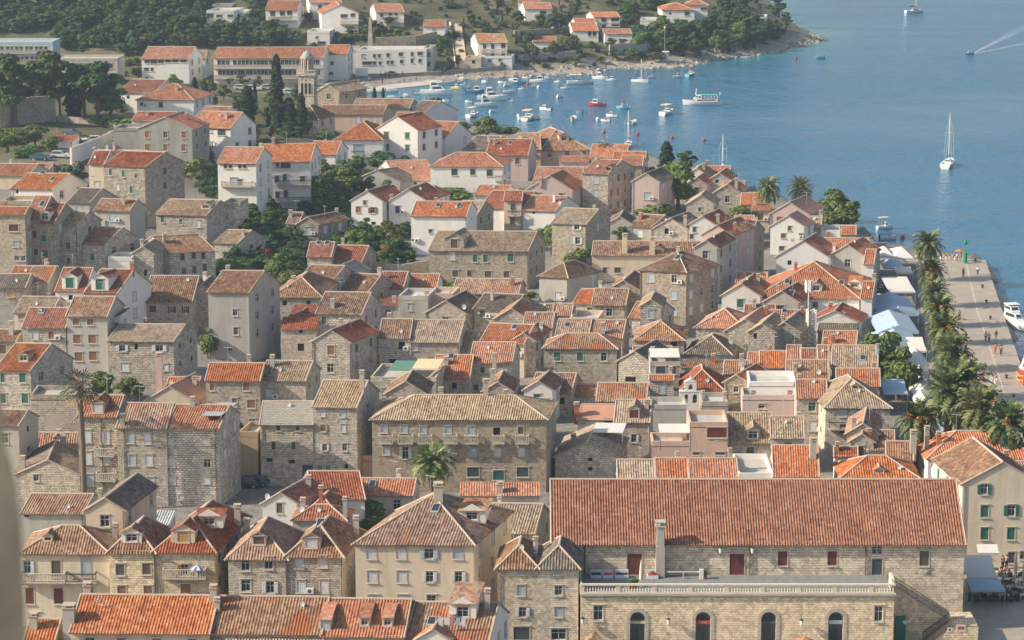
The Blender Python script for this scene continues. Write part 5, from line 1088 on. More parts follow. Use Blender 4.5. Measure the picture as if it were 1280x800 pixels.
for i,(a,b,c,e) in enumerate(th):
    r=(b-a)/2; cx=(a+b)/2; zs=e-r; m2=MB(); n=14; y=-dF+.33
    for k in range(n):   # glazing: fan and pane
        t0,t1=PI*k/n,PI*(k+1)/n; m2.face([(cx,y,zs),(cx-r*math.cos(t0),y,zs+r*math.sin(t0)),(cx-r*math.cos(t1),y,zs+r*math.sin(t1))][::-1],1)
    m2.face([(a,y,0),(b,y,0),(b,y,zs),(a,y,zs)],1)
    m2.box(a,y-.06,zs-.05,b,y-.005,zs+.03,2); m2.box(cx-.04,y-.06,0,cx+.04,y-.005,zs-.05,2)
    for k in range(1,6): t=PI*k/6; m2.tube([(cx,y-.03,zs),(cx-r*math.cos(t),y-.03,zs+r*math.sin(t))],.03,4,2)
    for k in range(n):   # voussoirs
        t0,t1=PI*k/n+.02,PI*(k+1)/n-.02
        for (r0,r1) in ((r,r+.42),):
            q=[(cx-rr*math.cos(t),zs+rr*math.sin(t)) for rr,t in ((r0,t0),(r1,t0),(r1,t1),(r0,t1))]
            m2.face([(u,-dF-.07,z) for u,z in q],0); 
            for j in range(4): k2=(j+1)%4; m2.face([(q[j][0],-dF-.07,q[j][1]),(q[j][0],-dF,q[j][1]),(q[k2][0],-dF,q[k2][1]),(q[k2][0],-dF-.07,q[k2][1])],0)
    for s_ in (-1,1):
        X=cx+s_*(r+.2); 
        for z in range(0,int(zs/.45)): m2.box(X-.2,-dF-.06,z*.45+.02,X+.2,-dF-.001,z*.45+.43,0)
    dr=m2.build('shop_door',['surround','glass','iron'],ar)
    m3=MB(); zz=zs-.42
    if i==1:
        m3.box(a+.02,y-.16,zz-.22,b-.02,y-.07,zz+.22,0); m3.build('sign_board',['sign_red'],dr)
        cu=bpy.data.curves.new('lettering','FONT'); cu.body='TISAK'; cu.size=.34; cu.extrude=.01; cu.align_x='CENTER'; cu.align_y='CENTER'
        to=bpy.data.objects.new('lettering',cu); col.objects.link(to); dg=bpy.context.evaluated_depsgraph_get(); me=bpy.data.meshes.new_from_object(to.evaluated_get(dg)); bpy.data.objects.remove(to)
        me.materials.clear(); me.materials.append(M['frame_w']); o=link('lettering',me,dr,(cx,y-.18,zz)); o.rotation_euler=(PI/2,0,0)
    elif i in (0,2): m3.box(a+.02,y-.16,zz-.16,b-.02,y-.07,zz+.16,0); m3.build('sign_board',['surround' if i==0 else 's_d'],dr)
    else: m3.box(a+.1,y-.1,zz-.22,b-.1,y-.07,zz+.22,0); m3.build('transom_panel',['w_bl'],dr)
for px,py in ((728,775),(835,776),(1001,777)): lantern(px,py,YF,True)
# balustrade
m2=MB(); m3=MB()
nb=int(xt1/.30)
def balus(mb,x,y,z,h=.72,mt=0):
    mb.tube([(x,y,z),(x,y,z+.08),(x,y,z+.25),(x,y,z+.52),(x,y,z+h)],[.085,.06,.105,.05,.085],6,mt)
for i in range(nb+1):
    x=.12+(xt1-.24)*i/nb
    if i%13==0: m2.box(x-.25,-dF-.02,ztl,x+.25,-dF+.22,ztl+.9,0)
    else: balus(m2,x,-dF+.1,ztl+.1)
m2.box(0,-dF-.06,ztl,xt1,-dF+.26,ztl+.1,0); m2.box(-.05,-dF-.08,ztl+.82,xt1+.1,-dF+.28,ztl+.98,0)
m2.box(xt1-.3,-dF+.24,ztl,xt1,-dF+2.6,ztl+1.5,0); m2.box(-.05,-dF+.3,ztl,.15,-.02,ztl+1.0,0)
m2.build('balustrade',['baluster'] if 'baluster' in M else ['w_cr'],ar)
# stairs: long flight down to the right, landing, short flight back
xs0=xt1+.02; xs1=on_y(1186,770,YB-3).x-O0.x; zl=on_y(1190,776,YB-3.2).z-O0.z; n=26
m2=MB(); ys0,ys1=-3.2,-.02
for i in range(n):
    x=xs0+(xs1-xs0)*i/n; x2=xs0+(xs1-xs0)*(i+1)/n; z=ztl+(zl-ztl)*(i+1)/n
    m2.box(x,ys0,-2,x2-.001,ys1,z,0)
xr=XR+.9
m2.box(xs1,-5.4,-2,xr,ys1,zl,0)
n2=14; xe=on_y(1156,800,YB-5).x-O0.x
for i in range(n2):
    x=xs1-(xs1-xe)*i/n2; x2=xs1-(xs1-xe)*(i+1)/n2; z=zl*(1-(i+1)/n2)
    m2.box(x2,-5.4,-2,x-.001,ys0-.01,max(z,.05),0)
m2.build('staircase',['w_as'],ar)
m2=MB()
def railing(P,Q,step=.16):
    P=Vector(P);Q=Vector(Q); l=(Q-P).length; n=int(l/step)
    for i in range(n+1):
        p=P.lerp(Q,i/n); m2.tube([p,p+Vector((0,0,1.0))],.02,4)
    m2.tube([P+Vector((0,0,1)),Q+Vector((0,0,1))],.035,5); m2.tube([P+Vector((0,0,.1)),Q+Vector((0,0,.1))],.02,4)
railing((xs0,ys0+.06,ztl),(xs1,ys0+.06,zl)); railing((xs1-.1,-5.34,zl),(xe,-5.34,.05)); railing((xs1,-5.34,zl),(xr,-5.34,zl)); railing((xs1,ys0-.1,zl),(xe,ys0-.1,.05))
m2.build('railing',['iron'],ar)
m2=MB(); a=px_hole(1187,787,6,6,YB-5.4); b=px_hole(1201,785,12,9,YB-5.4)
m2.box(a[0],-5.46,a[2],a[1],-5.41,a[3],0); m2.box(a[0]+.15,-5.48,a[2]+.12,a[1]-.15,-5.462,a[3]-.14,1)
m2.build('notice_board',['frame_w','s_d'],ar)
m2=MB(); m2.box(b[0],-5.46,b[2],b[1],-5.41,b[3],0); m2.box(b[0]+.2,-5.48,b[2]+.25,b[0]+.55,-5.462,b[3]-.2,1); m2.box(b[0]+.62,-5.48,b[2]+.25,b[1]-.2,-5.462,b[3]-.2,2)
m2.build('notice_board',['w_pk','sign_red','s_g'],ar)
# dark green porch under the first flight
m2=MB(); p=on_y(1125,790,YB-3.3)-O0; m2.box(p.x-.55,-3.5,0,p.x+.55,-3.22,2.9,0); m2.tube([(p.x+.45,-3.62,2.3),(p.x+.45,-3.5,2.3)],.22,8,1); m2.build('porch_door',['s_g','frame_w'],ar)
# ---------- bell tower of the monastery
G=ground(385,147); tw=empty('bell_tower',G,-.12,'slender stone bell tower with open belfry and small dome by the cove','bell tower')
k=kpx(G); zz=lambda py:at_y(385,py,G.y).z-G.z
W=19.5/k; hs=zz(92); mb=MB(); hw=W/2
def arch_wall(mb,cx,w,z0,z1,y,ang,mt=0): pass
mb.box(-hw,-hw,-3,hw,hw,hs,0); 
for z,e in ((hs,.35),(zz(117),.12),(zz(100),.0)): 
    if e: mb.box(-hw-e,-hw-e,z-.35,hw+e,hw+e,z,0)
mb.build('shaft',['w_st'],tw)
for sx,ang in ((0,0),(1,PI/2),(-1,-PI/2)):
    m2=MB()
    for i,xx in enumerate((-hw*.5,0,hw*.5)):
        m2.box(xx-.28,-hw-.03,zz(116),xx+.28,-hw-.01,zz(104),0); m2.tube([(xx,-hw-.03,zz(104)),(xx,-hw-.011,zz(104))],.28,10,0)
        m2.tube([(xx,-hw-.03,zz(99)),(xx,-hw-.012,zz(99))],.17,8,0)
        m2.box(xx-.38,-hw-.12,zz(117),xx-.28,-hw-.0,zz(103),1); m2.box(xx+.28,-hw-.12,zz(117),xx+.38,-hw-.0,zz(103),1)
    o=m2.build('belfry_opening',['hole','surround'],tw); o.rotation_euler=(0,0,ang)
m2=MB(); m2.box(-hw-.4,-hw-.4,hs,hw+.4,hw+.4,hs+.25,0)
for i in range(7):
    for s_ in (-1,1):
        x=-hw-.2+(2*hw+.4)*i/6; m2.tube([(x,s_*(hw+.25),hs+.25),(x,s_*(hw+.25),hs+1)],.09,5,0); m2.tube([(s_*(hw+.25),x,hs+.25),(s_*(hw+.25),x,hs+1)],.09,5,0)
for s_ in (-1,1): m2.box(-hw-.35,s_*(hw+.25)-.1,hs+1,hw+.35,s_*(hw+.25)+.1,hs+1.15,0); m2.box(s_*(hw+.25)-.1,-hw-.14,hs+1,s_*(hw+.25)+.1,hw+.14,hs+1.15,0)
m2.build('parapet',['surround'],tw)
rr=13.5/2/k; h1=zz(73); m2=MB()
for i in range(8):
    a=2*PI*(i+.5)/8; m2.tube([(rr*math.cos(a),rr*math.sin(a),hs+.25),(rr*math.cos(a),rr*math.sin(a),h1)],.27,7,0)
    a2=2*PI*(i+1)/8; m2.tube([(rr*.95*math.cos(a2),rr*.95*math.sin(a2),hs+.25),(rr*.95*math.cos(a2),rr*.95*math.sin(a2),hs+1.1)],.3,6,0)
m2.tube([(0,0,h1),(0,0,h1+.5)],rr+.35,8,0); m2.build('drum',['w_st'],tw)
h2=zz(63); m2=MB(); m2.tube([(0,0,h1+.5+(h2-h1-.5)*t) for t in (0,.2,.45,.7,.88,1)],[rr+.1,rr+.02,rr*.85,rr*.6,rr*.33,.12],12,0); m2.tube([(0,0,h2),(0,0,h2+1.3)],.09,5,0); m2.build('dome',['zinc_d'],tw,smooth=True)
# ---------- small belfry with three arches
Yc=at_y(863,506,HS and [h for h in HS if 'chapel roof' in h[1]][0][6]-.9); k=kpx(Yc)
bf=empty('belfry',Yc,0,'little white wall belfry with three arched openings in front of the red roof','belfry')
m2=MB(); w=27/k; hh=33/k; 
def arch_slab(mb,x0,x1,z0,z1,holes,y0,y1,mt):
    ys=(y0,y1)
    for y in ys: wall_face(mb,lambda u,z,i,y=y:Vector((x0+u,y,z)),x1-x0,z0,z1,[(a-x0,b-x0,c,d) for a,b,c,d in holes],mt,0)
    for a,b,c,d in holes:
        r=(b-a)/2;cx=(a+b)/2
        for i in range(8):
            t0,t1=PI*i/8,PI*(i+1)/8; A0=(cx-r*math.cos(t0),d-r+r*math.sin(t0)); A1=(cx-r*math.cos(t1),d-r+r*math.sin(t1))
            for y in ys: mb.face([(A0[0],y,A0[1]),(A1[0],y,A1[1]),(A1[0],y,d),(A0[0],y,d)],mt)
            mb.face([(A0[0],y0,A0[1]),(A0[0],y1,A0[1]),(A1[0],y1,A1[1]),(A1[0],y0,A1[1])],mt)
        for X in (a,b): mb.face([(X,y0,c),(X,y1,c),(X,y1,d-r),(X,y0,d-r)],mt)
        mb.face([(a,y0,c),(b,y0,c),(b,y1,c),(a,y1,c)],mt)
    for X in (x0,x1): mb.face([(X,y0,z0),(X,y1,z0),(X,y1,z1),(X,y0,z1)],mt)
    mb.face([(x0,y0,z1),(x1,y0,z1),(x1,y1,z1),(x0,y1,z1)],mt)
z1=hh*.5; arch_slab(m2,-w/2,w/2,-1.5,z1,[(-w*.30,-w*.10,.25,z1-.35),(w*.10,w*.30,.25,z1-.35)],0,.6,0)
m2.box(-w/2-.08,-.07,z1,w/2+.08,.67,z1+.14,0)
z2=hh*.88; arch_slab(m2,-w*.27,w*.27,z1+.14,z2,[(-w*.1,w*.1,z1+.35,z2-.3)],0,.6,0)
m2.face([(-w*.3,-.04,z2),(w*.3,-.04,z2),(0,-.04,z2+.55)]);m2.face([(-w*.3,.64,z2),(w*.3,.64,z2),(0,.64,z2+.55)]);
m2.face([(-w*.3,-.04,z2),(0,-.04,z2+.55),(0,.64,z2+.55),(-w*.3,.64,z2)]);m2.face([(w*.3,-.04,z2),(0,-.04,z2+.55),(0,.64,z2+.55),(w*.3,.64,z2)])
m2.box(-.04,.25,z2+.5,.04,.33,z2+1.0); m2.box(-.18,.27,z2+.78,.18,.31,z2+.86); m2.build('belfry_wall',['w_wh'],bf)
for x,z in ((-w*.2,z1-.6),(w*.2,z1-.6),(0,z2-.55)):
    m3=MB(); m3.tube([(x,.3,z),(x,.3,z-.1),(x,.3,z-.35),(x,.3,z-.45)],[.04,.13,.19,.25],8); m3.build('bell',['iron'],bf)
# ---------- obelisk chimney
G=ground(463,64); k=kpx(G); hgt=at_y(463,22,G.y).z-G.z; m2=MB(); m2.tube([(0,0,-4),(0,0,hgt*.0),(0,0,hgt*.96),(0,0,hgt)],[5.2/k*1.05,5.2/k,2.2/k,2.0/k],4,0); o=m2.build('obelisk',['w_st']); o.location=G; o.rotation_euler=(0,0,.78); tag(o,'tall tapering stone obelisk rising behind the long white building','obelisk')
# ---------- lattice mast
Gm=ground(1013,448); k=kpx(Gm)
Tm=at_y(1013,350,Gm.y).z-Gm.z; ms=empty('antenna_mast',Gm,.15,'pale steel lattice mast with panel antennas among orange roofs','antenna mast'); m2=MB()
zm=at_y(1013,387,Gm.y).z-Gm.z
for sx in (-1,1):
    for sy in (-1,1): m2.tube([(sx*1.0,sy*1.0,-1),(sx*.62,sy*.62,zm*.45),(sx*.62,sy*.62,zm)],.12,4)
n=10
for i in range(n):
    z0,z1=zm*i/n,zm*(i+1)/n; w0=1.0-.38*min(1,i/n/.45); w1=w0-.05
    for a in range(4):
        c=[(-1,-1),(1,-1),(1,1),(-1,1)]; p,q_=c[a],c[(a+1)%4]
        m2.tube([(p[0]*w0,p[1]*w0,z0),(q_[0]*w1,q_[1]*w1,z1)],.08,4); m2.tube([(q_[0]*w0,q_[1]*w0,z0),(p[0]*w1,p[1]*w1,z1)],.08,4); m2.tube([(p[0]*w0,p[1]*w0,z0),(q_[0]*w0,q_[1]*w0,z0)],.05,4)
m2.build('lattice',['mast'],ms)
m2=MB(); m2.tube([(-.5,0,zm),(-.5,0,Tm)],.1,6); m2.tube([(-.5,0,zm+2.2),(.6,0,zm+2.2)],.05,5); m2.build('pole',['mast'],ms)
for i in range(5):
    a=i*1.26; m2=MB(); m2.box(-.14,-.09,-.9,.14,.09,.9); o=m2.build('panel_antenna',['frame_w'],ms); o.location=(-.5+.55*math.cos(a),.55*math.sin(a),Tm-.9-.1*(i%2)); o.rotation_euler=(0,0,a+PI/2)
# ---------- quay, promenade, square
simple('paver',(.33,.29,.24),.85); 
def sheet(name,pts,z,matn,th=None,holes=None):
    mb=MB(); P=[(p[0],p[1],z) for p in pts]; mb.face(P,0)
    if th:
        for i in range(len(P)): j=(i+1)%len(P); a,b=P[i],P[j]; mb.face([a,b,(b[0],b[1],z-th),(a[0],a[1],z-th)],1)
    return tag(mb.build(name,[matn,'w_sw']),kind='structure')
QZ=1.45
def q(px,py,z=QZ): return at_z(px,py,z)
quay_m=[(1176,322),(1232,325),(1241,352),(1252,385),(1263,418),(1275,452),(1290,492),(1312,560),(1330,640),(1340,900)]
pts=[q(a,b) for a,b in quay_m]+[q(1148,900),q(1165,600),q(1160,450),q(1150,380),q(1143,318)]
def pave_mat(name,c1,c2,mort,w,h,ms=.02):
    m,nt,b=mat(name); b.inputs['Roughness'].default_value=.7; g=N(nt,'ShaderNodeNewGeometry')
    br=N(nt,'ShaderNodeTexBrick',Scale=1.0); br.inputs['Brick Width'].default_value=w; br.inputs['Row Height'].default_value=h; br.inputs['Mortar Size'].default_value=ms
    br.inputs['Color1'].default_value=(*c1,1); br.inputs['Color2'].default_value=(*c2,1); br.inputs['Mortar'].default_value=(*mort,1)
    L(nt,g.outputs['Position'],br.inputs['Vector']); no=N(nt,'ShaderNodeTexNoise',Scale=.4,Detail=6.,Roughness=.7); L(nt,g.outputs['Position'],no.inputs['Vector'])
    h_=N(nt,'ShaderNodeHueSaturation'); L(nt,br.outputs['Color'],h_.inputs['Color']); L(nt,mth(nt,'ADD',mth(nt,'MULTIPLY',no.outputs['Fac'],.7),.62),h_.inputs['Value']); L(nt,h_.outputs[0],b.inputs['Base Color'])
pave_mat('quay_p',(.40,.34,.27),(.36,.31,.25),(.24,.21,.17),1.6,.9); pave_mat('square_p',(.36,.35,.33),(.29,.285,.275),(.15,.15,.15),.9,.45,.04)
sheet('quay',pts,QZ,'quay_p',3.5)
sq=[q(1120,812,1.36),q(1420,830,1.36),q(1420,640,1.36),q(1190,600,1.36),q(1120,640,1.36)]
sheet('square',[at_z(a,b,1.39) for a,b in ((560,900),(1420,900),(1420,690),(1207,690),(1200,760),(560,770))],1.40,'square_p')
# pale line along the quay
ln=[(1207,326),(1215,360),(1222,390),(1236,430),(1252,480),(1262,520)]
mb=MB()
for i in range(len(ln)-1):
    a,b=q(*ln[i],QZ+.004),q(*ln[i+1],QZ+.004); mb.face([(a.x-.12,a.y,a.z),(a.x+.12,a.y,a.z),(b.x+.12,b.y,b.z),(b.x-.12,b.y,b.z)])
tag(mb.build('quay_drain_line',['surround']),kind='structure')
# light kerb of the seafront
# beach
bc=[(393,112),(412,103),(440,99),(500,98),(545,100),(560,102),(530,107),(500,110),(470,114),(440,112),(425,112)]
mb=MB(); P=[ground(a,b)+Vector((0,0,.06)) for a,b in bc]; c=sum(P,Vector())/len(P); c.z+=.1
for i in range(len(P)): mb.face([c,P[i],P[(i+1)%len(P)]])
simple('sand',(.56,.50,.42),.95); tag(mb.build('beach',['sand']),kind='structure')
# ---------- vegetation
def leaf_mat(name,a,b_,c_,dry=None):
    m,nt,b=mat(name); b.inputs['Roughness'].default_value=.7; b.inputs['Specular IOR Level'].default_value=.25; pa=name=='l_pa'
    g=N(nt,'ShaderNodeNewGeometry'); oi=N(nt,'ShaderNodeObjectInfo')
    n=N(nt,'ShaderNodeTexNoise',Scale=.55,Detail=3.); L(nt,g.outputs['Position'],n.inputs['Vector'])
    wn=mth(nt,'ADD',mth(nt,'MULTIPLY',g.outputs['Random Per Island'],.55),mth(nt,'MULTIPLY',n.outputs['Fac'],.55))
    if pa:
        uvn=N(nt,'ShaderNodeUVMap',uv_map='UVMap'); sx=N(nt,'ShaderNodeSeparateXYZ'); L(nt,uvn.outputs[0],sx.inputs[0]); wn=mth(nt,'ADD',mth(nt,'MULTIPLY',sx.outputs[0],.8),mth(nt,'MULTIPLY',g.outputs['Random Per Island'],.2))
    c=ramp(nt,wn,[(.15,a),(.5,b_),(.85,c_)])
    h=N(nt,'ShaderNodeHueSaturation'); L(nt,c,h.inputs['Color']); L(nt,mth(nt,'ADD',mth(nt,'MULTIPLY',oi.outputs['Random'],.4),.8),h.inputs['Value']); L(nt,mth(nt,'ADD',mth(nt,'MULTIPLY',mth(nt,'FRACT',mth(nt,'MULTIPLY',oi.outputs['Random'],13.7)),.05),.475),h.inputs['Hue'])
    L(nt,h.outputs[0],b.inputs['Base Color'])
    tr=N(nt,'ShaderNodeBsdfTranslucent'); L(nt,h.outputs[0],tr.inputs['Color']); mx=N(nt,'ShaderNodeMixShader'); mx.inputs[0].default_value=.22
    L(nt,b.outputs[0],mx.inputs[1]); L(nt,tr.outputs[0],mx.inputs[2]); L(nt,mx.outputs[0],nt.nodes['Material Output'].inputs['Surface'])
leaf_mat('l_br',(.040,.078,.016),(.10,.155,.036),(.20,.25,.07)); leaf_mat('l_pi',(.022,.052,.020),(.050,.095,.030),(.12,.17,.05))
leaf_mat('l_cy',(.012,.028,.016),(.022,.045,.022),(.045,.070,.032)); leaf_mat('l_ol',(.06,.08,.045),(.10,.125,.07),(.16,.18,.10))
leaf_mat('l_pa',(.035,.06,.016),(.12,.155,.05),(.27,.29,.12)); leaf_mat('l_ye',(.12,.13,.03),(.22,.20,.05),(.30,.22,.07)); leaf_mat('l_bo',(.10,.02,.03),(.20,.04,.06),(.24,.10,.09))
simple('bark',(.13,.10,.075),.95); simple('bark_p',(.17,.125,.085),.95); simple('dates',(.55,.20,.03),.7); simple('leaf_dry',(.28,.20,.10),.9)
def quadcloud(mb,pts,size,rg,mt=0,up=.3):
    for p,n in pts:
        n=Vector((n[0]+rg.gauss(0,.45),n[1]+rg.gauss(0,.45),n[2]+up+rg.gauss(0,.4)))
        if n.length<.01: continue
        n.normalize(); a=n.orthogonal().normalized(); b=n.cross(a); t=rg.uniform(0,PI); u=a*math.cos(t)+b*math.sin(t); v=n.cross(u)
        s=size*rg.uniform(.55,1.3); p=Vector(p)
        mb.face([p-u*s*.5-v*s*.2,p+u*s*.3-v*s*.5,p+u*s*.55+v*s*.25,p-u*s*.15+v*s*.55],mt)
def blob(rg,c,r,n,flat=1.0,shell=.55):
    out=[]
    for _ in range(n):
        d=Vector((rg.gauss(0,1),rg.gauss(0,1),rg.gauss(0,1))).normalized()
        if d.z<-.35 and rg.random()<.7: d.z=-d.z
        rr=r*(shell+(1-shell)*rg.random()**.5)*rg.uniform(.82,1.12)
        out.append((Vector(c)+Vector((d.x*rr,d.y*rr,d.z*rr*flat)),d))
    return out
TR={}
def tree_tpl(kind,i):
    """crown and trunk meshes, ten metres tall (bushes: one metre)"""
    key=(kind,i)
    if key in TR: return TR[key]
    rg=random.Random(hash(kind)%1 + 31*i+{'broad':1,'pine':2,'cypress':3,'bush':4,'olive':5,'palm':6,'fan':7,'yellow':8,'bougain':9}[kind]*101)
    cr=MB(); tk=MB(); m1='l_br'
    if kind in('broad','olive','yellow'):
        m1={'broad':'l_br','olive':'l_ol','yellow':'l_ye'}[kind]
        nb=rg.randint(11,15); tk.tube([(0,0,-1),(rg.uniform(-.2,.2),0,2.2),(rg.uniform(-.4,.4),rg.uniform(-.3,.3),4.5)],[.45,.33,.22],7)
        for b in range(nb):
            a=rg.uniform(0,2*PI); h=rg.uniform(2.4,8.6); e=math.sin(max(.1,min(1,(h-1.2)/8.4))*PI)**.6
            d=rg.uniform(.2,1)*3.4*e; c=Vector((math.cos(a)*d,math.sin(a)*d,h)); r=rg.uniform(1.1,2.1)
            quadcloud(cr,blob(rg,c,r,int(150*r/1.5),.85),.62,rg); tk.tube([(0,0,rg.uniform(1.8,3.8)),tuple(c*.55+Vector((0,0,h*.25))),tuple(c)],[.2,.12,.04],5,cap=False)
    elif kind=='pine':
        m1='l_pi'; nb=rg.randint(13,17); lean=rg.uniform(-.8,.8)
        tk.tube([(0,0,-1),(lean*.3,0,3),(lean,rg.uniform(-.4,.4),7.5)],[.42,.30,.14],7)
        for b in range(nb):
            a=rg.uniform(0,2*PI); h=rg.uniform(3.8,9.4); w=3.3*(1-abs(h-6.3)/4.6)**.5; d=w*rg.uniform(.25,1); c=Vector((lean*h/8+math.cos(a)*d,math.sin(a)*d,h)); r=rg.uniform(.8,1.6)
            quadcloud(cr,blob(rg,c,r,int(150*r/1.2),.55),.5,rg,up=.6); tk.tube([(lean*h/10,0,h*.72),tuple(c)],[.14,.05],5,cap=False)
    elif kind=='cypress':
        m1='l_cy'; tk.tube([(0,0,-1),(0,0,8)],[.22,.06],6)
        for j in range(1500):
            h=rg.uniform(.35,10); t=h/10; w=.95*(t**.25)*(1-t)**.55*1.35+.04; w*=1+.16*math.sin(h*2.1+i)+.1*math.sin(h*5.3); a=rg.uniform(0,2*PI); d=Vector((math.cos(a),math.sin(a),.5))
            quadcloud(cr,[((d.x*w*rg.uniform(.7,1.1),d.y*w*rg.uniform(.7,1.1),h),d)],.42,rg,up=.1)
    elif kind in ('bush','bougain'):
        m1='l_br' if kind=='bush' else 'l_bo'; tk.tube([(0,0,-.3),(0,0,.5)],[.06,.03],5)
        for b in range(6):
            a=rg.uniform(0,2*PI); d=rg.uniform(.1,.42); c=(math.cos(a)*d,math.sin(a)*d,rg.uniform(.2,.62)); quadcloud(cr,blob(rg,c,rg.uniform(.22,.36),110,.9),.11,rg)
    elif kind in('palm','fan'):
        m1='l_pa'; H_=6.2 if kind=='palm' else 8.9
        n=10; tk.tube([(math.sin(z*.4+i)*.05,0,z*H_/n) for z in range(-1,n+1)],[.52 if kind=='palm' else .17]*(n+1)+[.62 if kind=='palm' else .2],9)
        if kind=='palm':
            cr_n=62
            for f in range(cr_n):
                t=f/cr_n; a=f*2.39996+rg.uniform(-.1,.1); el=R(84-128*t**.85+rg.uniform(-6,6)); Lf=rg.uniform(3.5,4.1)*(1-.18*(1-t)); ca,sa=math.cos(a),math.sin(a); droop=rg.uniform(1.0,1.45); fr_=rg.random()
                P=[];ns=8; x=z=0; e=el
                for s in range(ns+1):
                    P.append(Vector((ca*(x+.3),sa*(x+.3),H_+z))); e=el-droop*(s/ns)**1.4; x+=math.cos(e)*Lf/ns; z+=math.sin(e)*Lf/ns
                side=Vector((-sa,ca,0))
                for s in range(ns):
                    p,q_=P[s],P[s+1]; mid_dir=(q_-p).normalized()
                    nn=side.cross(mid_dir)
                    wl=.58*math.sin(PI*min(1,.12+.88*(s+.6)/ns))**.6
                    for k_ in range(2):
                        pp=p.lerp(q_,k_/2); 
                        for sg in (-1,1):
                            tip=pp+side*sg*wl*rg.uniform(.85,1.1)+mid_dir*.42+nn*(-.02 if rg.random()<.5 else .16)*rg.uniform(.5,1.3)
                            cr.face([pp,pp+mid_dir*.27,tip+mid_dir*.08,tip-mid_dir*.06],1 if (t>.93 and rg.random()<.8) else 0,[(fr_,0)]*4)
                tk.tube(P[:-1],[.05-.005*s for s in range(ns)],3,1,cap=False)
            for f in range(0 if i%3==1 else 6):
                a=rg.uniform(0,2*PI); c=(math.cos(a)*1.5,math.sin(a)*1.5,H_+.25)
                quadcloud(cr,blob(rg,c,.5,70,1.2),.26,rg,mt=2); tk.tube([(0,0,H_),c],[.06,.05],4,1)
        else:
            for f in range(34):
                a=f*2.4; el=R(75-130*(f/34)); ca,sa=math.cos(a),math.sin(a); c=Vector((ca*math.cos(el)*.75,sa*math.cos(el)*.75,H_+.2+math.sin(el)*.75)); d=(c-Vector((0,0,H_+.2))).normalized(); side=d.cross(Vector((0,0,1))).normalized() if abs(d.z)<.98 else Vector((1,0,0))
                for s in range(9):
                    th=(s-4)*.34; v=(d*math.cos(th)+side*math.sin(th)); v.z-=.25*abs(s-4)/4; cr.face([c,c+v*.55+side*.05,c+v*.85+Vector((0,0,-.15)),c+v*.5-side*.05],1 if f>27 else 0)
                tk.tube([(0,0,H_+.1),c],[.03,.02],3,0,cap=False)
    mats=[m1,'leaf_dry','dates'] if kind in('palm','fan') else [m1]
    TR[key]=(cr.mesh('crown',mats),tk.mesh('trunk',['bark_p' if kind in('palm','fan') else 'bark','l_pa'],smooth=True)); return TR[key]
NAMES={'broad':'broadleaf_tree','pine':'pine_tree','cypress':'cypress_tree','bush':'bush','olive':'olive_tree','palm':'palm_tree','fan':'fan_palm','yellow':'broadleaf_tree','bougain':'bush'}
CATS={'broad':'tree','pine':'tree','cypress':'cypress','bush':'bush','olive':'tree','palm':'palm tree','fan':'palm tree','yellow':'tree','bougain':'bush'}
def tree(kind,px,py,hpx,label,group=None,wid=1.0,var=None,Gp=None,rs=None):
    rg=rs or rnd; var=rg.randint(0,3) if var is None else var
    G=Gp if Gp is not None else ground(px,py); k=kpx(G); h=hpx/(k*.965); base={'bush':1.0,'bougain':1.0,'palm':8.6,'fan':9.9}.get(kind,10.)
    s=h/base; c,t=tree_tpl(kind,var)
    r=empty(NAMES[kind],G,rg.uniform(0,6.28),label,CATS[kind],group,(s*wid,s*wid,s))
    link('crown',c,r); link('trunk',t,r); return r
# the waterfront palms
pal_=[(1158,352,62,'first palm at the sea end of the quay row'),(1163,385,60,'second palm from the sea end of the quay row, orange dates on the left'),(1168,410,58,'third palm from the sea end of the quay row, tucked in the row'),(1174,432,62,'fourth palm from the sea end of the quay row, with an orange date cluster'),(1180,465,72,'fifth palm from the sea end of the quay row, beside the marquee end'),(1188,502,82,'sixth palm of the quay row, with very broad crown'),(1184,572,108,'tall palm with bare trunk in the twin pair left of the quay row'),(1200,566,112,'tall palm with orange dates in the twin pair at the lower quay'),(1222,590,104,'palm with drooping crown between the twin palms and the right edge'),(1258,602,98,'palm at the right edge behind the orange hip roof'),(1148,592,88,'short palm with big orange date bunches left of the twin palms')]
for i,(px,py,h,lb) in enumerate(pal_): tree('palm',px,py,h*1.04,lb,'date palms along the quay',wid=.80,var=[1,0,1,2,3,1,4,0,1,3,2][i])
tree('palm',960,275,54,'palm beside the orange roofs near the water, left of two','palms by the waterfront houses',var=1,wid=.75); tree('palm',1000,272,50,'palm left of the big round tree, right of two','palms by the waterfront houses',var=4,wid=.8)
tree('palm',541,628,72,'broad date palm standing before the stone palace',var=1); tree('palm',755,218,40,'young palm in front of the orange roof near the old villa',var=1,wid=.7)
tree('palm',836,244,30,'palm among the dark trees right of the pink gable',var=1,wid=.8)
tree('fan',105,640,168,'very tall slender fan palm before the narrow balcony house',wid=1.15,var=0)
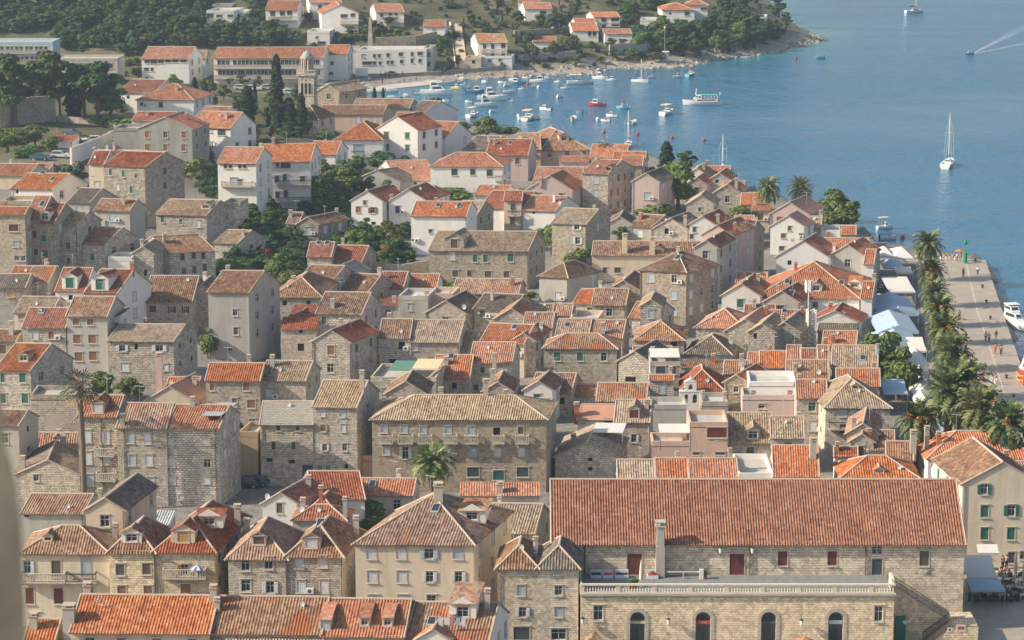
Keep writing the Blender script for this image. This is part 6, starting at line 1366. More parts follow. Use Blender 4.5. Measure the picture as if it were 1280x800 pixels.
# singled out trees
for a in [('broad',1050,292,58,'large round tree by the water beside the white flat roofed block',1.35),('bush',1016,276,24,'rounded bush between palm and large round tree',1.4),('cypress',833,218,40,'broad dark cypress standing against the sea',2.6),('pine',856,222,34,'ragged dark tree right of the cypress against the sea',1.2),('broad',848,262,60,'dense dark tree below the cypress beside the pink gable',1.1),('broad',930,296,40,'dark shrubby tree between orange roof and stone gable',1.6),
 ('broad',1100,478,68,'large olive green tree beside the marquee',1.1),('broad',1122,500,66,'dark green tree left of the white market stalls',1.0),('cypress',347,168,96,'tallest slim cypress near the bell tower',1.0),('cypress',377,168,50,'small dark cypress right of the tallest cypress',1.6),('cypress',362,170,46,'pointed conifer between the two cypresses',2.3),('cypress',310,155,46,'broad pointed conifer right of the orange hip roof',2.4),('cypress',244,134,36,'left slim cypress of the pair beside the orange hip roof',1.6),('cypress',256,136,34,'right slim cypress of the pair beside the orange hip roof',1.8),('cypress',502,142,20,'squat cypress behind the tall white gabled house',2.6),('cypress',348,100,36,'conifer in front of the long orange roofed hotel',2.2),('cypress',468,124,14,'small conifer on the beach side of the monastery roof',2.2),('cypress',479,124,14,'second small conifer behind the monastery roof',1.6),
 ('broad',544,148,28,'leafy dark tree beside the slate roof by the cove',1.2),('broad',608,176,32,'dark bushy tree at the cove edge before the moored boats',1.2),('broad',445,320,34,'light green tree in the garden below the white cottage',1.2),('broad',488,312,38,'leafy tree in the middle of the garden below the white cottage',1.2),('yellow',480,332,26,'yellowing tree at the foot of the garden',1.2),('broad',410,262,46,'dense dark tree left of the wooden shuttered cottage',1.3),('broad',430,240,34,'tree behind the garden wall near the grey gable',1.6),('broad',398,232,34,'leafy tree between the apartment house and the grey gable',1.4),('bush',275,278,24,'clipped hedge tree in front of the apartment house',2.0),('bush',300,270,20,'dark bush left of the apartment house foot',2.2),
 ('broad',250,230,34,'green tree below the balcony apartment house',1.6),('bush',135,262,24,'pale green bush at the foot of the tall stone house',1.4),('broad',345,350,34,'dark tree in the shaded garden left of the solar skylight house',1.5),('broad',365,368,32,'tree over the dark blue garden shed',1.4),('bougain',330,330,26,'purple bougainvillea climbing a house corner',.9),('broad',690,320,42,'green tree against the tall stone house',1.2),('bush',718,330,26,'dark bush at the foot of the tall stone house',1.6),('bush',790,300,24,'green hedge bush left of the rubble gable',2.2),('broad',775,306,26,'small green tree at the hedge corner',1.2),('bush',752,262,18,'dark clipped bush by the side windows of the stone house',2.2),('bush',820,272,20,'dark bush below the pale pink gable',2.4),('bush',745,346,14,'garden bush before the long cream house',2.6),('bush',662,378,18,'light green bush left of the grey rendered house',1.6),('bush',640,300,14,'bush beneath the small balcony house',1.6),
 ('broad',128,498,34,'light green tree behind the tall slender palm',1.3),('broad',160,500,30,'dark rounded tree right of the light green tree',1.5),('yellow',172,500,14,'orange leaved shrub beside the pink chimney',1.2),('broad',300,560,36,'green vine clad shrub right of the broad apartment house',.9),('bush',272,516,24,'dark shrub against the brown shuttered stone house',1.5),('bush',128,636,22,'dark bush right of the white gable at the left',1.6),('bush',455,655,40,'dark green bush under the broad plain red roof',1.0),('bush',462,668,26,'lower green bush beside the metal chimney',1.1),('yellow',484,584,10,'round yellowish potted shrub on the pinkish terrace',1.1),('bush',736,712,16,'climbing plant in the left corner of the great terrace',1.0),
 ('broad',260,448,40,'dark shaded tree in the alley left of the grey tower house',.8),('bush',290,348,26,'dark bush below the small grey tan roofed house',1.8),('bush',555,362,16,'garden shrub left of the green shuttered house foot',2.0),('bush',530,366,18,'garden shrub by the old garden wall',2.0),('bush',560,250,16,'vine hedge before the wide white house',3.0),('bush',600,252,14,'green hedge under the wide white house windows',2.6),('bush',504,204,20,'dark round bush at the foot of the slim tower house',1.8),('bush',450,224,14,'bush by the stair of the pyramid roof house',2.2),('broad',335,206,34,'dark tree behind the apartment house roofs',1.4),('broad',366,204,26,'green tree left of the pyramid roof house',1.6),('broad',405,176,16,'light green tree before the monastery wing',2.4),('broad',560,196,18,'green garden tree right of the slim tower house',1.6),('broad',570,168,16,'sunny shrub row by the cove, left',2.6),('broad',535,168,18,'bright green shrubs beside the slate roof',2.6),('bush',628,166,10,'low shrubs along the cove edge',4.0),('bush',655,180,12,'low garden bush left of the old villa',3.0),('olive',470,196,22,'grey green tree between gable and tower house',1.2),('broad',810,240,34,'green tree beside the orange ribbed roof near water',1.0),('yellow',30,248,14,'yellow green shrub at the upper left roofs',2.0),('olive',84,232,26,'reddish leaved shrub thicket right of the white skylight house',1.6),('olive',100,232,30,'tall grassy shrub against the tall stone house',1.0)]:
    tree(a[0],a[1],a[2],a[3],a[4],wid=a[5])
# pines on the left above the car park
rg=random.Random(11)
for i,(px,py,h,kd,w) in enumerate([(4,150,76,'pine',1.0),(20,158,88,'pine',1.0),(38,150,70,'pine',1.1),(62,150,84,'pine',1.15),(74,144,70,'pine',1.0),(92,148,66,'cypress',1.8),(106,150,70,'pine',1.0),(122,152,72,'pine',1.1),(138,148,50,'broad',1.2),(14,150,40,'pine',1.2),(52,152,40,'cypress',1.6),(100,146,60,'pine',.9)]):
    tree(kd,px,py,h,'tall dark pine in the grove above the car park' if kd=='pine' else ('dark cypress in the grove above the car park' if kd=='cypress' else 'bushy broadleaf tree at the right end of the pine grove'),'grove above the car park' if kd!='broad' else None,wid=w,rs=rg)
for i,(px,py,h,w) in enumerate([(10,190,24,2.0),(26,186,26,1.8),(44,184,30,1.5),(62,190,20,1.6),(130,158,16,2.4),(150,162,16,2.4),(6,176,22,2.0),(34,196,18,2.2)]):
    tree('broad' if i<4 else 'bush',px,py,h,'dark bushy growth on the bank beside the car park','bushes on the bank by the car park',wid=w,rs=rg)
# slope behind the cove: trees one by one, seen by their own crowns
rs=random.Random(77); cnt=0
def clear(px,py,m=3):
    for h in HS:
        if h[2]-m<px<h[3]+m+4 and h[4]-10-m<py<h[5]+2: return False
    return True
zones=[((150,440),(97,112),30,(10,18),('broad','pine','olive'),'garden trees before the long hotel'),
 ((400,540),(88,97),9,(9,18),('broad','olive'),'trees along the beach promenade'),
 ((310,520),(14,62),85,(8,17),('pine','broad','olive','broad'),'trees between the hillside villas'),
 ((520,720),(2,70),62,(5,12),('broad','olive','pine','cypress'),'scattered trees on the dry slope'),
 ((640,830),(8,80),70,(9,19),('pine','broad','olive','pine'),'trees between the headland houses'),
 ((800,985),(8,72),75,(12,26),('pine','pine','broad'),'pines on the headland'),
 ((560,840),(72,86),20,(5,11),('broad','olive'),'shrubs above the rocky shore'),
 ((140,300),(100,150),26,(12,22),('broad','pine','broad'),'trees around the white houses at the upper left'),
 ((290,440),(128,190),40,(12,24),('broad','pine','cypress','olive'),'trees around the monastery')]
for (xr_,yr_,n,hr,kinds,grp) in zones:
    for _ in range(n):
        px=rs.uniform(*xr_); py=rs.uniform(*yr_)
        if grp=='pines on the headland' and (py>92-(px-800)*.16 or px>985): continue
        if not clear(px,py): continue
        kd=rs.choice(kinds); G=ground(px,py)
        if G.z<1.0: continue
        h=rs.uniform(*hr)*(1.25 if kd=='cypress' else 1)
        nm={'pine':'dark green pine among the ','broad':'rounded leafy tree among the ','olive':'grey green olive like tree among the ','cypress':'small dark cypress among the '}[kd]+grp
        tree(kd,px,py,h,nm,grp+' ('+kd+')',wid=rs.uniform(1.0,1.6) if kd!='cypress' else 1.3,Gp=G,rs=rs); cnt+=1
print('trees',cnt)
# the wooded hill at the upper left reads as one mass
def wood(name,xr_,yr_,n,hr,kinds,label,cat,seed):
    rg=random.Random(seed); V=[];Fc=[];Mi=[]
    vs=[];off=0; fs=[]
    for _ in range(n):
        px=rg.uniform(*xr_); py=rg.uniform(*yr_)
        if not clear(px,py,2): continue
        G=ground(px,py)
        if G.z<1.2: continue
        k=kpx(G); kd=rg.choice(kinds); c,_t=tree_tpl(kd,rg.randint(0,3)); s=rg.uniform(*hr)/k/10*(10 if kd=='bush' else 1)
        nv=len(c.vertices); co=np.empty(nv*3,np.float32); c.vertices.foreach_get('co',co); co=co.reshape(-1,3); a=rg.uniform(0,6.28)
        keep=np.random.RandomState(rg.randint(0,9999)).rand(nv//4)<.5; co=co.reshape(-1,4,3)[keep].reshape(-1,3)
        w=rg.uniform(1.1,1.7); x=co[:,0]*s*w;y=co[:,1]*s*w; ctr=co.reshape(-1,4,3).mean(1,keepdims=True); 
        co2=np.stack([x*math.cos(a)-y*math.sin(a)+G.x,x*math.sin(a)+y*math.cos(a)+G.y,co[:,2]*s+G.z-.5],1)
        cc=co2.reshape(-1,4,3); m_=cc.mean(1,keepdims=True); cc=m_+(cc-m_)*1.45; vs.append(cc.reshape(-1,3))
    co=np.concatenate(vs); nq=len(co)//4; me=bpy.data.meshes.new(name)
    me.vertices.add(len(co)); me.vertices.foreach_set('co',co.ravel()); me.loops.add(len(co)); me.loops.foreach_set('vertex_index',np.arange(len(co),dtype=np.int32)); me.polygons.add(nq); me.polygons.foreach_set('loop_start',np.arange(0,len(co),4,dtype=np.int32)); me.polygons.foreach_set('loop_total',np.full(nq,4,np.int32)); me.update(calc_edges=True)
    me.materials.append(M['l_pi']); o=link(name,me); tag(o,label,cat,kind='stuff')
wood('hill_wood',(-40,345),(-12,72),560,(12,24),('pine','broad','pine'),'dark pine wood covering the hill behind the hotels','wood',3)
wood('hill_scrub',(-40,560),(50,96),330,(6,13),('broad','olive'),'low green scrub around the hotels below the wood','scrub',4)
wood('slope_scrub',(300,960),(-14,86),900,(4,9),('olive','broad'),'low dry scrub on the slope across the cove','scrub',5)
wood('garden_scrub',(255,520),(196,345),420,(14,26),('broad','broad','olive'),'unkempt garden greenery between the white houses','garden greenery',6)
wood('headland_wood',(770,975),(2,62),150,(11,20),('pine','broad'),'dense pine growth on the headland','wood',8)
# shore rocks
rg=random.Random(8); mb=MB()
def rock(mb,c,r,rg):
    n=7; rings=[]
    top=[]
    for j,(hh,ww) in enumerate(((-.5,1),(.15,.95),(.6,.6))):
        rings.append([Vector((c[0]+math.cos(2*PI*k/n)*r*ww*rg.uniform(.6,1.2),c[1]+math.sin(2*PI*k/n)*r*ww*rg.uniform(.6,1.2),c[2]+r*hh*rg.uniform(.6,1.2))) for k in range(n)])
    for j in range(2):
        for k in range(n): mb.face([rings[j][k],rings[j][(k+1)%n],rings[j+1][(k+1)%n],rings[j+1][k]])
    mb.face(rings[2])
line=[(560,101),(590,100),(640,96),(690,93),(748,92),(760,86),(800,85),(840,84),(870,80),(892,75),(960,67),(985,61),(1010,55),(1032,51),(1018,46)]
for i in range(len(line)-1):
    A,B=at_z(*line[i],0),at_z(*line[i+1],0); l=(B-A).length
    for _ in range(int(l*3.2)):
        t=rg.random(); p=A.lerp(B,t); d=rg.uniform(-2.2,9)**1; p.y+=d; rock(mb,(p.x+rg.uniform(-1,1),p.y,max(-.1,T(p.x,p.y)-.3)),rg.uniform(.3,1.0)**1.3*1.1,rg)
simple('rock',(.33,.285,.235),.95,noisy=.4,scale=.5); tag(mb.build('shore_rocks',['rock']),'pale broken rocks lining the far shore of the cove','rocks',kind='stuff')
# retaining walls on the slope
def rwall(pts,h,t,label,m='w_st'):
    G=[ground(*p) for p in pts]; mb=MB(); O=G[0]
    for i in range(len(G)-1):
        a,b=G[i]-O,G[i+1]-O; n=Vector((-(b-a).y,(b-a).x,0)).normalized()*t
        bot=Vector((0,0,-2)); tp=Vector((0,0,h)); q=[a,b,b+n,a+n]
        for j in range(4): k2=(j+1)%4; mb.face([q[j]+bot,q[k2]+bot,q[k2]+tp,q[j]+tp])
        mb.face([x+tp for x in q],1)
    o=mb.build('garden_wall',[m,'mortar']); o.location=O; tag(o,label,'wall')
rwall([(762,69),(800,65),(830,60)],3.0,.5,'tall grey retaining wall under the low white headland house','w_gp')
rwall([(648,76),(700,73),(720,71)],1.8,.5,'long shore road wall left of the pines on the headland')
rwall([(440,97),(500,96),(540,94),(600,89),(650,84)],1.0,.5,'low promenade wall along the beach','w_cc')
rwall([(258,43),(300,40),(312,36)],3.0,.5,'stone terrace wall under the modern white villa')
rwall([(545,52),(520,57),(470,60)],3,.5,'stone terrace wall above the flat roofed white building')
rwall([(643,45),(690,42),(700,36)],1.6,.5,'rough stone wall crossing the dry slope')
rwall([(90,206),(122,194),(146,182)],3.6,.4,'white rendered retaining wall of the car park','w_wh')
rwall([(464,348),(500,352),(536,346)],3.0,.5,'old stone garden wall left of the long green shuttered house')
rwall([(72,152),(130,158),(152,164)],1.4,.5,'brown earth bank wall behind the car park','w_sw')
rwall([(0,160),(40,154),(70,152)],6.0,.5,'tall grey stone wall behind the pine trunks')
# hillside steps
mb=MB(); A=ground(578,86); B=ground(571,30); n=60
for i in range(n):
    p=A.lerp(B,i/n); p.z=T(p.x,p.y)+.25; p-=A; mb.box(p.x-1.4,p.y,p.z-1.5,p.x+1.4,p.y+(B-A).y/n,p.z)
mb.tube([(-1.9,0,.3),tuple(Vector((B.x-A.x-1.9,B.y-A.y,T(B.x,B.y)-A.z+.5)))],.35,4)
o=mb.build('hillside_steps',['w_cr']); o.location=A; tag(o,'long straight steps climbing the dry slope from the shore','steps')
# ---------- boats
simple('gel',(.74,.74,.72),.3,.5,noisy=.03); simple('gel_b',(.10,.22,.34),.35,.5,noisy=.05); simple('gel_r',(.42,.04,.03),.35,.5,noisy=.05); simple('gel_t',(.20,.45,.50),.4,noisy=.05)
simple('gel_y',(.60,.48,.18),.4,noisy=.05); simple('deck',(.52,.44,.34),.7); simple('cover',(.60,.64,.66),.8); simple('cover_b',(.08,.14,.24),.8); simple('cover_r',(.40,.06,.07),.8); simple('navy',(.03,.05,.08),.5,noisy=0); simple('gold',(.62,.36,.08),.4)
def hull(Lm,B,H_,m='gel',m2='navy',cock=(.05,.5),dk='gel',bowrise=.35):
    n=14; S=[]
    for i in range(n+1):
        t=i/n; b=B/2*(.88+.12*min(1,t/.3)) if t<.45 else B/2*max(0,1-((t-.45)/.55)**2.2); b=max(b,.02)
        sh=H_*(1+bowrise*max(0,(t-.4)/.6)**1.5); kz=-.25+.35*max(0,(t-.8)/.2)**2
        x=-Lm/2+Lm*t; S.append([(x-.02*Lm*0,0,kz),(x,b*.72,.02 if t<.9 else .05),(x+(.0),b*.9,H_*.45),(x+.03*Lm*(t>.6)*(t-.6),b,sh)])
    mb=MB()
    for i in range(n):
        for s in (1,-1):
            for j in range(3):
                q=[S[i][j],S[i+1][j],S[i+1][j+1],S[i][j+1]]; q=[(a,b*s,c) for a,b,c in q]
                mb.face(q if s<0 else q[::-1],1 if j==0 else 0)
    mb.face([(a,b*s,c) for s,l in((1,S[0]),(-1,S[0][::-1])) for a,b,c in l][::-1],0)
    for i in range(n):
        t=(i+.5)/n
        a,b=S[i][3],S[i+1][3]
        if cock[0]<t<cock[1]:
            w=.72; 
            for s in (1,-1):
                mb.face([(a[0],s*a[1]*w,a[2]),(b[0],s*b[1]*w,b[2]),(b[0],s*b[1],b[2]),(a[0],s*a[1],a[2])],0)
                mb.face([(a[0],s*a[1]*w,a[2]),(b[0],s*b[1]*w,b[2]),(b[0],s*b[1]*w,H_*.45),(a[0],s*a[1]*w,H_*.45)],0)
            mb.face([(a[0],a[1]*w,H_*.45),(b[0],b[1]*w,H_*.45),(b[0],-b[1]*w,H_*.45),(a[0],-a[1]*w,H_*.45)],2)
        else: mb.face([(a[0],a[1],a[2]-.02),(b[0],b[1],b[2]-.02),(b[0],-b[1],b[2]-.02),(a[0],-a[1],a[2]-.02)],3)
    for t in (cock[0],cock[1]):
        i=min(n,max(0,round(t*n))); a=S[i][3]; mb.face([(a[0],a[1]*.72,H_*.45),(a[0],-a[1]*.72,H_*.45),(a[0],-a[1]*.72,a[2]),(a[0],a[1]*.72,a[2])],0)
    return mb.mesh('hull',[m,m2,'deck',dk])
def taper(mb,x0,x1,b0,b1,z0,z1,inset=.2,mt=0,mg=None,front=.35):
    P=[(x0,-b0,z0),(x1,-b1,z0),(x1,b1,z0),(x0,b0,z0),(x0+inset*.3,-b0+inset*.5,z1),(x1-front,-b1*.8,z1),(x1-front,b1*.8,z1),(x0+inset*.3,b0-inset*.5,z1)]
    zf=lambda a,b,t:tuple(Vector(a).lerp(Vector(b),t))
    for q in ((0,1,5,4),(1,2,6,5),(2,3,7,6),(3,0,4,7)):
        a,b,c,d=[P[i] for i in q]; mb.face([a,b,c,d],mt)
        if mg is not None:
            nn=(Vector(b)-Vector(a)).cross(Vector(d)-Vector(a)).normalized()*.02
            e=[Vector(zf(zf(a,b,u),zf(d,c,u),v))+nn for u,v in ((.08,.35),(.92,.35),(.9,.85),(.1,.85))]; mb.face(e,mg)
    mb.face([P[i] for i in (4,5,6,7)],mt)
BC={}
def boat_parts(kind,Lm,col_='gel'):
    Lr=round(Lm*2)/2; key=(kind,Lr,col_)
    if key in BC: return BC[key]
    L_=Lr; P=[]
    if kind=='open':
        P.append(('hull',hull(L_,L_*.36,L_*.13+.15,col_,'gel' if col_!='gel' else 'navy',(.08,.68))))
        m=MB(); m.box(-L_*.02,-L_*.14,.3,L_*.04,L_*.14,.5); m.box(-L_*.25,-L_*.14,.3,-L_*.2,L_*.14,.5); m.box(L_*.05,-.25,.3,L_*.12,.25,.95); P.append(('seats',m.mesh('seats',['deck'])))
        m=MB(); m.box(-L_*.56,-.17,.1,-L_*.5,.17,1.05); m.tube([(-L_*.55,0,-.3),(-L_*.55,0,.2)],.08,5); P.append(('outboard',m.mesh('outboard',['navy'])))
    elif kind=='cabin':
        P.append(('hull',hull(L_,L_*.36,L_*.12+.2,col_,'navy',(.06,.5))))
        m=MB(); taper(m,-L_*.06,L_*.30,L_*.13,L_*.09,L_*.12+.15,L_*.12+.2+L_*.15+.3,.2,0,1); P.append(('cabin',m.mesh('cabin',['gel','glass'])))
        m=MB(); m.box(-L_*.56,-.17,.1,-L_*.5,.17,1.0); P.append(('outboard',m.mesh('outboard',['navy'])))
    elif kind=='bimini':
        P.append(('hull',hull(L_,L_*.38,L_*.12+.2,col_,'navy',(.06,.6))))
        m=MB(); h=L_*.12+1.9
        for x in (-L_*.3,L_*.12):
            for s in (-1,1): m.tube([(x,s*L_*.14,.4),(x,s*L_*.14,h)],.03,4,1)
        m.box(-L_*.38,-L_*.17,h,L_*.2,L_*.17,h+.08,0); P.append(('canopy',m.mesh('canopy',['canvas_y' if col_=='gel' else 'cover_r','zinc'])))
        m=MB(); taper(m,L_*.0,L_*.22,L_*.12,L_*.08,L_*.12+.15,L_*.12+.9,.1,0,1); P.append(('console',m.mesh('console',['gel','glass'])))
    elif kind=='cover':
        P.append(('hull',hull(L_,L_*.36,L_*.12+.2,'gel','navy',(.9,.95))))
        m=MB(); taper(m,-L_*.45,L_*.3,L_*.15,L_*.08,L_*.12+.2,L_*.12+.65,.3,0); P.append(('tarpaulin',m.mesh('tarpaulin',[col_ if col_.startswith('cover') else 'cover'])))
    elif kind=='cruiser':
        P.append(('hull',hull(L_,L_*.3,L_*.10+.3,col_,'navy',(.05,.36),'gel')))
        h=L_*.10+.3; m=MB(); taper(m,-L_*.15,L_*.28,L_*.12,L_*.06,h*1.0,h+1.1,.3,0,1,1.2); P.append(('cabin',m.mesh('cabin',['gel','glass'])))
        m=MB(); taper(m,-L_*.2,L_*.08,L_*.10,L_*.08,h+1.15,h+2.0,.3,0,1,.8)
        for s in (-1,1): m.tube([(-L_*.2,s*L_*.1,h),(-L_*.16,s*L_*.1,h+2.2)],.07,4)
        m.box(-L_*.2,-L_*.11,h+2.2,L_*.0,L_*.11,h+2.3); P.append(('flybridge',m.mesh('flybridge',['gel','glass'])))
        m=MB()
        for s in (-1,1):
            q=[(L_*(.1+.36*t),s*L_*.135*(1-t**3),h*(1+.3*t)+.55) for t in (0,.25,.5,.75,1)]; m.tube(q,.03,4)
            for p in q: m.tube([(p[0],p[1],p[2]-.6),p],.025,4)
        P.append(('rail',m.mesh('rail',['zinc'])))
    elif kind=='sail':
        P.append(('hull',hull(L_,L_*.3,L_*.09+.3,col_,'navy',(.05,.34),'gel')))
        h=L_*.09+.3; m=MB(); taper(m,-L_*.12,L_*.25,L_*.09,L_*.05,h,h+.55,.2,0,1,.6); P.append(('cabin',m.mesh('cabin',['gel','glass'])))
        m=MB(); m.tube([(L_*.08,0,h),(L_*.08,0,L_*1.35)],[.12,.07],6); 
        for s in (-1,1): m.tube([(L_*.08,0,L_*.85),(L_*.08,s*.9,L_*.85)],.03,4); m.tube([(L_*.07,s*L_*.13,h),(L_*.08,s*.9,L_*.85),(L_*.08,0,L_*1.3)],.018,3)
        m.tube([(L_*.49,0,h*1.2),(L_*.08,0,L_*1.33)],.025,3); m.tube([(-L_*.49,0,h),(L_*.08,0,L_*1.33)],.018,3); P.append(('mast',m.mesh('mast',['mast'])))
        m=MB(); m.tube([(L_*.07,0,h+1.3),(-L_*.33,0,h+1.45)],.17,6); P.append(('boom',m.mesh('boom',['cover_b'])))
        m=MB(); m.box(-L_*.3,-L_*.1,h+1.5,-L_*.12,L_*.1,h+1.56); 
        for x in(-L_*.29,-L_*.13):
            for s in (-1,1): m.tube([(x,s*L_*.095,h),(x,s*L_*.095,h+1.5)],.025,4)
        P.append(('sprayhood',m.mesh('sprayhood',['cover_b'])))
    elif kind=='ship':
        P.append(('hull',hull(L_,L_*.24,1.6,'gel','navy',(.97,.99),'deck',.5)))
        m=MB(); taper(m,-L_*.42,L_*.2,L_*.10,L_*.09,1.55,2.5,.2,0,1,.3); taper(m,L_*.02,L_*.22,L_*.09,L_*.07,2.5,4.3,.2,0,1,.8); P.append(('superstructure',m.mesh('superstructure',['gel','glass'])))
        m=MB(); m.box(-L_*.42,-L_*.1,4.3,L_*.02,L_*.1,4.4,0)
        for i in range(6):
            for s in (-1,1): m.tube([(-L_*.41+L_*.42*i/5,s*L_*.095,2.4),(-L_*.41+L_*.42*i/5,s*L_*.095,4.3)],.05,4,1)
        P.append(('awning',m.mesh('awning',['awn_g','gel'])))
        m=MB(); m.tube([(L_*.16,0,4.3),(L_*.14,0,7.2)],[.16,.06],5); m.tube([(L_*.145,-.9,6.0),(L_*.145,.9,6.0)],.05,4); P.append(('mast',m.mesh('mast',['gel'])))
        m=MB(); m.tube([(-L_*.47,0,1.6),(-L_*.47,0,5.3)],.06,4); m.box(-L_*.52,-.02,4.3,-L_*.47+.03,.02,5.2); P.append(('flagstaff',m.mesh('flagstaff',['gel'])))
        m=MB()
        for s in (-1,1):
            for i in range(9): x=-L_*.4+L_*.68*i/8; m.tube([(x,s*L_*.121*(1 if x<L_*.1 else 1-((x/L_-.1)*2)**2*.6),1.0),(x,s*L_*.126*(1 if x<L_*.1 else 1-((x/L_-.1)*2)**2*.6),1.0)],.13,8)
        P.append(('porthole',m.mesh('porthole',['navy'])))
    BC[key]=P; return P
def boat(kind,px,py,wpx,ang,label,col_='gel',name=None,cat='boat',Lm=None,z=0,group=None):
    G=at_z(px,py,z); k=kpx(G); a=R(ang)
    if Lm is None: Lm=wpx/k/max(.42,abs(math.cos(a)))
    r=empty(name or {'sail':'sailing_boat','cruiser':'motor_yacht','ship':'excursion_ship'}.get(kind,'motorboat'),G,a,label,cat,group); r.location.z=z+.0
    for n_,me in boat_parts(kind,Lm,col_): link(n_,me,r)
    return r
simple('awn_g',(.12,.45,.33),.7)
for b in [('cover',436,116,13,10,'teal covered boat at the left end of the row near the beach','gel_t'),('open',453,116,18,5,'pale open boat second in the row off the beach','gel_t'),('cover',464,116,14,0,'boat under a pale cover in the row off the beach'),('open',474,116,11,8,'little white boat third in the row off the beach'),('open',490,115,15,3,'white open boat alone right of the row off the beach'),('cover',490,124,14,2,'white covered boat right behind the monastery roof'),
 ('cruiser',546,118,40,-8,'largest white motor yacht in the cove with a boxy canopy'),('open',561,104,14,4,'flat grey boat near the rocks'),('cover',557,100,8,10,'tiny white boat by the rocks, left'),('cover',578,100,9,-10,'tiny white covered boat by the rocks, right'),('open',575,104,8,12,'tiny white rowing boat by the rocks'),('cabin',570,111,12,-30,'small yellowish cabin boat beside the large yacht','gel_y'),('open',580,107,10,-20,'small green tinted boat right of the yellowish one','gel_t'),('cover',600,99,8,0,'lone tiny boat below the retaining wall'),
 ('cabin',594,116,22,-8,'blue and white fishing boat in mid cove','gel_b'),('open',557,127,10,175,'small white dinghy below the large yacht'),('cruiser',615,125,37,-6,'sleek white motor yacht behind the long white one'),('cruiser',608,133,29,2,'long low white motor yacht in front of the sleek one'),('cover',616,141,8,30,'small white boat under cover below the long low yacht'),('bimini',591,146,12,60,'rounded white boat with cuddy near the cove shore'),
 ('open',635,116,15,2,'plain white open boat in mid cove'),('cabin',641,101,11,160,'small boat with yellow cabin near the far rocks','gel_y'),('cabin',646,105,20,175,'grey blue fishing boat below the yellow cabin boat','gel_b'),('open',658,98,11,-20,'narrow white boat tight to the far rocks'),('cabin',673,103,22,-12,'white speedboat with raked cabin near the far rocks'),
 ('open',713,96,10,0,'little open boat close under the headland rocks'),('bimini',722,105,26,3,'long white boat with flat canopy off the headland'),('cruiser',750,99,18,-25,'white cruiser with radar arch under the headland'),('cabin',764,101,12,-15,'small cabin boat right of the radar arch cruiser'),('cabin',706,111,12,-10,'white boat in front of the flat canopy boat'),
 ('cabin',682,138,15,150,'white boat with dark cabin windows in the open bay'),('cover',652,150,9,30,'left boat of the rafted trio','cover'),('bimini',660,150,12,70,'middle boat of the rafted trio, facing the camera'),('cabin',671,149,9,20,'right boat of the rafted trio'),('open',717,150,9,85,'white boat pointing straight away from the town'),('open',724,142,9,150,'small dark blue boat with tiny mast','gel_b'),
 ('cabin',746,132,21,170,'red hulled cabin boat with white roof','gel_r'),('cabin',765,146,14,165,'white boat with dark windscreen, upper one of the pair'),('open',757,152,11,160,'white dinghy, lower one of the pair'),('cabin',847,97,13,10,'white motorboat with outboard off the turquoise shallows'),('bimini',863,95,10,60,'small white boat with reddish canopy off the shallows','gel_t'),('bimini',779,136,16,178,'white boat with red sun cover in the bay','gel_t'),
 ('bimini',834,143,15,60,'white boat with cream bimini left of the excursion ship'),('open',791,155,9,70,'small white boat with tan seats alone in the bay'),('open',1024,73,12,178,'grey open boat off the tip of the headland','gel_b'),('cabin',1212,68,9,195,'dark speedboat trailing a white wake','gel_b'),('bimini',1106,286,20,20,'white boat with raised outboard by the seafront, further out'),('open',1110,299,20,16,'white open boat by the seafront, nearer'),('open',932,73,13,0,'white boat close under the headland pines')]:
    boat(b[0],b[1],b[2],b[3],b[4],b[5],*(b[6:7]))
for i,(px,py,wd,a_) in enumerate([(585,110,9,10),(606,104,9,-15),(612,112,8,5),(628,104,10,170),(634,108,8,20),(652,112,9,-10),(668,109,8,8),(684,99,9,0),(697,103,9,-20),(738,104,8,12),(626,122,9,160),(640,127,8,-5),(521,118,9,4),(508,121,9,-6),(531,125,8,12),(586,128,9,170),(700,122,8,30),(814,97,8,5)]):
    boat(('open','cover','cabin')[i%3],px,py,wd,a_,'small white boat moored in the crowded inner cove','gel',group='small boats moored in the inner cove')
boat('sail',800,103,20,-25,'white sailing yacht moored under the headland lighthouse',Lm=5.2); boat('sail',785,184,9,80,'sailing boat whose mast stands behind the orange roofs',Lm=6.5); boat('sail',903,214,9,80,'sailing boat hidden but for its mast right of the cypress',Lm=6)
boat('ship',877,131,48,183,'long white excursion ship with green awning',cat='ship',Lm=10).scale=(1,1,.62) 
boat('sail',1143,16,15,20,'white sailing yacht at the top edge of the sea',Lm=7); boat('sail',1185,208,18,72,'white sailing yacht with tall mast in the open bay',Lm=9.2)
boat('cruiser',1267,407,20,-78,'white motor yacht moored bow on beside the quay',Lm=10)
# red and gold ship cut by the right edge
G=at_z(1296,478,0); r=empty('tour_ship',G,R(-112),'red and white tour ship with gold bands moored at the right edge','ship')
link('hull',hull(19,5.2,2.6,'gel_r','navy',(.97,.99),'gel',.5),r)
m=MB(); taper(m,-7,4.5,2.2,1.9,2.5,4.4,.3,0,1,.8); taper(m,-5,2.5,2.0,1.7,4.4,5.6,.3,0,1,1.0); m.build('superstructure',['gel','cover_r'],r)
m=MB()
for z in (1.2,1.9): 
    for s in (-1,1): m.tube([(-9,s*2.45,z),(-2,s*2.66,z+.05),(3,s*2.5,z+.2),(7,s*1.5,z+.6),(9.3,s*.15,z+1.0)],.12,5)
m.build('gold_band',['gold'],r)
m=MB()
for i in range(7):
    for s in (-1,1): m.tube([(-6+i*1.6,s*2.75,.7),(-6+i*1.6,s*2.75,1.3)],[.3,.3],8)
m.build('fender',['gel_r'],r)
boat('cover',1290,520,20,80,'pale teal boat moored below the tour ship at the right edge','gel_t',Lm=6)
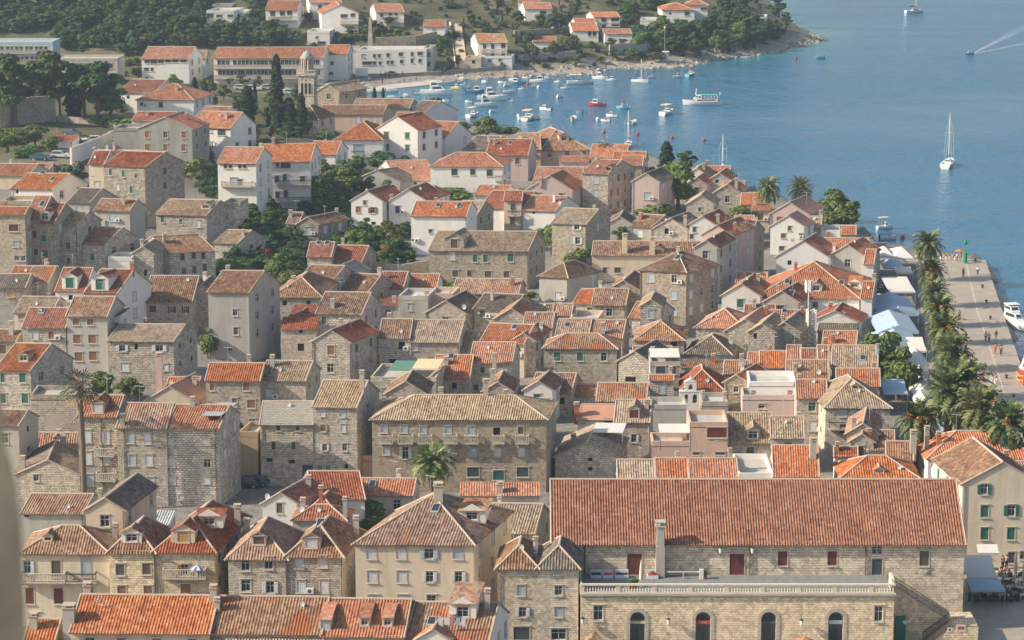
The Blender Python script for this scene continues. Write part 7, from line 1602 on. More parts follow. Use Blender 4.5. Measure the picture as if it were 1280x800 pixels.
# wake of the speedboat
m,nt,b=mat('foam'); b.inputs['Base Color'].default_value=(.75,.8,.82,1); b.inputs['Roughness'].default_value=.6
g=N(nt,'ShaderNodeNewGeometry'); no=N(nt,'ShaderNodeTexNoise',Scale=.5,Detail=4.); L(nt,g.outputs['Position'],no.inputs['Vector']); uvn=N(nt,'ShaderNodeUVMap',uv_map='UVMap'); sx=N(nt,'ShaderNodeSeparateXYZ'); L(nt,uvn.outputs[0],sx.inputs[0])
al=mth(nt,'MULTIPLY',mth(nt,'SUBTRACT',1.0,sx.outputs[0]),mth(nt,'MULTIPLY',no.outputs['Fac'],mth(nt,'MULTIPLY',mth(nt,'SUBTRACT',1.0,mth(nt,'ABSOLUTE',mth(nt,'SUBTRACT',mth(nt,'MULTIPLY',sx.outputs[1],2.0),1.0))),.8))); L(nt,al,b.inputs['Alpha'])
mb=MB()
A=at_z(1214,68,.03)
for (ex_,ey_,w1) in ((1330,44,2.2),(1300,24,3.6)):
    B=at_z(ex_,ey_,.03); d=(B-A).normalized(); s_=Vector((-d.y,d.x,0))
    for i in range(16):
        t0,t1=i/16,(i+1)/16; p0,p1=A.lerp(B,t0),A.lerp(B,t1); w0,w2=.5+w1*t0,.5+w1*t1
        mb.face([p0-s_*w0,p1-s_*w2,p1+s_*w2,p0+s_*w0],0,[(t0,0),(t1,0),(t1,1),(t0,1)])
    A=A+Vector((0,0,.01))
tag(mb.build('wake',['foam']),'white foaming wake trailing behind the dark speedboat','wake',kind='stuff')
# buoys
for i,(px,py,c) in enumerate([(660,106,'gel_r'),(673,110,'gel'),(648,146,'gel'),(747,150,'gel'),(755,166,'gel_r'),(797,169,'gel_r'),(840,173,'gel_r'),(880,176,'gel_r'),(1128,298,'gel_r'),(995,74,'gel_r')]):
    G=at_z(px,py,0); mb=MB(); mb.tube([(0,0,-.2),(0,0,0),(0,0,.3),(0,0,.5),(0,0,.58)],[.15,.32,.36,.2,.05],8); o=mb.build('mooring_buoy',[c]); o.location=G; o.scale=(1.3,)*3
    tag(o,('red' if c=='gel_r' else 'white')+' mooring buoy floating among the boats' if i not in(0,8,9) else ['large red buoy before the far rocks','','','','','','','','red buoy off the seafront boats','red buoy off the tip of the headland'][i],'buoy','mooring buoys '+c)
# ---------- lighthouse on the rocks
G=ground(832,76); k=kpx(G); r=empty('beacon',G,0,'small white beacon hut with thin mast on the headland rocks','beacon'); h=11/k
m=MB(); m.box(-.75,-.75,-1,.75,.75,h,0); m.box(-.95,-.95,h,.95,.95,h+.2,0); m.build('hut',['w_wh'],r)
m=MB(); m.tube([(-.3,0,h+.2),(-.3,0,h+7)],.08,5); m.build('mast',['zinc'],r); m=MB(); m.tube([(-.3,0,h+7),(-.3,0,h+7.6)],.25,6); m.build('lantern',['gel'],r); m=MB(); m.box(-.3,-.77,0,.3,-.751,2.0); m.build('door',['s_l'],r)
G=ground(452,98); m=MB(); 
for x in(-1.4,1.2): m.box(x,0,0,x+.15,.15,1.6)
m.box(-1.8,-.05,.8,1.8,0,2.9); o=m.build('billboard',['gel']); o.location=G; tag(o,'blank white notice board above the beach','sign')
# ---------- cars
simple('c_w',(.62,.63,.62),.25,.5,noisy=0); simple('c_k',(.03,.04,.06),.25,.5,noisy=0); simple('c_b',(.05,.10,.16),.25,.5,noisy=0); simple('c_l',(.45,.52,.55),.25,.5,noisy=0); simple('c_r',(.25,.03,.03),.25,.5,noisy=0); simple('tyre',(.02,.02,.02),.9,noisy=0)
CC={}
def car(px,py,ang,c,label,kind='car'):
    if not CC:
        def prof(wag): 
            return [(-2.1,.35),(-2.15,.8),(-2.0,.98),(-1.6 if wag else -1.45,1.0 if not wag else 1.05),(-1.75 if wag else -.95,1.45),(.25,1.45),(.95,1.0),(1.9,.86),(2.1,.65),(2.1,.35)]
        for wag in (0,1):
            P=prof(wag); m=MB()
            for s in (-1,1): q=[(x,s*(.82 if z<1.02 else .66),z) for x,z in P]; m.face(q if s<0 else q[::-1],0)
            for i in range(len(P)):
                a,b=P[i],P[(i+1)%len(P)]; wa=.82 if a[1]<1.06 else .66; wb=.82 if b[1]<1.06 else .66
                m.face([(a[0],-wa,a[1]),(a[0],wa,a[1]),(b[0],wb,b[1]),(b[0],-wb,b[1])],0)
            CC['body',wag]=m
            g=MB(); x0=-1.7 if wag else -1.3
            for s in (-1,1):
                q=[(x0+.05,s*.84,1.02),(.8,s*.84,1.02),(.2,s*.70,1.40),(x0+.3,s*.70,1.40)]; g.face(q if s<0 else q[::-1])
            g.face([(.95,-.7,1.04),(.95,.7,1.04),(.3,.58,1.43),(.3,-.58,1.43)]); g.face([(x0-.2,-.7,1.08),(x0-.2,.7,1.08),(x0+.12 if not wag else x0-.1,.58,1.4),(x0+.12 if not wag else x0-.1,-.58,1.4)][::-1]); CC['glass',wag]=g.mesh('windows',['glass'])
        w=MB(); w.tube([(0,-.1,0),(0,.1,0)],.33,12); w.tube([(0,-.11,0),(0,.11,0)],.17,8,1); CC['wheel']=w.mesh('wheel',['tyre','zinc'])
        l=MB(); l.box(2.08,-.12,.6,2.12,.12,.75); CC['lamp']=l.mesh('headlight',['gel'])
    wag=1 if kind=='wagon' else 0; G=ground(px,py); r=empty('parked_car',G,R(ang),label,'car')
    link('body',CC['body',wag].mesh('body',[c]),r); link('windows',CC['glass',wag],r)
    for x in (-1.3,1.3):
        for s in (-1,1): link('wheel',CC['wheel'],r,(x,s*.78,.33))
    for s in (-1,1): link('headlight',CC['lamp'],r,(0,s*.6,0))
car(90,169,-20,'c_b','dark blue car parked highest in the car park'); car(97,181,-15,'c_k','dark car behind the white rendered wall'); car(114,178,200,'c_w','white estate car behind the white rendered wall','wagon'); car(76,197,-8,'c_l','silver car on the road below the bushes','wagon'); car(50,200,-8,'c_b','dark blue car on the road, lowest of all'); car(92,193,80,'c_r','dark red car half hidden by the end of the white wall'); car(141,172,80,'c_l','pale blue van end beside the blank cement gable','wagon')
for i,(px,py) in enumerate([(302,112),(318,113),(336,112),(352,114),(364,118)]): car(px,py,rnd.uniform(-10,10),'c_w',['white car left of the conifer before the long hotel','second white car before the long hotel','third white car before the long hotel','white car just left of the bell tower','nearest white car left of the bell tower'][i],'wagon')
for i,(px,py,c) in enumerate([(356,604,'c_k'),(318,607,'c_b'),(306,609,'c_k')]): car(px,py,175,c,['','dark car parked at the foot of the slab roofed house','black car left of the slab roofed house'][i],'wagon') if i else None
simple('green_l',(.02,.30,.12),.5,noisy=0)
# ---------- people
def skin(edges,rad,name,m,sub=1):
    vs=list(rad.keys()); me=bpy.data.meshes.new(name); me.from_pydata([rad[v][0] for v in vs],[(vs.index(a),vs.index(b)) for a,b in edges],[])
    o=bpy.data.objects.new(name,me); col.objects.link(o); md=o.modifiers.new('s','SKIN'); md.use_smooth_shade=True
    for i,v in enumerate(vs):
        r=rad[v][1]; r=r if hasattr(r,'__len__') else (r,r); me.skin_vertices[0].data[i].radius=r; me.skin_vertices[0].data[i].use_root=(i==0)
    if sub: s=o.modifiers.new('u','SUBSURF'); s.levels=sub; s.render_levels=sub
    dg=bpy.context.evaluated_depsgraph_get(); r=bpy.data.meshes.new_from_object(o.evaluated_get(dg)); bpy.data.objects.remove(o); r.materials.clear(); r.materials.append(M[m] if m else None); r.name=name
    return r
simple('skin',(.45,.27,.19),.6,noisy=0); simple('hair',(.06,.04,.03),.8,noisy=0)
for n_,c in {'f_w':(.70,.70,.68),'f_k':(.03,.035,.05),'f_b':(.07,.14,.28),'f_r':(.45,.06,.05),'f_p':(.55,.22,.28),'f_g':(.25,.27,.25),'f_n':(.30,.22,.14),'f_t':(.06,.30,.32),'f_o':(.65,.25,.05),'f_l':(.35,.45,.60)}.items(): simple(n_,c,.9,noisy=.05)
def pose(kind):
    j={}
    if kind=='sit': hz,kn,ft=.52,(.42,.50),(.46,.06)
    st={'stand':(0.02,-.02),'walk':(.24,-.22),'walk2':(-.2,.22)}.get(kind,(0,0))
    J={'pel':((0,0,.93),(.15,.11)),'wai':((0,0,1.1),(.135,.10)),'che':((0,0,1.32),(.17,.115)),'nec':((0,0,1.49),.055),'hea':((0.01,0,1.60),(.085,.095)),'top':((0,0,1.70),(.075,.085))}
    if kind=='sit':
        J={'pel':((0,0,.50),(.15,.13)),'wai':((-.02,0,.68),(.135,.11)),'che':((-.01,0,.90),(.17,.115)),'nec':((.02,0,1.07),.055),'hea':((.04,0,1.18),(.085,.095)),'top':((.03,0,1.28),(.075,.085))}
    E=[('pel','wai'),('wai','che'),('che','nec'),('nec','hea'),('hea','top')]
    for s,nm in ((1,'l'),(-1,'r')):
        sh=J['che'][0]; dx=st[0] if s>0 else st[1]
        if kind=='sit':
            J['hi'+nm]=((.04,s*.1,.50),.088); J['kn'+nm]=((.44,s*.13,.50),.065); J['an'+nm]=((.44,s*.13,.1),.045); J['to'+nm]=((.58,s*.14,.05),.04)
            J['sh'+nm]=((-.01,s*.19,1.0),.06); J['el'+nm]=((.10,s*.24,.76),.045); J['wr'+nm]=((.34,s*.18,.74),.034); J['ha'+nm]=((.43,s*.16,.75),.034)
        else:
            J['hi'+nm]=((0,s*.095,.88),.088); J['kn'+nm]=((dx*.55+.02,s*.10,.49),.062); J['an'+nm]=((dx,s*.10,.09),.042); J['to'+nm]=((dx+.15,s*.12,.05),.036)
            J['sh'+nm]=((0,s*.19,1.42),.06); J['el'+nm]=((-dx*.4-.03,s*.25,1.15),.044); J['wr'+nm]=((-dx*.8+.05,s*.26,.92),.032); J['ha'+nm]=((-dx*.85+.08,s*.26,.82),.034)
        E+=[('pel','hi'+nm),('hi'+nm,'kn'+nm),('kn'+nm,'an'+nm),('an'+nm,'to'+nm),('che','sh'+nm),('sh'+nm,'el'+nm),('el'+nm,'wr'+nm),('wr'+nm,'ha'+nm)]
    return J,E
PP={}
def person_meshes(kind):
    if kind in PP: return PP[kind]
    J,E=pose(kind); body=skin(E,J,'body','skin')
    g=lambda keys,f:{k:(J[k][0],tuple(x*f+.008 for x in (J[k][1] if hasattr(J[k][1],'__len__') else (J[k][1],)*2))) for k in keys}
    up=['che','wai','pel','shl','shr','ell','elr']; shirt=skin([('pel','wai'),('wai','che'),('che','shl'),('che','shr'),('shl','ell'),('shr','elr')],g(up,1.12),'shirt',None)
    lo=['pel','hil','hir','knl','knr','anl','anr']; tr=skin([('pel','hil'),('pel','hir'),('hil','knl'),('hir','knr'),('knl','anl'),('knr','anr')],g(lo,1.16),'trousers',None)
    h=J['top'][0]; hd=J['hea'][0]; hair=MB(); hair.tube([(hd[0]-.03,0,hd[2]-.03),(hd[0]-.02,0,hd[2]+.06),(h[0]-.01,0,h[2]+.05),(h[0],0,h[2]+.085)],[.09,.112,.095,.03],8)
    PP[kind]=(body,shirt,tr,hair.mesh('hair',['hair'],smooth=True)); return PP[kind]
def matcopy(me,m,C_={}):
    k=(me.name,m)
    if k not in C_: c=me.copy(); c.materials.clear(); c.materials.append(M[m]); C_[k]=c
    return C_[k]
def person(P,ang,kind,shirt,tr,label,group=None,s=1.0):
    r=empty('person',P,R(ang),label,'person',group,s); b,sh,t,h=person_meshes(kind)
    link('body',b,r); link('shirt',matcopy(sh,shirt),r); link('trousers',matcopy(t,tr),r); link('hair',h,r); return r
CN={'f_w':'white','f_k':'black','f_b':'blue','f_r':'red','f_p':'pink','f_g':'grey','f_n':'brown','f_t':'teal','f_o':'orange','f_l':'light blue'}
for i,(px,py,sh,tr,an,kd,lb) in enumerate([(1204,346,'f_b','f_k',90,'stand','person in dark clothes standing alone near the quay lamp'),(1222,343,'f_w','f_k',20,'walk','person in white shirt walking near the quay edge at the sea end'),(1199,399,'f_k','f_k',90,'walk','person in black at the palm side of the quay'),
 (1232,426,'f_l','f_k',250,'walk','person in light blue shirt walking with one in darker blue'),(1236,428,'f_b','f_k',250,'stand','person in blue shirt walking beside the light blue shirt'),(1245,425,'f_r','f_w',80,'walk','person with dark red top and white shorts near the moored yacht'),
 (1207,427,'f_k','f_n',100,'stand','person in black close to the palm trunks'),(1244,441,'f_r','f_r',90,'walk2','person dressed all in red in mid quay'),(1251,444,'f_k','f_k',60,'walk','person in black beside the one all in red'),(1220,469,'f_r','f_n',90,'stand','person in orange red top in the group by the palms'),(1225,466,'f_g','f_k',90,'stand','person in grey in the group by the palms'),(1227,476,'f_r','f_r',260,'walk','person in dark red at the front of the group by the palms'),(1231,466,'f_k','f_g',90,'stand','person in black at the right of the group by the palms'),
 (1239,478,'f_w','f_w',270,'walk','person all in white walking next to a pink shirt'),(1244,480,'f_p','f_w',270,'walk2','person in pink shirt walking next to the one in white'),(1218,474,'f_n','f_n',100,'stand','person in brown at the left of the group by the palms'),(1222,487,'f_k','f_k',90,'walk','person in black under the palm fronds'),(1242,505,'f_r','f_r',90,'walk','person in red near the lowest palms'),(1196,326,'f_w','f_n',0,'stand','person in white at the end of the quay beside the orange parasol'),(1201,325,'f_r','f_n',180,'stand','person in red under the orange parasol'),(1207,437,'f_n','f_k',90,'stand','person in brown leaning close to the palm trunks, lower')]):
    person(at_z(px,py+1,QZ),an,kd,sh,tr,lb)
for px,py,sh,lb in [(917,799,'f_l','person in pale blue at the foot of the terrace wall, left of two'),(924,800,'f_l','person in pale blue at the foot of the terrace wall, right of two'),(880,806,'f_b','person in blue at the shop door with red sign'),(807,806,'f_l','person in pale blue beside the leftmost arched door'),(1194,803,'f_k','person in dark clothes by the two posters'),(1253,712,'f_t','person in teal shirt standing beyond the cafe awnings'),(1258,711,'f_p','person in pink top beside the teal shirt')]:
    person(at_z(px,py,1.4),rnd.uniform(0,360),'stand',sh,'f_k',lb)
for i,(px,py) in enumerate([(449,106),(462,103),(455,108),(478,105),(505,103),(520,102)]): G=ground(px,py); person(G,rnd.uniform(0,360),'stand',rnd.choice(['f_k','f_p','f_w']),'f_b','bather standing on the pale beach','bathers on the beach')
for i,px in enumerate([476,482,487,495,503]): G=ground(px,96.5); person(G,rnd.uniform(0,360),'walk',rnd.choice(['f_r','f_p','f_w']),'f_k','stroller on the promenade above the beach','strollers above the beach')
# ---------- cafe furniture
simple('wicker',(.10,.08,.06),.9); simple('ped',(.30,.29,.28),.6)
def chair_mesh(m_='wicker'):
    if ('ch',m_) in BC: return BC['ch',m_]
    m=MB(); m.box(-.24,-.24,.42,.24,.24,.47)
    l=MB(); l.tube([(0,0,0),(0,0,.42)],.02,4); b=MB(); b.box(-.26,-.24,.47,-.21,.24,.92)
    for s in (-1,1): b.box(-.24,s*.24-.02,.62,.2,s*.24+.02,.66)
    BC['ch',m_]=(m.mesh('seat',[m_]),b.mesh('backrest',[m_]),l.mesh('leg',['iron'])); return BC['ch',m_]
def chair(P,a,label,group,m_='wicker'):
    r=empty('chair',P,a,label,'chair',group); s,b,l=chair_mesh(m_); link('seat',s,r); link('backrest',b,r)
    for x in (-.2,.2):
        for y in (-.2,.2): link('leg',l,r,(x,y,0))
def table(P,label,group,w=.75,mt='canvas'):
    if ('tb',w,mt) not in BC:
        m=MB(); m.box(-w/2,-w/2,.72,w/2,w/2,.76); l=MB(); l.tube([(0,0,0),(0,0,.72)],.04,6); l.tube([(0,0,0),(0,0,.03)],.25,8); BC['tb',w,mt]=(m.mesh('table_top',[mt]),l.mesh('pedestal',['iron']))
    r=empty('cafe_table',P,0,label,'table',group); a,b=BC['tb',w,mt]; link('table_top',a,r); link('pedestal',b,r)
rg=random.Random(4)
for i in range(5):
    for j in range(4):
        px=1216+i*14+rg.uniform(-2,2)+j*2; py=718+j*9.5+rg.uniform(-1,1)
        P=at_z(px,py+4,1.4); gl='cafe tables on the square'
        table(P,'cafe table with light top under the awnings on the square',gl)
        for a in range(4):
            an=a*PI/2+rg.uniform(-.3,.3); Q=P+Vector((-math.cos(an)*.75,-math.sin(an)*.75,0))
            if rg.random()<.75: 
                chair(Q,an,'dark cafe chair round a table on the square','cafe chairs on the square')
                if rg.random()<.42: person(Q+Vector((0,0,0)),math.degrees(an),'sit',rg.choice(list(CN)),rg.choice(['f_k','f_b','f_n']),'guest seated at a cafe table on the square','guests at the cafe tables')
for i,px in enumerate([1213,1221,1257,1264,1272]):
    P=at_z(px,752,1.4); r=empty('planter',P,0,'dark tub planter at the edge of the cafe tables','planter','tub planters at the cafe edge'); m=MB(); m.tube([(0,0,0),(0,0,.55)],[.22,.28],8); m.build('tub',['iron'],r); c,t=tree_tpl('bush',i%4); link('foliage',c,r,(0,0,.5),0,.6)
def canopy(name,px0,px1,py,dm,h,typ,m_,label,cat='awning',rise=1.0,z=1.4,rot=0,poles=True,group=None,drop=.0):
    """stretched fabric roof: px0..px1 at its front edge, py where its front posts stand"""
    A=at_z(px0,py,z); B=at_z(px1,py,z); w=(B-A).length; r=empty(name,A,R(rot),label,cat,group); m=MB()
    P=lambda a,b,zz:(a*w,b*dm,zz)
    if typ=='ridge':    # ridge runs away from the camera
        for a0,a1,z0,z1 in ((0,.5,h,h+rise),(.5,1,h+rise,h)):
            for j in range(4):
                q=[P(a0,j/4,z0),P(a1,j/4,z1),P(a1,(j+1)/4,z1),P(a0,(j+1)/4,z0)]; m.face(q,0)
        for b in (0,1): m.face([P(0,b,h),P(1,b,h),P(.5,b,h+rise)],0)
        m.box(0,-.03,h-.3,w,.0,h,0); m.box(-.02,0,h-.3,.0,dm,h,0); m.box(w,0,h-.3,w+.02,dm,h,0)
    elif typ=='pyr':
        for a,b in (((0,0),(1,0)),((1,0),(1,1)),((1,1),(0,1)),((0,1),(0,0))):
            m.face([P(*a,h),P(*b,h),P(.5,.5,h+rise)],0); m.face([P(*a,h-.25),P(*b,h-.25),P(*b,h),P(*a,h)],0)
    else:
        n=5
        for j in range(n):
            s0,s1=j/n,(j+1)/n; sag=lambda s:-.18*math.sin(PI*s)
            m.face([P(0,s0,h+rise*s0+sag(s0)),P(1,s0,h+rise*s0+sag(s0)),P(1,s1,h+rise*s1+sag(s1)),P(0,s1,h+rise*s1+sag(s1))],0)
        m.face([P(0,0,h-.3),P(1,0,h-.3),P(1,0,h),P(0,0,h)],0)
    m.build('fabric',[m_],r)
    if poles:
        m=MB()
        for a in (.01,.99):
            for b in (.01,.99): m.tube([P(a,b,0),P(a,b,h)],.04,5)
        m.build('poles',['zinc'],r)
    return r
canopy('awning',1208,1246,748,5.0,2.5,'flat','canvas','broad pale awning over cafe guests beside the great hall wall',rise=1.2)
canopy('awning',1214,1256,762,4.4,2.3,'pyr','canvas_b','square pale blue awning in front of the broad pale one on the square',rise=.45)
canopy('awning',1222,1248,724,1.6,3.2,'flat','canvas','small awning fixed over the cafe door of the cream gabled house',rise=.6,poles=False)
def closed_parasol(P,h,label):
    r=empty('closed_parasol',P,0,label,'parasol'); m=MB(); m.tube([(0,0,h*.3),(0,0,h*.55),(0,0,h*.8),(0,0,h)],[.22,.2,.14,.03],8); m.build('fabric',['w_cr'],r); m=MB(); m.tube([(0,0,0),(0,0,h*.4)],.03,5); m.tube([(0,0,0),(0,0,.08)],.3,8); m.build('pole',['frame_w'],r)
closed_parasol(at_z(1269,728,1.4),3.6,'tall closed cream parasol on the square'); closed_parasol(at_z(1279,736,1.4),3.4,'closed parasol at the extreme right edge')
# marquee of four bays
for i,(py,dm) in enumerate([(416,13.2),(439,13.2),(455,9)]):
    canopy('marquee_bay',1097,1148,py,dm,3.1,'ridge','canvas_b',['furthest bay of the long white marquee','middle bay of the long white marquee','nearest bay of the long white marquee, half behind the olive green tree'][i],'marquee',rise=1.15,z=1.45)  # bluish shading of the white fabric is put into the canvas_b colour
canopy('awning',1111,1144,386,11.5,3.0,'flat','canvas','flat cream awning beyond the marquee',rise=.4,z=1.45); canopy('awning',1120,1141,360,4,2.8,'flat','canvas','small curved white awning beyond the flat cream one',rise=.3,z=1.45)
canopy('parasol',1099,1117,340,8,2.9,'pyr','canvas','leftmost white parasol at the seafront end','parasol',rise=1.2,z=1.45); canopy('parasol',1118,1142,342,9,2.9,'pyr','canvas','right white parasol at the seafront end','parasol',rise=1.3,z=1.45); canopy('parasol',1105,1130,354,7,2.8,'pyr','canvas_b','pale blue white parasol in front of the two seafront ones','parasol',rise=1.1,z=1.45); canopy('awning',1128,1150,343,4,2.6,'flat','canvas','white awning strip beside the first palm',rise=.3,z=1.45)
canopy('awning',1104,1134,516,4.6,3.0,'flat','canvas_b','pale blue awning below the large olive green tree',rise=1.0,z=1.45)
canopy('awning',1134,1161,480,9.0,3.0,'pyr','canvas','large domed cream canopy between trees and palms',rise=1.7,z=1.45); canopy('awning',1137,1158,462,5.5,3.0,'flat','canvas','white awning behind the domed cream canopy',rise=1.0,z=1.45)
for i,(a,b,py) in enumerate([(1144,1160,488),(1142,1162,500),(1141,1166,512),(1145,1166,524)]): canopy('market_stall',a,b,py,4.6,2.3,'ridge','canvas',['furthest white market stall roof','second furthest white market stall roof','third white market stall roof','nearest white market stall roof'][i],'market stall',rise=.9,z=1.45)
canopy('awning',1168,1182,560,4.0,2.4,'flat','canvas_b','pale sheet awning behind the short palm',rise=.8,z=1.45)
rg=random.Random(9)
for i in range(26):
    px=rg.uniform(1084,1100)+rg.uniform(0,8); py=rg.uniform(352,440); P=at_z(px,py,1.42); table(P,'cafe table in the shade along the seafront houses','cafe tables by the seafront',mt='wicker' if rg.random()<.5 else 'canvas'); chair(P+Vector((.8,0,0)),PI,'dark chair in the shade along the seafront houses','chairs by the seafront')
    if rg.random()<.5: person(P+Vector((-.8,0,0)),0,'sit',rg.choice(list(CN)),'f_k','guest seated in the shade along the seafront houses','guests by the seafront')
# terrace furniture
simple('lounge',(.66,.70,.72),.7)
def tpt(px,dy): p=on_y(px,720,YB); return Vector((p.x,YB-dy,zt+.01))
for i,(a,b,dy,cu_) in enumerate([(738,752,1.0,'f_k'),(753,766,1.0,'f_r'),(768,785,1.0,'f_k'),(808,822,1.2,'f_r')]):
    A,B=tpt(a,dy),tpt(b,dy); w=B.x-A.x; r=empty('bench',A,0,['white terrace bench with black cushions at the left end','white terrace bench with red cushion in the middle','white terrace bench left of the closed parasol','white terrace bench with red cushion left of the big chimney'][i],'bench')
    m=MB(); m.box(0,-.35,.0,w,.35,.38); m.build('seat',['lounge'],r); m=MB(); m.box(0,.28,.38,w,.38,.85); m.build('backrest',['lounge'],r); m=MB(); m.box(.1,-.3,.38,w-.1,.25,.5); m.build('cushion',[cu_],r)
A,B=tpt(833,1.5),tpt(873,1.5); r=empty('barrier_rail',A,0,'low white barrier rail on the terrace ending in a white post','barrier'); w=B.x-A.x; m=MB(); m.box(0,-.04,.75,w,.04,.85); m.box(w/2-.04,-.04,0,w/2+.04,.04,.75); m.build('rail',['frame_w'],r); m=MB(); m.box(w,-.2,0,w+.45,.2,1.1); m.build('post',['frame_w'],r)
closed_parasol(tpt(799,4.6),3.1,'closed cream parasol standing on the great terrace')
for i,(px,dy,s) in enumerate([(791,4.6,.9),(785,5.0,.7),(880,1.4,.7),(827-12,1.0,.6)]):
    P=tpt(px,dy); r=empty('potted_plant',P,0,['leafy potted plant beside the closed parasol','low potted plant left of the leafy one','small potted plant behind the white post','small potted plant by the red cushion bench'][i],'potted plant'); m=MB(); m.tube([(0,0,0),(0,0,.4)],[.2,.27],8); m.build('pot',['chim_r'],r); c,t=tree_tpl('bush',i%4); link('foliage',c,r,(0,0,.35),0,s)
for i,(px,s) in enumerate([(782,1.4),(815,1.4)]):
    P=on_y(px,806,YF-1.0); P.z=1.4; r=empty('clipped_shrub',P,0,'round clipped shrub on the '+('left' if i==0 else 'right')+' side of the leftmost arched door','shrub'); c,t=tree_tpl('bush',i); link('foliage',c,r,(0,0,.2),0,(s*.9,s*.9,s*1.1))
    m=MB(); m.tube([(0,0,0),(0,0,.4)],[.25,.3],8); m.build('pot',['chim_p'],r)
# striped parasol on the stone balcony
h=[q for q in HS if 'tall plain red hip roof' in q[1]][0]; P=at_y(247,722,h[6]-.5); r=empty('striped_parasol',P,0,'blue and white striped parasol on the stone balcony','parasol'); m=MB()
for i in range(12):
    a,b=2*PI*i/12,2*PI*(i+1)/12; m.face([(math.cos(a)*.85,math.sin(a)*.85,1.05),(math.cos(b)*.85,math.sin(b)*.85,1.05),(0,0,1.5)],i%2)
m.build('fabric',['f_b','frame_w'],r); m=MB(); m.tube([(0,0,-.4),(0,0,1.5)],.02,5); m.build('pole',['frame_w'],r)
# orange kiosk roof and small brown kiosk at the bottom edge
for nm,px,py,w_,mt,lb in (('parasol',1005,813,46,'canvas_o','large orange parasol roof at the bottom edge before the arched doors'),('kiosk',743,808,24,'t_br','small brown tiled kiosk roof at the bottom edge')):
    P=at_z(px,py+20,1.4); k=kpx(P); w2=w_/k/2; top=at_y(px,py-17 if nm=='parasol' else 788,P.y).z-1.4; r=empty('kiosk' if nm=='kiosk' else 'large_parasol',P,.3,lb,nm); m=MB()
    for i in range(4):
        a,b=PI/4+PI/2*i,PI/4+PI/2*(i+1); R2=w2*1.25
        m.face([(math.cos(a)*R2,math.sin(a)*R2,top-1.0),(math.cos(b)*R2,math.sin(b)*R2,top-1.0),(0,0,top)],0)
    if 'canvas_o' not in M: simple('canvas_o',(.55,.17,.08),.85,noisy=.05)
    m.build('roof',[mt],r); m=MB()
    if nm=='kiosk': m.box(-w2*.75,-w2*.75,0,w2*.75,w2*.75,top-1.0)
    else: m.tube([(0,0,0),(0,0,top)],.06,6)
    m.build('walls' if nm=='kiosk' else 'pole',['w_cr'],r)
# laundry in the dormer
h=[q for q in HS if 'laundry dormer below' in q[1]][0]
P=at_y(548,784,h[6]+1.1); r=empty('laundry',P,0,'row of white and pink laundry hanging before the dormer','laundry'); k=kpx(P)
for i,(c,w_) in enumerate((('f_w',.5),('f_w',.55),('f_p',.35),('f_l',.45),('f_w',.4))): m=MB(); x=i*.6; m.box(x,-.02,.1+.15*(i%2),x+w_,.0,1.05); m.build('towel',[c],r)
m=MB(); m.tube([(-.1,0,1.05),(3.1,0,1.05)],.015,4); m.build('line',['iron'],r)
# ---------- quay things
P=at_z(1206,329,QZ); r=empty('harbour_light',P,0,'green harbour light at the end of the quay','harbour light'); m=MB(); m.tube([(0,0,0),(0,0,2.0)],.42,8); m.build('base',['green_l'],r); m=MB(); m.tube([(0,0,2),(0,0,5.0)],.1,6); m.box(-.6,-.1,3.6,.6,.1,3.75); m.tube([(0,0,3.75),(0,0,4.3)],.3,8); m.build('lamp_post',['green_l'],r)
for i,(px,py) in enumerate([(1219,325),(1228,358),(1233,377),(1238,397),(1258,471),(1267,496)]): 
    m=MB(); m.tube([(0,0,0),(0,0,.35),(0,0,.5),(0,0,.6)],[.2,.16,.3,.2],8); o=m.build('mooring_bollard',['iron']); o.location=at_z(px,py+2,QZ); tag(o,'black iron mooring bollard on the edge of the quay','bollard','bollards along the quay edge')
for i,(px,py) in enumerate([(1231.5,330),(1236.5,349),(1241.5,367),(1247.5,386),(1253,405)]):
    m=MB(); n=12
    P0=at_z(px,py+3,.9); m.tube([(0,.42*math.cos(2*PI*j/n),.42*math.sin(2*PI*j/n)) for j in range(n+1)],.17,6,cap=False); o=m.build('tyre_fender',['tyre']); o.location=P0; tag(o,'old tyre hung as a fender on the quay wall','tyre','tyre fenders on the quay wall')
for i,px in enumerate([1179,1190]):
    m=MB(); m.box(-.6,-.05,.7,.6,.05,1.0,0); m.box(-.2,-.055,.7,.2,.055,1.0,1); m.box(-.55,-.3,0,-.45,.3,.7,1); m.box(.45,-.3,0,.55,.3,.7,1); o=m.build('road_barrier',['f_r','frame_w']); o.location=at_z(px,325,QZ); tag(o,'red and white barrier at the quay end, '+('left' if i==0 else 'right')+' one','barrier')
P=at_z(1199,327,QZ); r=empty('orange_parasol',P,0,'orange parasol at the end of the quay','parasol'); m=MB()
for i in range(8): a,b=2*PI*i/8,2*PI*(i+1)/8; m.face([(math.cos(a),math.sin(a),2.0),(math.cos(b),math.sin(b),2.0),(0,0,2.4)])
m.build('fabric',['dates'],r); m=MB(); m.tube([(0,0,0),(0,0,2.4)],.03,5); m.build('pole',['frame_w'],r)
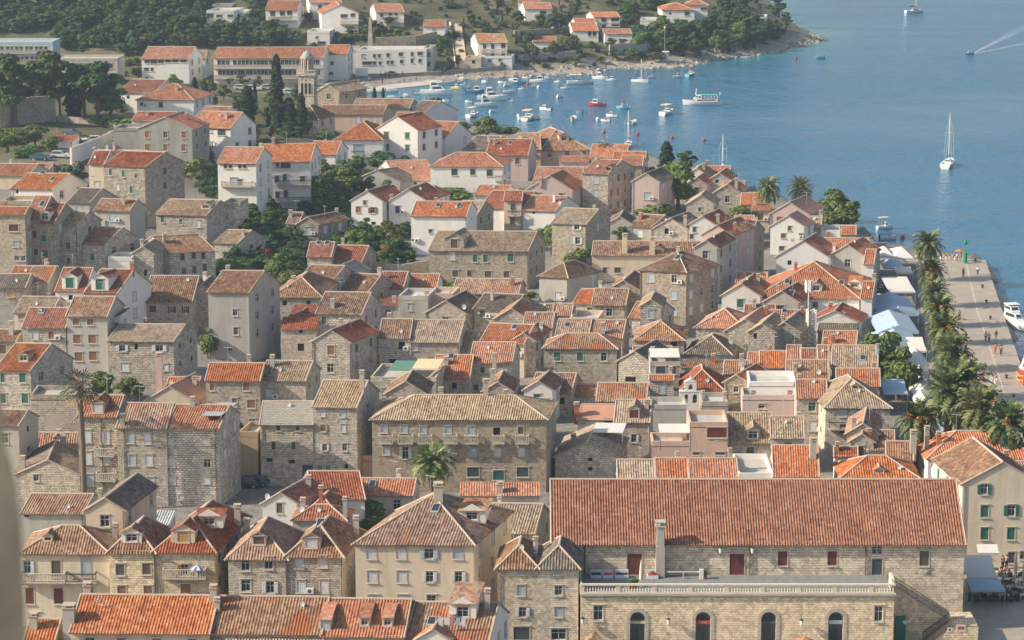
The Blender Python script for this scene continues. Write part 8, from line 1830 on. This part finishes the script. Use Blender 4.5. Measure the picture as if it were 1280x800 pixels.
# ---------- the weathered merlon at the camera's left elbow, out of focus
m=MB(); Yp=2.7; prof=[(470,-4),(510,3),(550,7),(585,12),(605,22),(660,27),(740,31),(820,34),(980,36)]
pts=[at_y(a,b,Yp) for b,a in prof]; rg=random.Random(2)
for i in range(len(pts)-1):
    a,b=pts[i],pts[i+1]; n=5
    for j in range(n):
        p,q_=a.lerp(b,j/n),a.lerp(b,(j+1)/n); dx=rg.uniform(-.001,.001)
        for th0,th1,ex in ((0,.45,0),):
            m.face([(p.x-.5,p.y,p.z),(q_.x-.5,q_.y,q_.z),(q_.x,q_.y,q_.z),(p.x,p.y,p.z)],0)
            m.face([(p.x,p.y,p.z),(q_.x,q_.y,q_.z),(q_.x*1.17-.03,q_.y+.45,q_.z),(p.x*1.17-.03,p.y+.45,p.z)],0)
            m.face([(p.x-.6,p.y+.45,p.z),(p.x*1.17-.03,p.y+.45,p.z),(q_.x*1.17-.03,q_.y+.45,q_.z),(q_.x-.6,q_.y+.45,q_.z)],0)
P0,P1=pts[0],pts[-1]
m.face([(P0.x-.5,P0.y,P0.z),(P0.x,P0.y,P0.z),(P0.x*1.17-.03,P0.y+.45,P0.z),(P0.x-.6,P0.y+.45,P0.z)],0)
m.box(P1.x-.9,Yp-.05,P1.z-2.5,P1.x,Yp+.45,P1.z,0)
simple('merlon_stone',(.21,.19,.16),.95,noisy=.35,scale=9.); o=m.build('stone_merlon',['merlon_stone']); tag(o,'blurred grey stone merlon close to the camera at the left edge','stone merlon')
# ---------- light, sky, camera
sc=bpy.context.scene
SA,SE=R(12),R(31)      # the sun stands left of the view, a little behind the camera
sd=Vector((-math.cos(SA)*math.cos(SE),-math.sin(SA)*math.cos(SE),math.sin(SE)))
w=bpy.data.worlds.new('World'); sc.world=w; w.use_nodes=True; nt=w.node_tree
sky=nt.nodes.new('ShaderNodeTexSky'); sky.sky_type='NISHITA'; sky.sun_disc=False; sky.sun_elevation=SE; sky.sun_rotation=math.atan2(sd.x,sd.y)
sky.air_density=1.2; sky.dust_density=2.5; sky.altitude=50
L(nt,sky.outputs[0],nt.nodes['Background'].inputs[0]); nt.nodes['Background'].inputs[1].default_value=.125
sl=bpy.data.lights.new('sun','SUN'); sl.energy=5.0; sl.angle=R(.6); sl.color=(1,.89,.72)
so=bpy.data.objects.new('sun',sl); col.objects.link(so); so.rotation_euler=(-sd).to_track_quat('-Z','Y').to_euler()
cd=bpy.data.cameras.new('camera'); co=bpy.data.objects.new('camera',cd); col.objects.link(co); sc.camera=co
co.location=(0,0,CH); co.rotation_euler=(PI/2-PT,0,0); cd.sensor_width=36; cd.lens=36*F/1280; cd.clip_end=20000; cd.clip_start=.2
cd.dof.use_dof=True; cd.dof.focus_distance=480; cd.dof.aperture_fstop=9
sc.view_settings.view_transform='Standard'; sc.view_settings.look='None'; sc.view_settings.exposure=0.44; sc.view_settings.gamma=1
sc.render.engine='CYCLES'

m=bpy.data.materials.new('air'); m.use_nodes=True; M['air']=m; nt=m.node_tree; nt.nodes.remove(nt.nodes['Principled BSDF'])
v=nt.nodes.new('ShaderNodeVolumePrincipled'); v.inputs['Color'].default_value=(.70,.85,1.0,1); v.inputs['Density'].default_value=.00015; v.inputs['Anisotropy'].default_value=.35
L(nt,v.outputs[0],nt.nodes['Material Output'].inputs['Volume'])
mb=MB(); mb.box(-1600,-400,-6.5,1700,2300,104,0); o=mb.build('haze',['air']); tag(o,'pale blue summer haze lying over the town and bay','haze',kind='stuff')
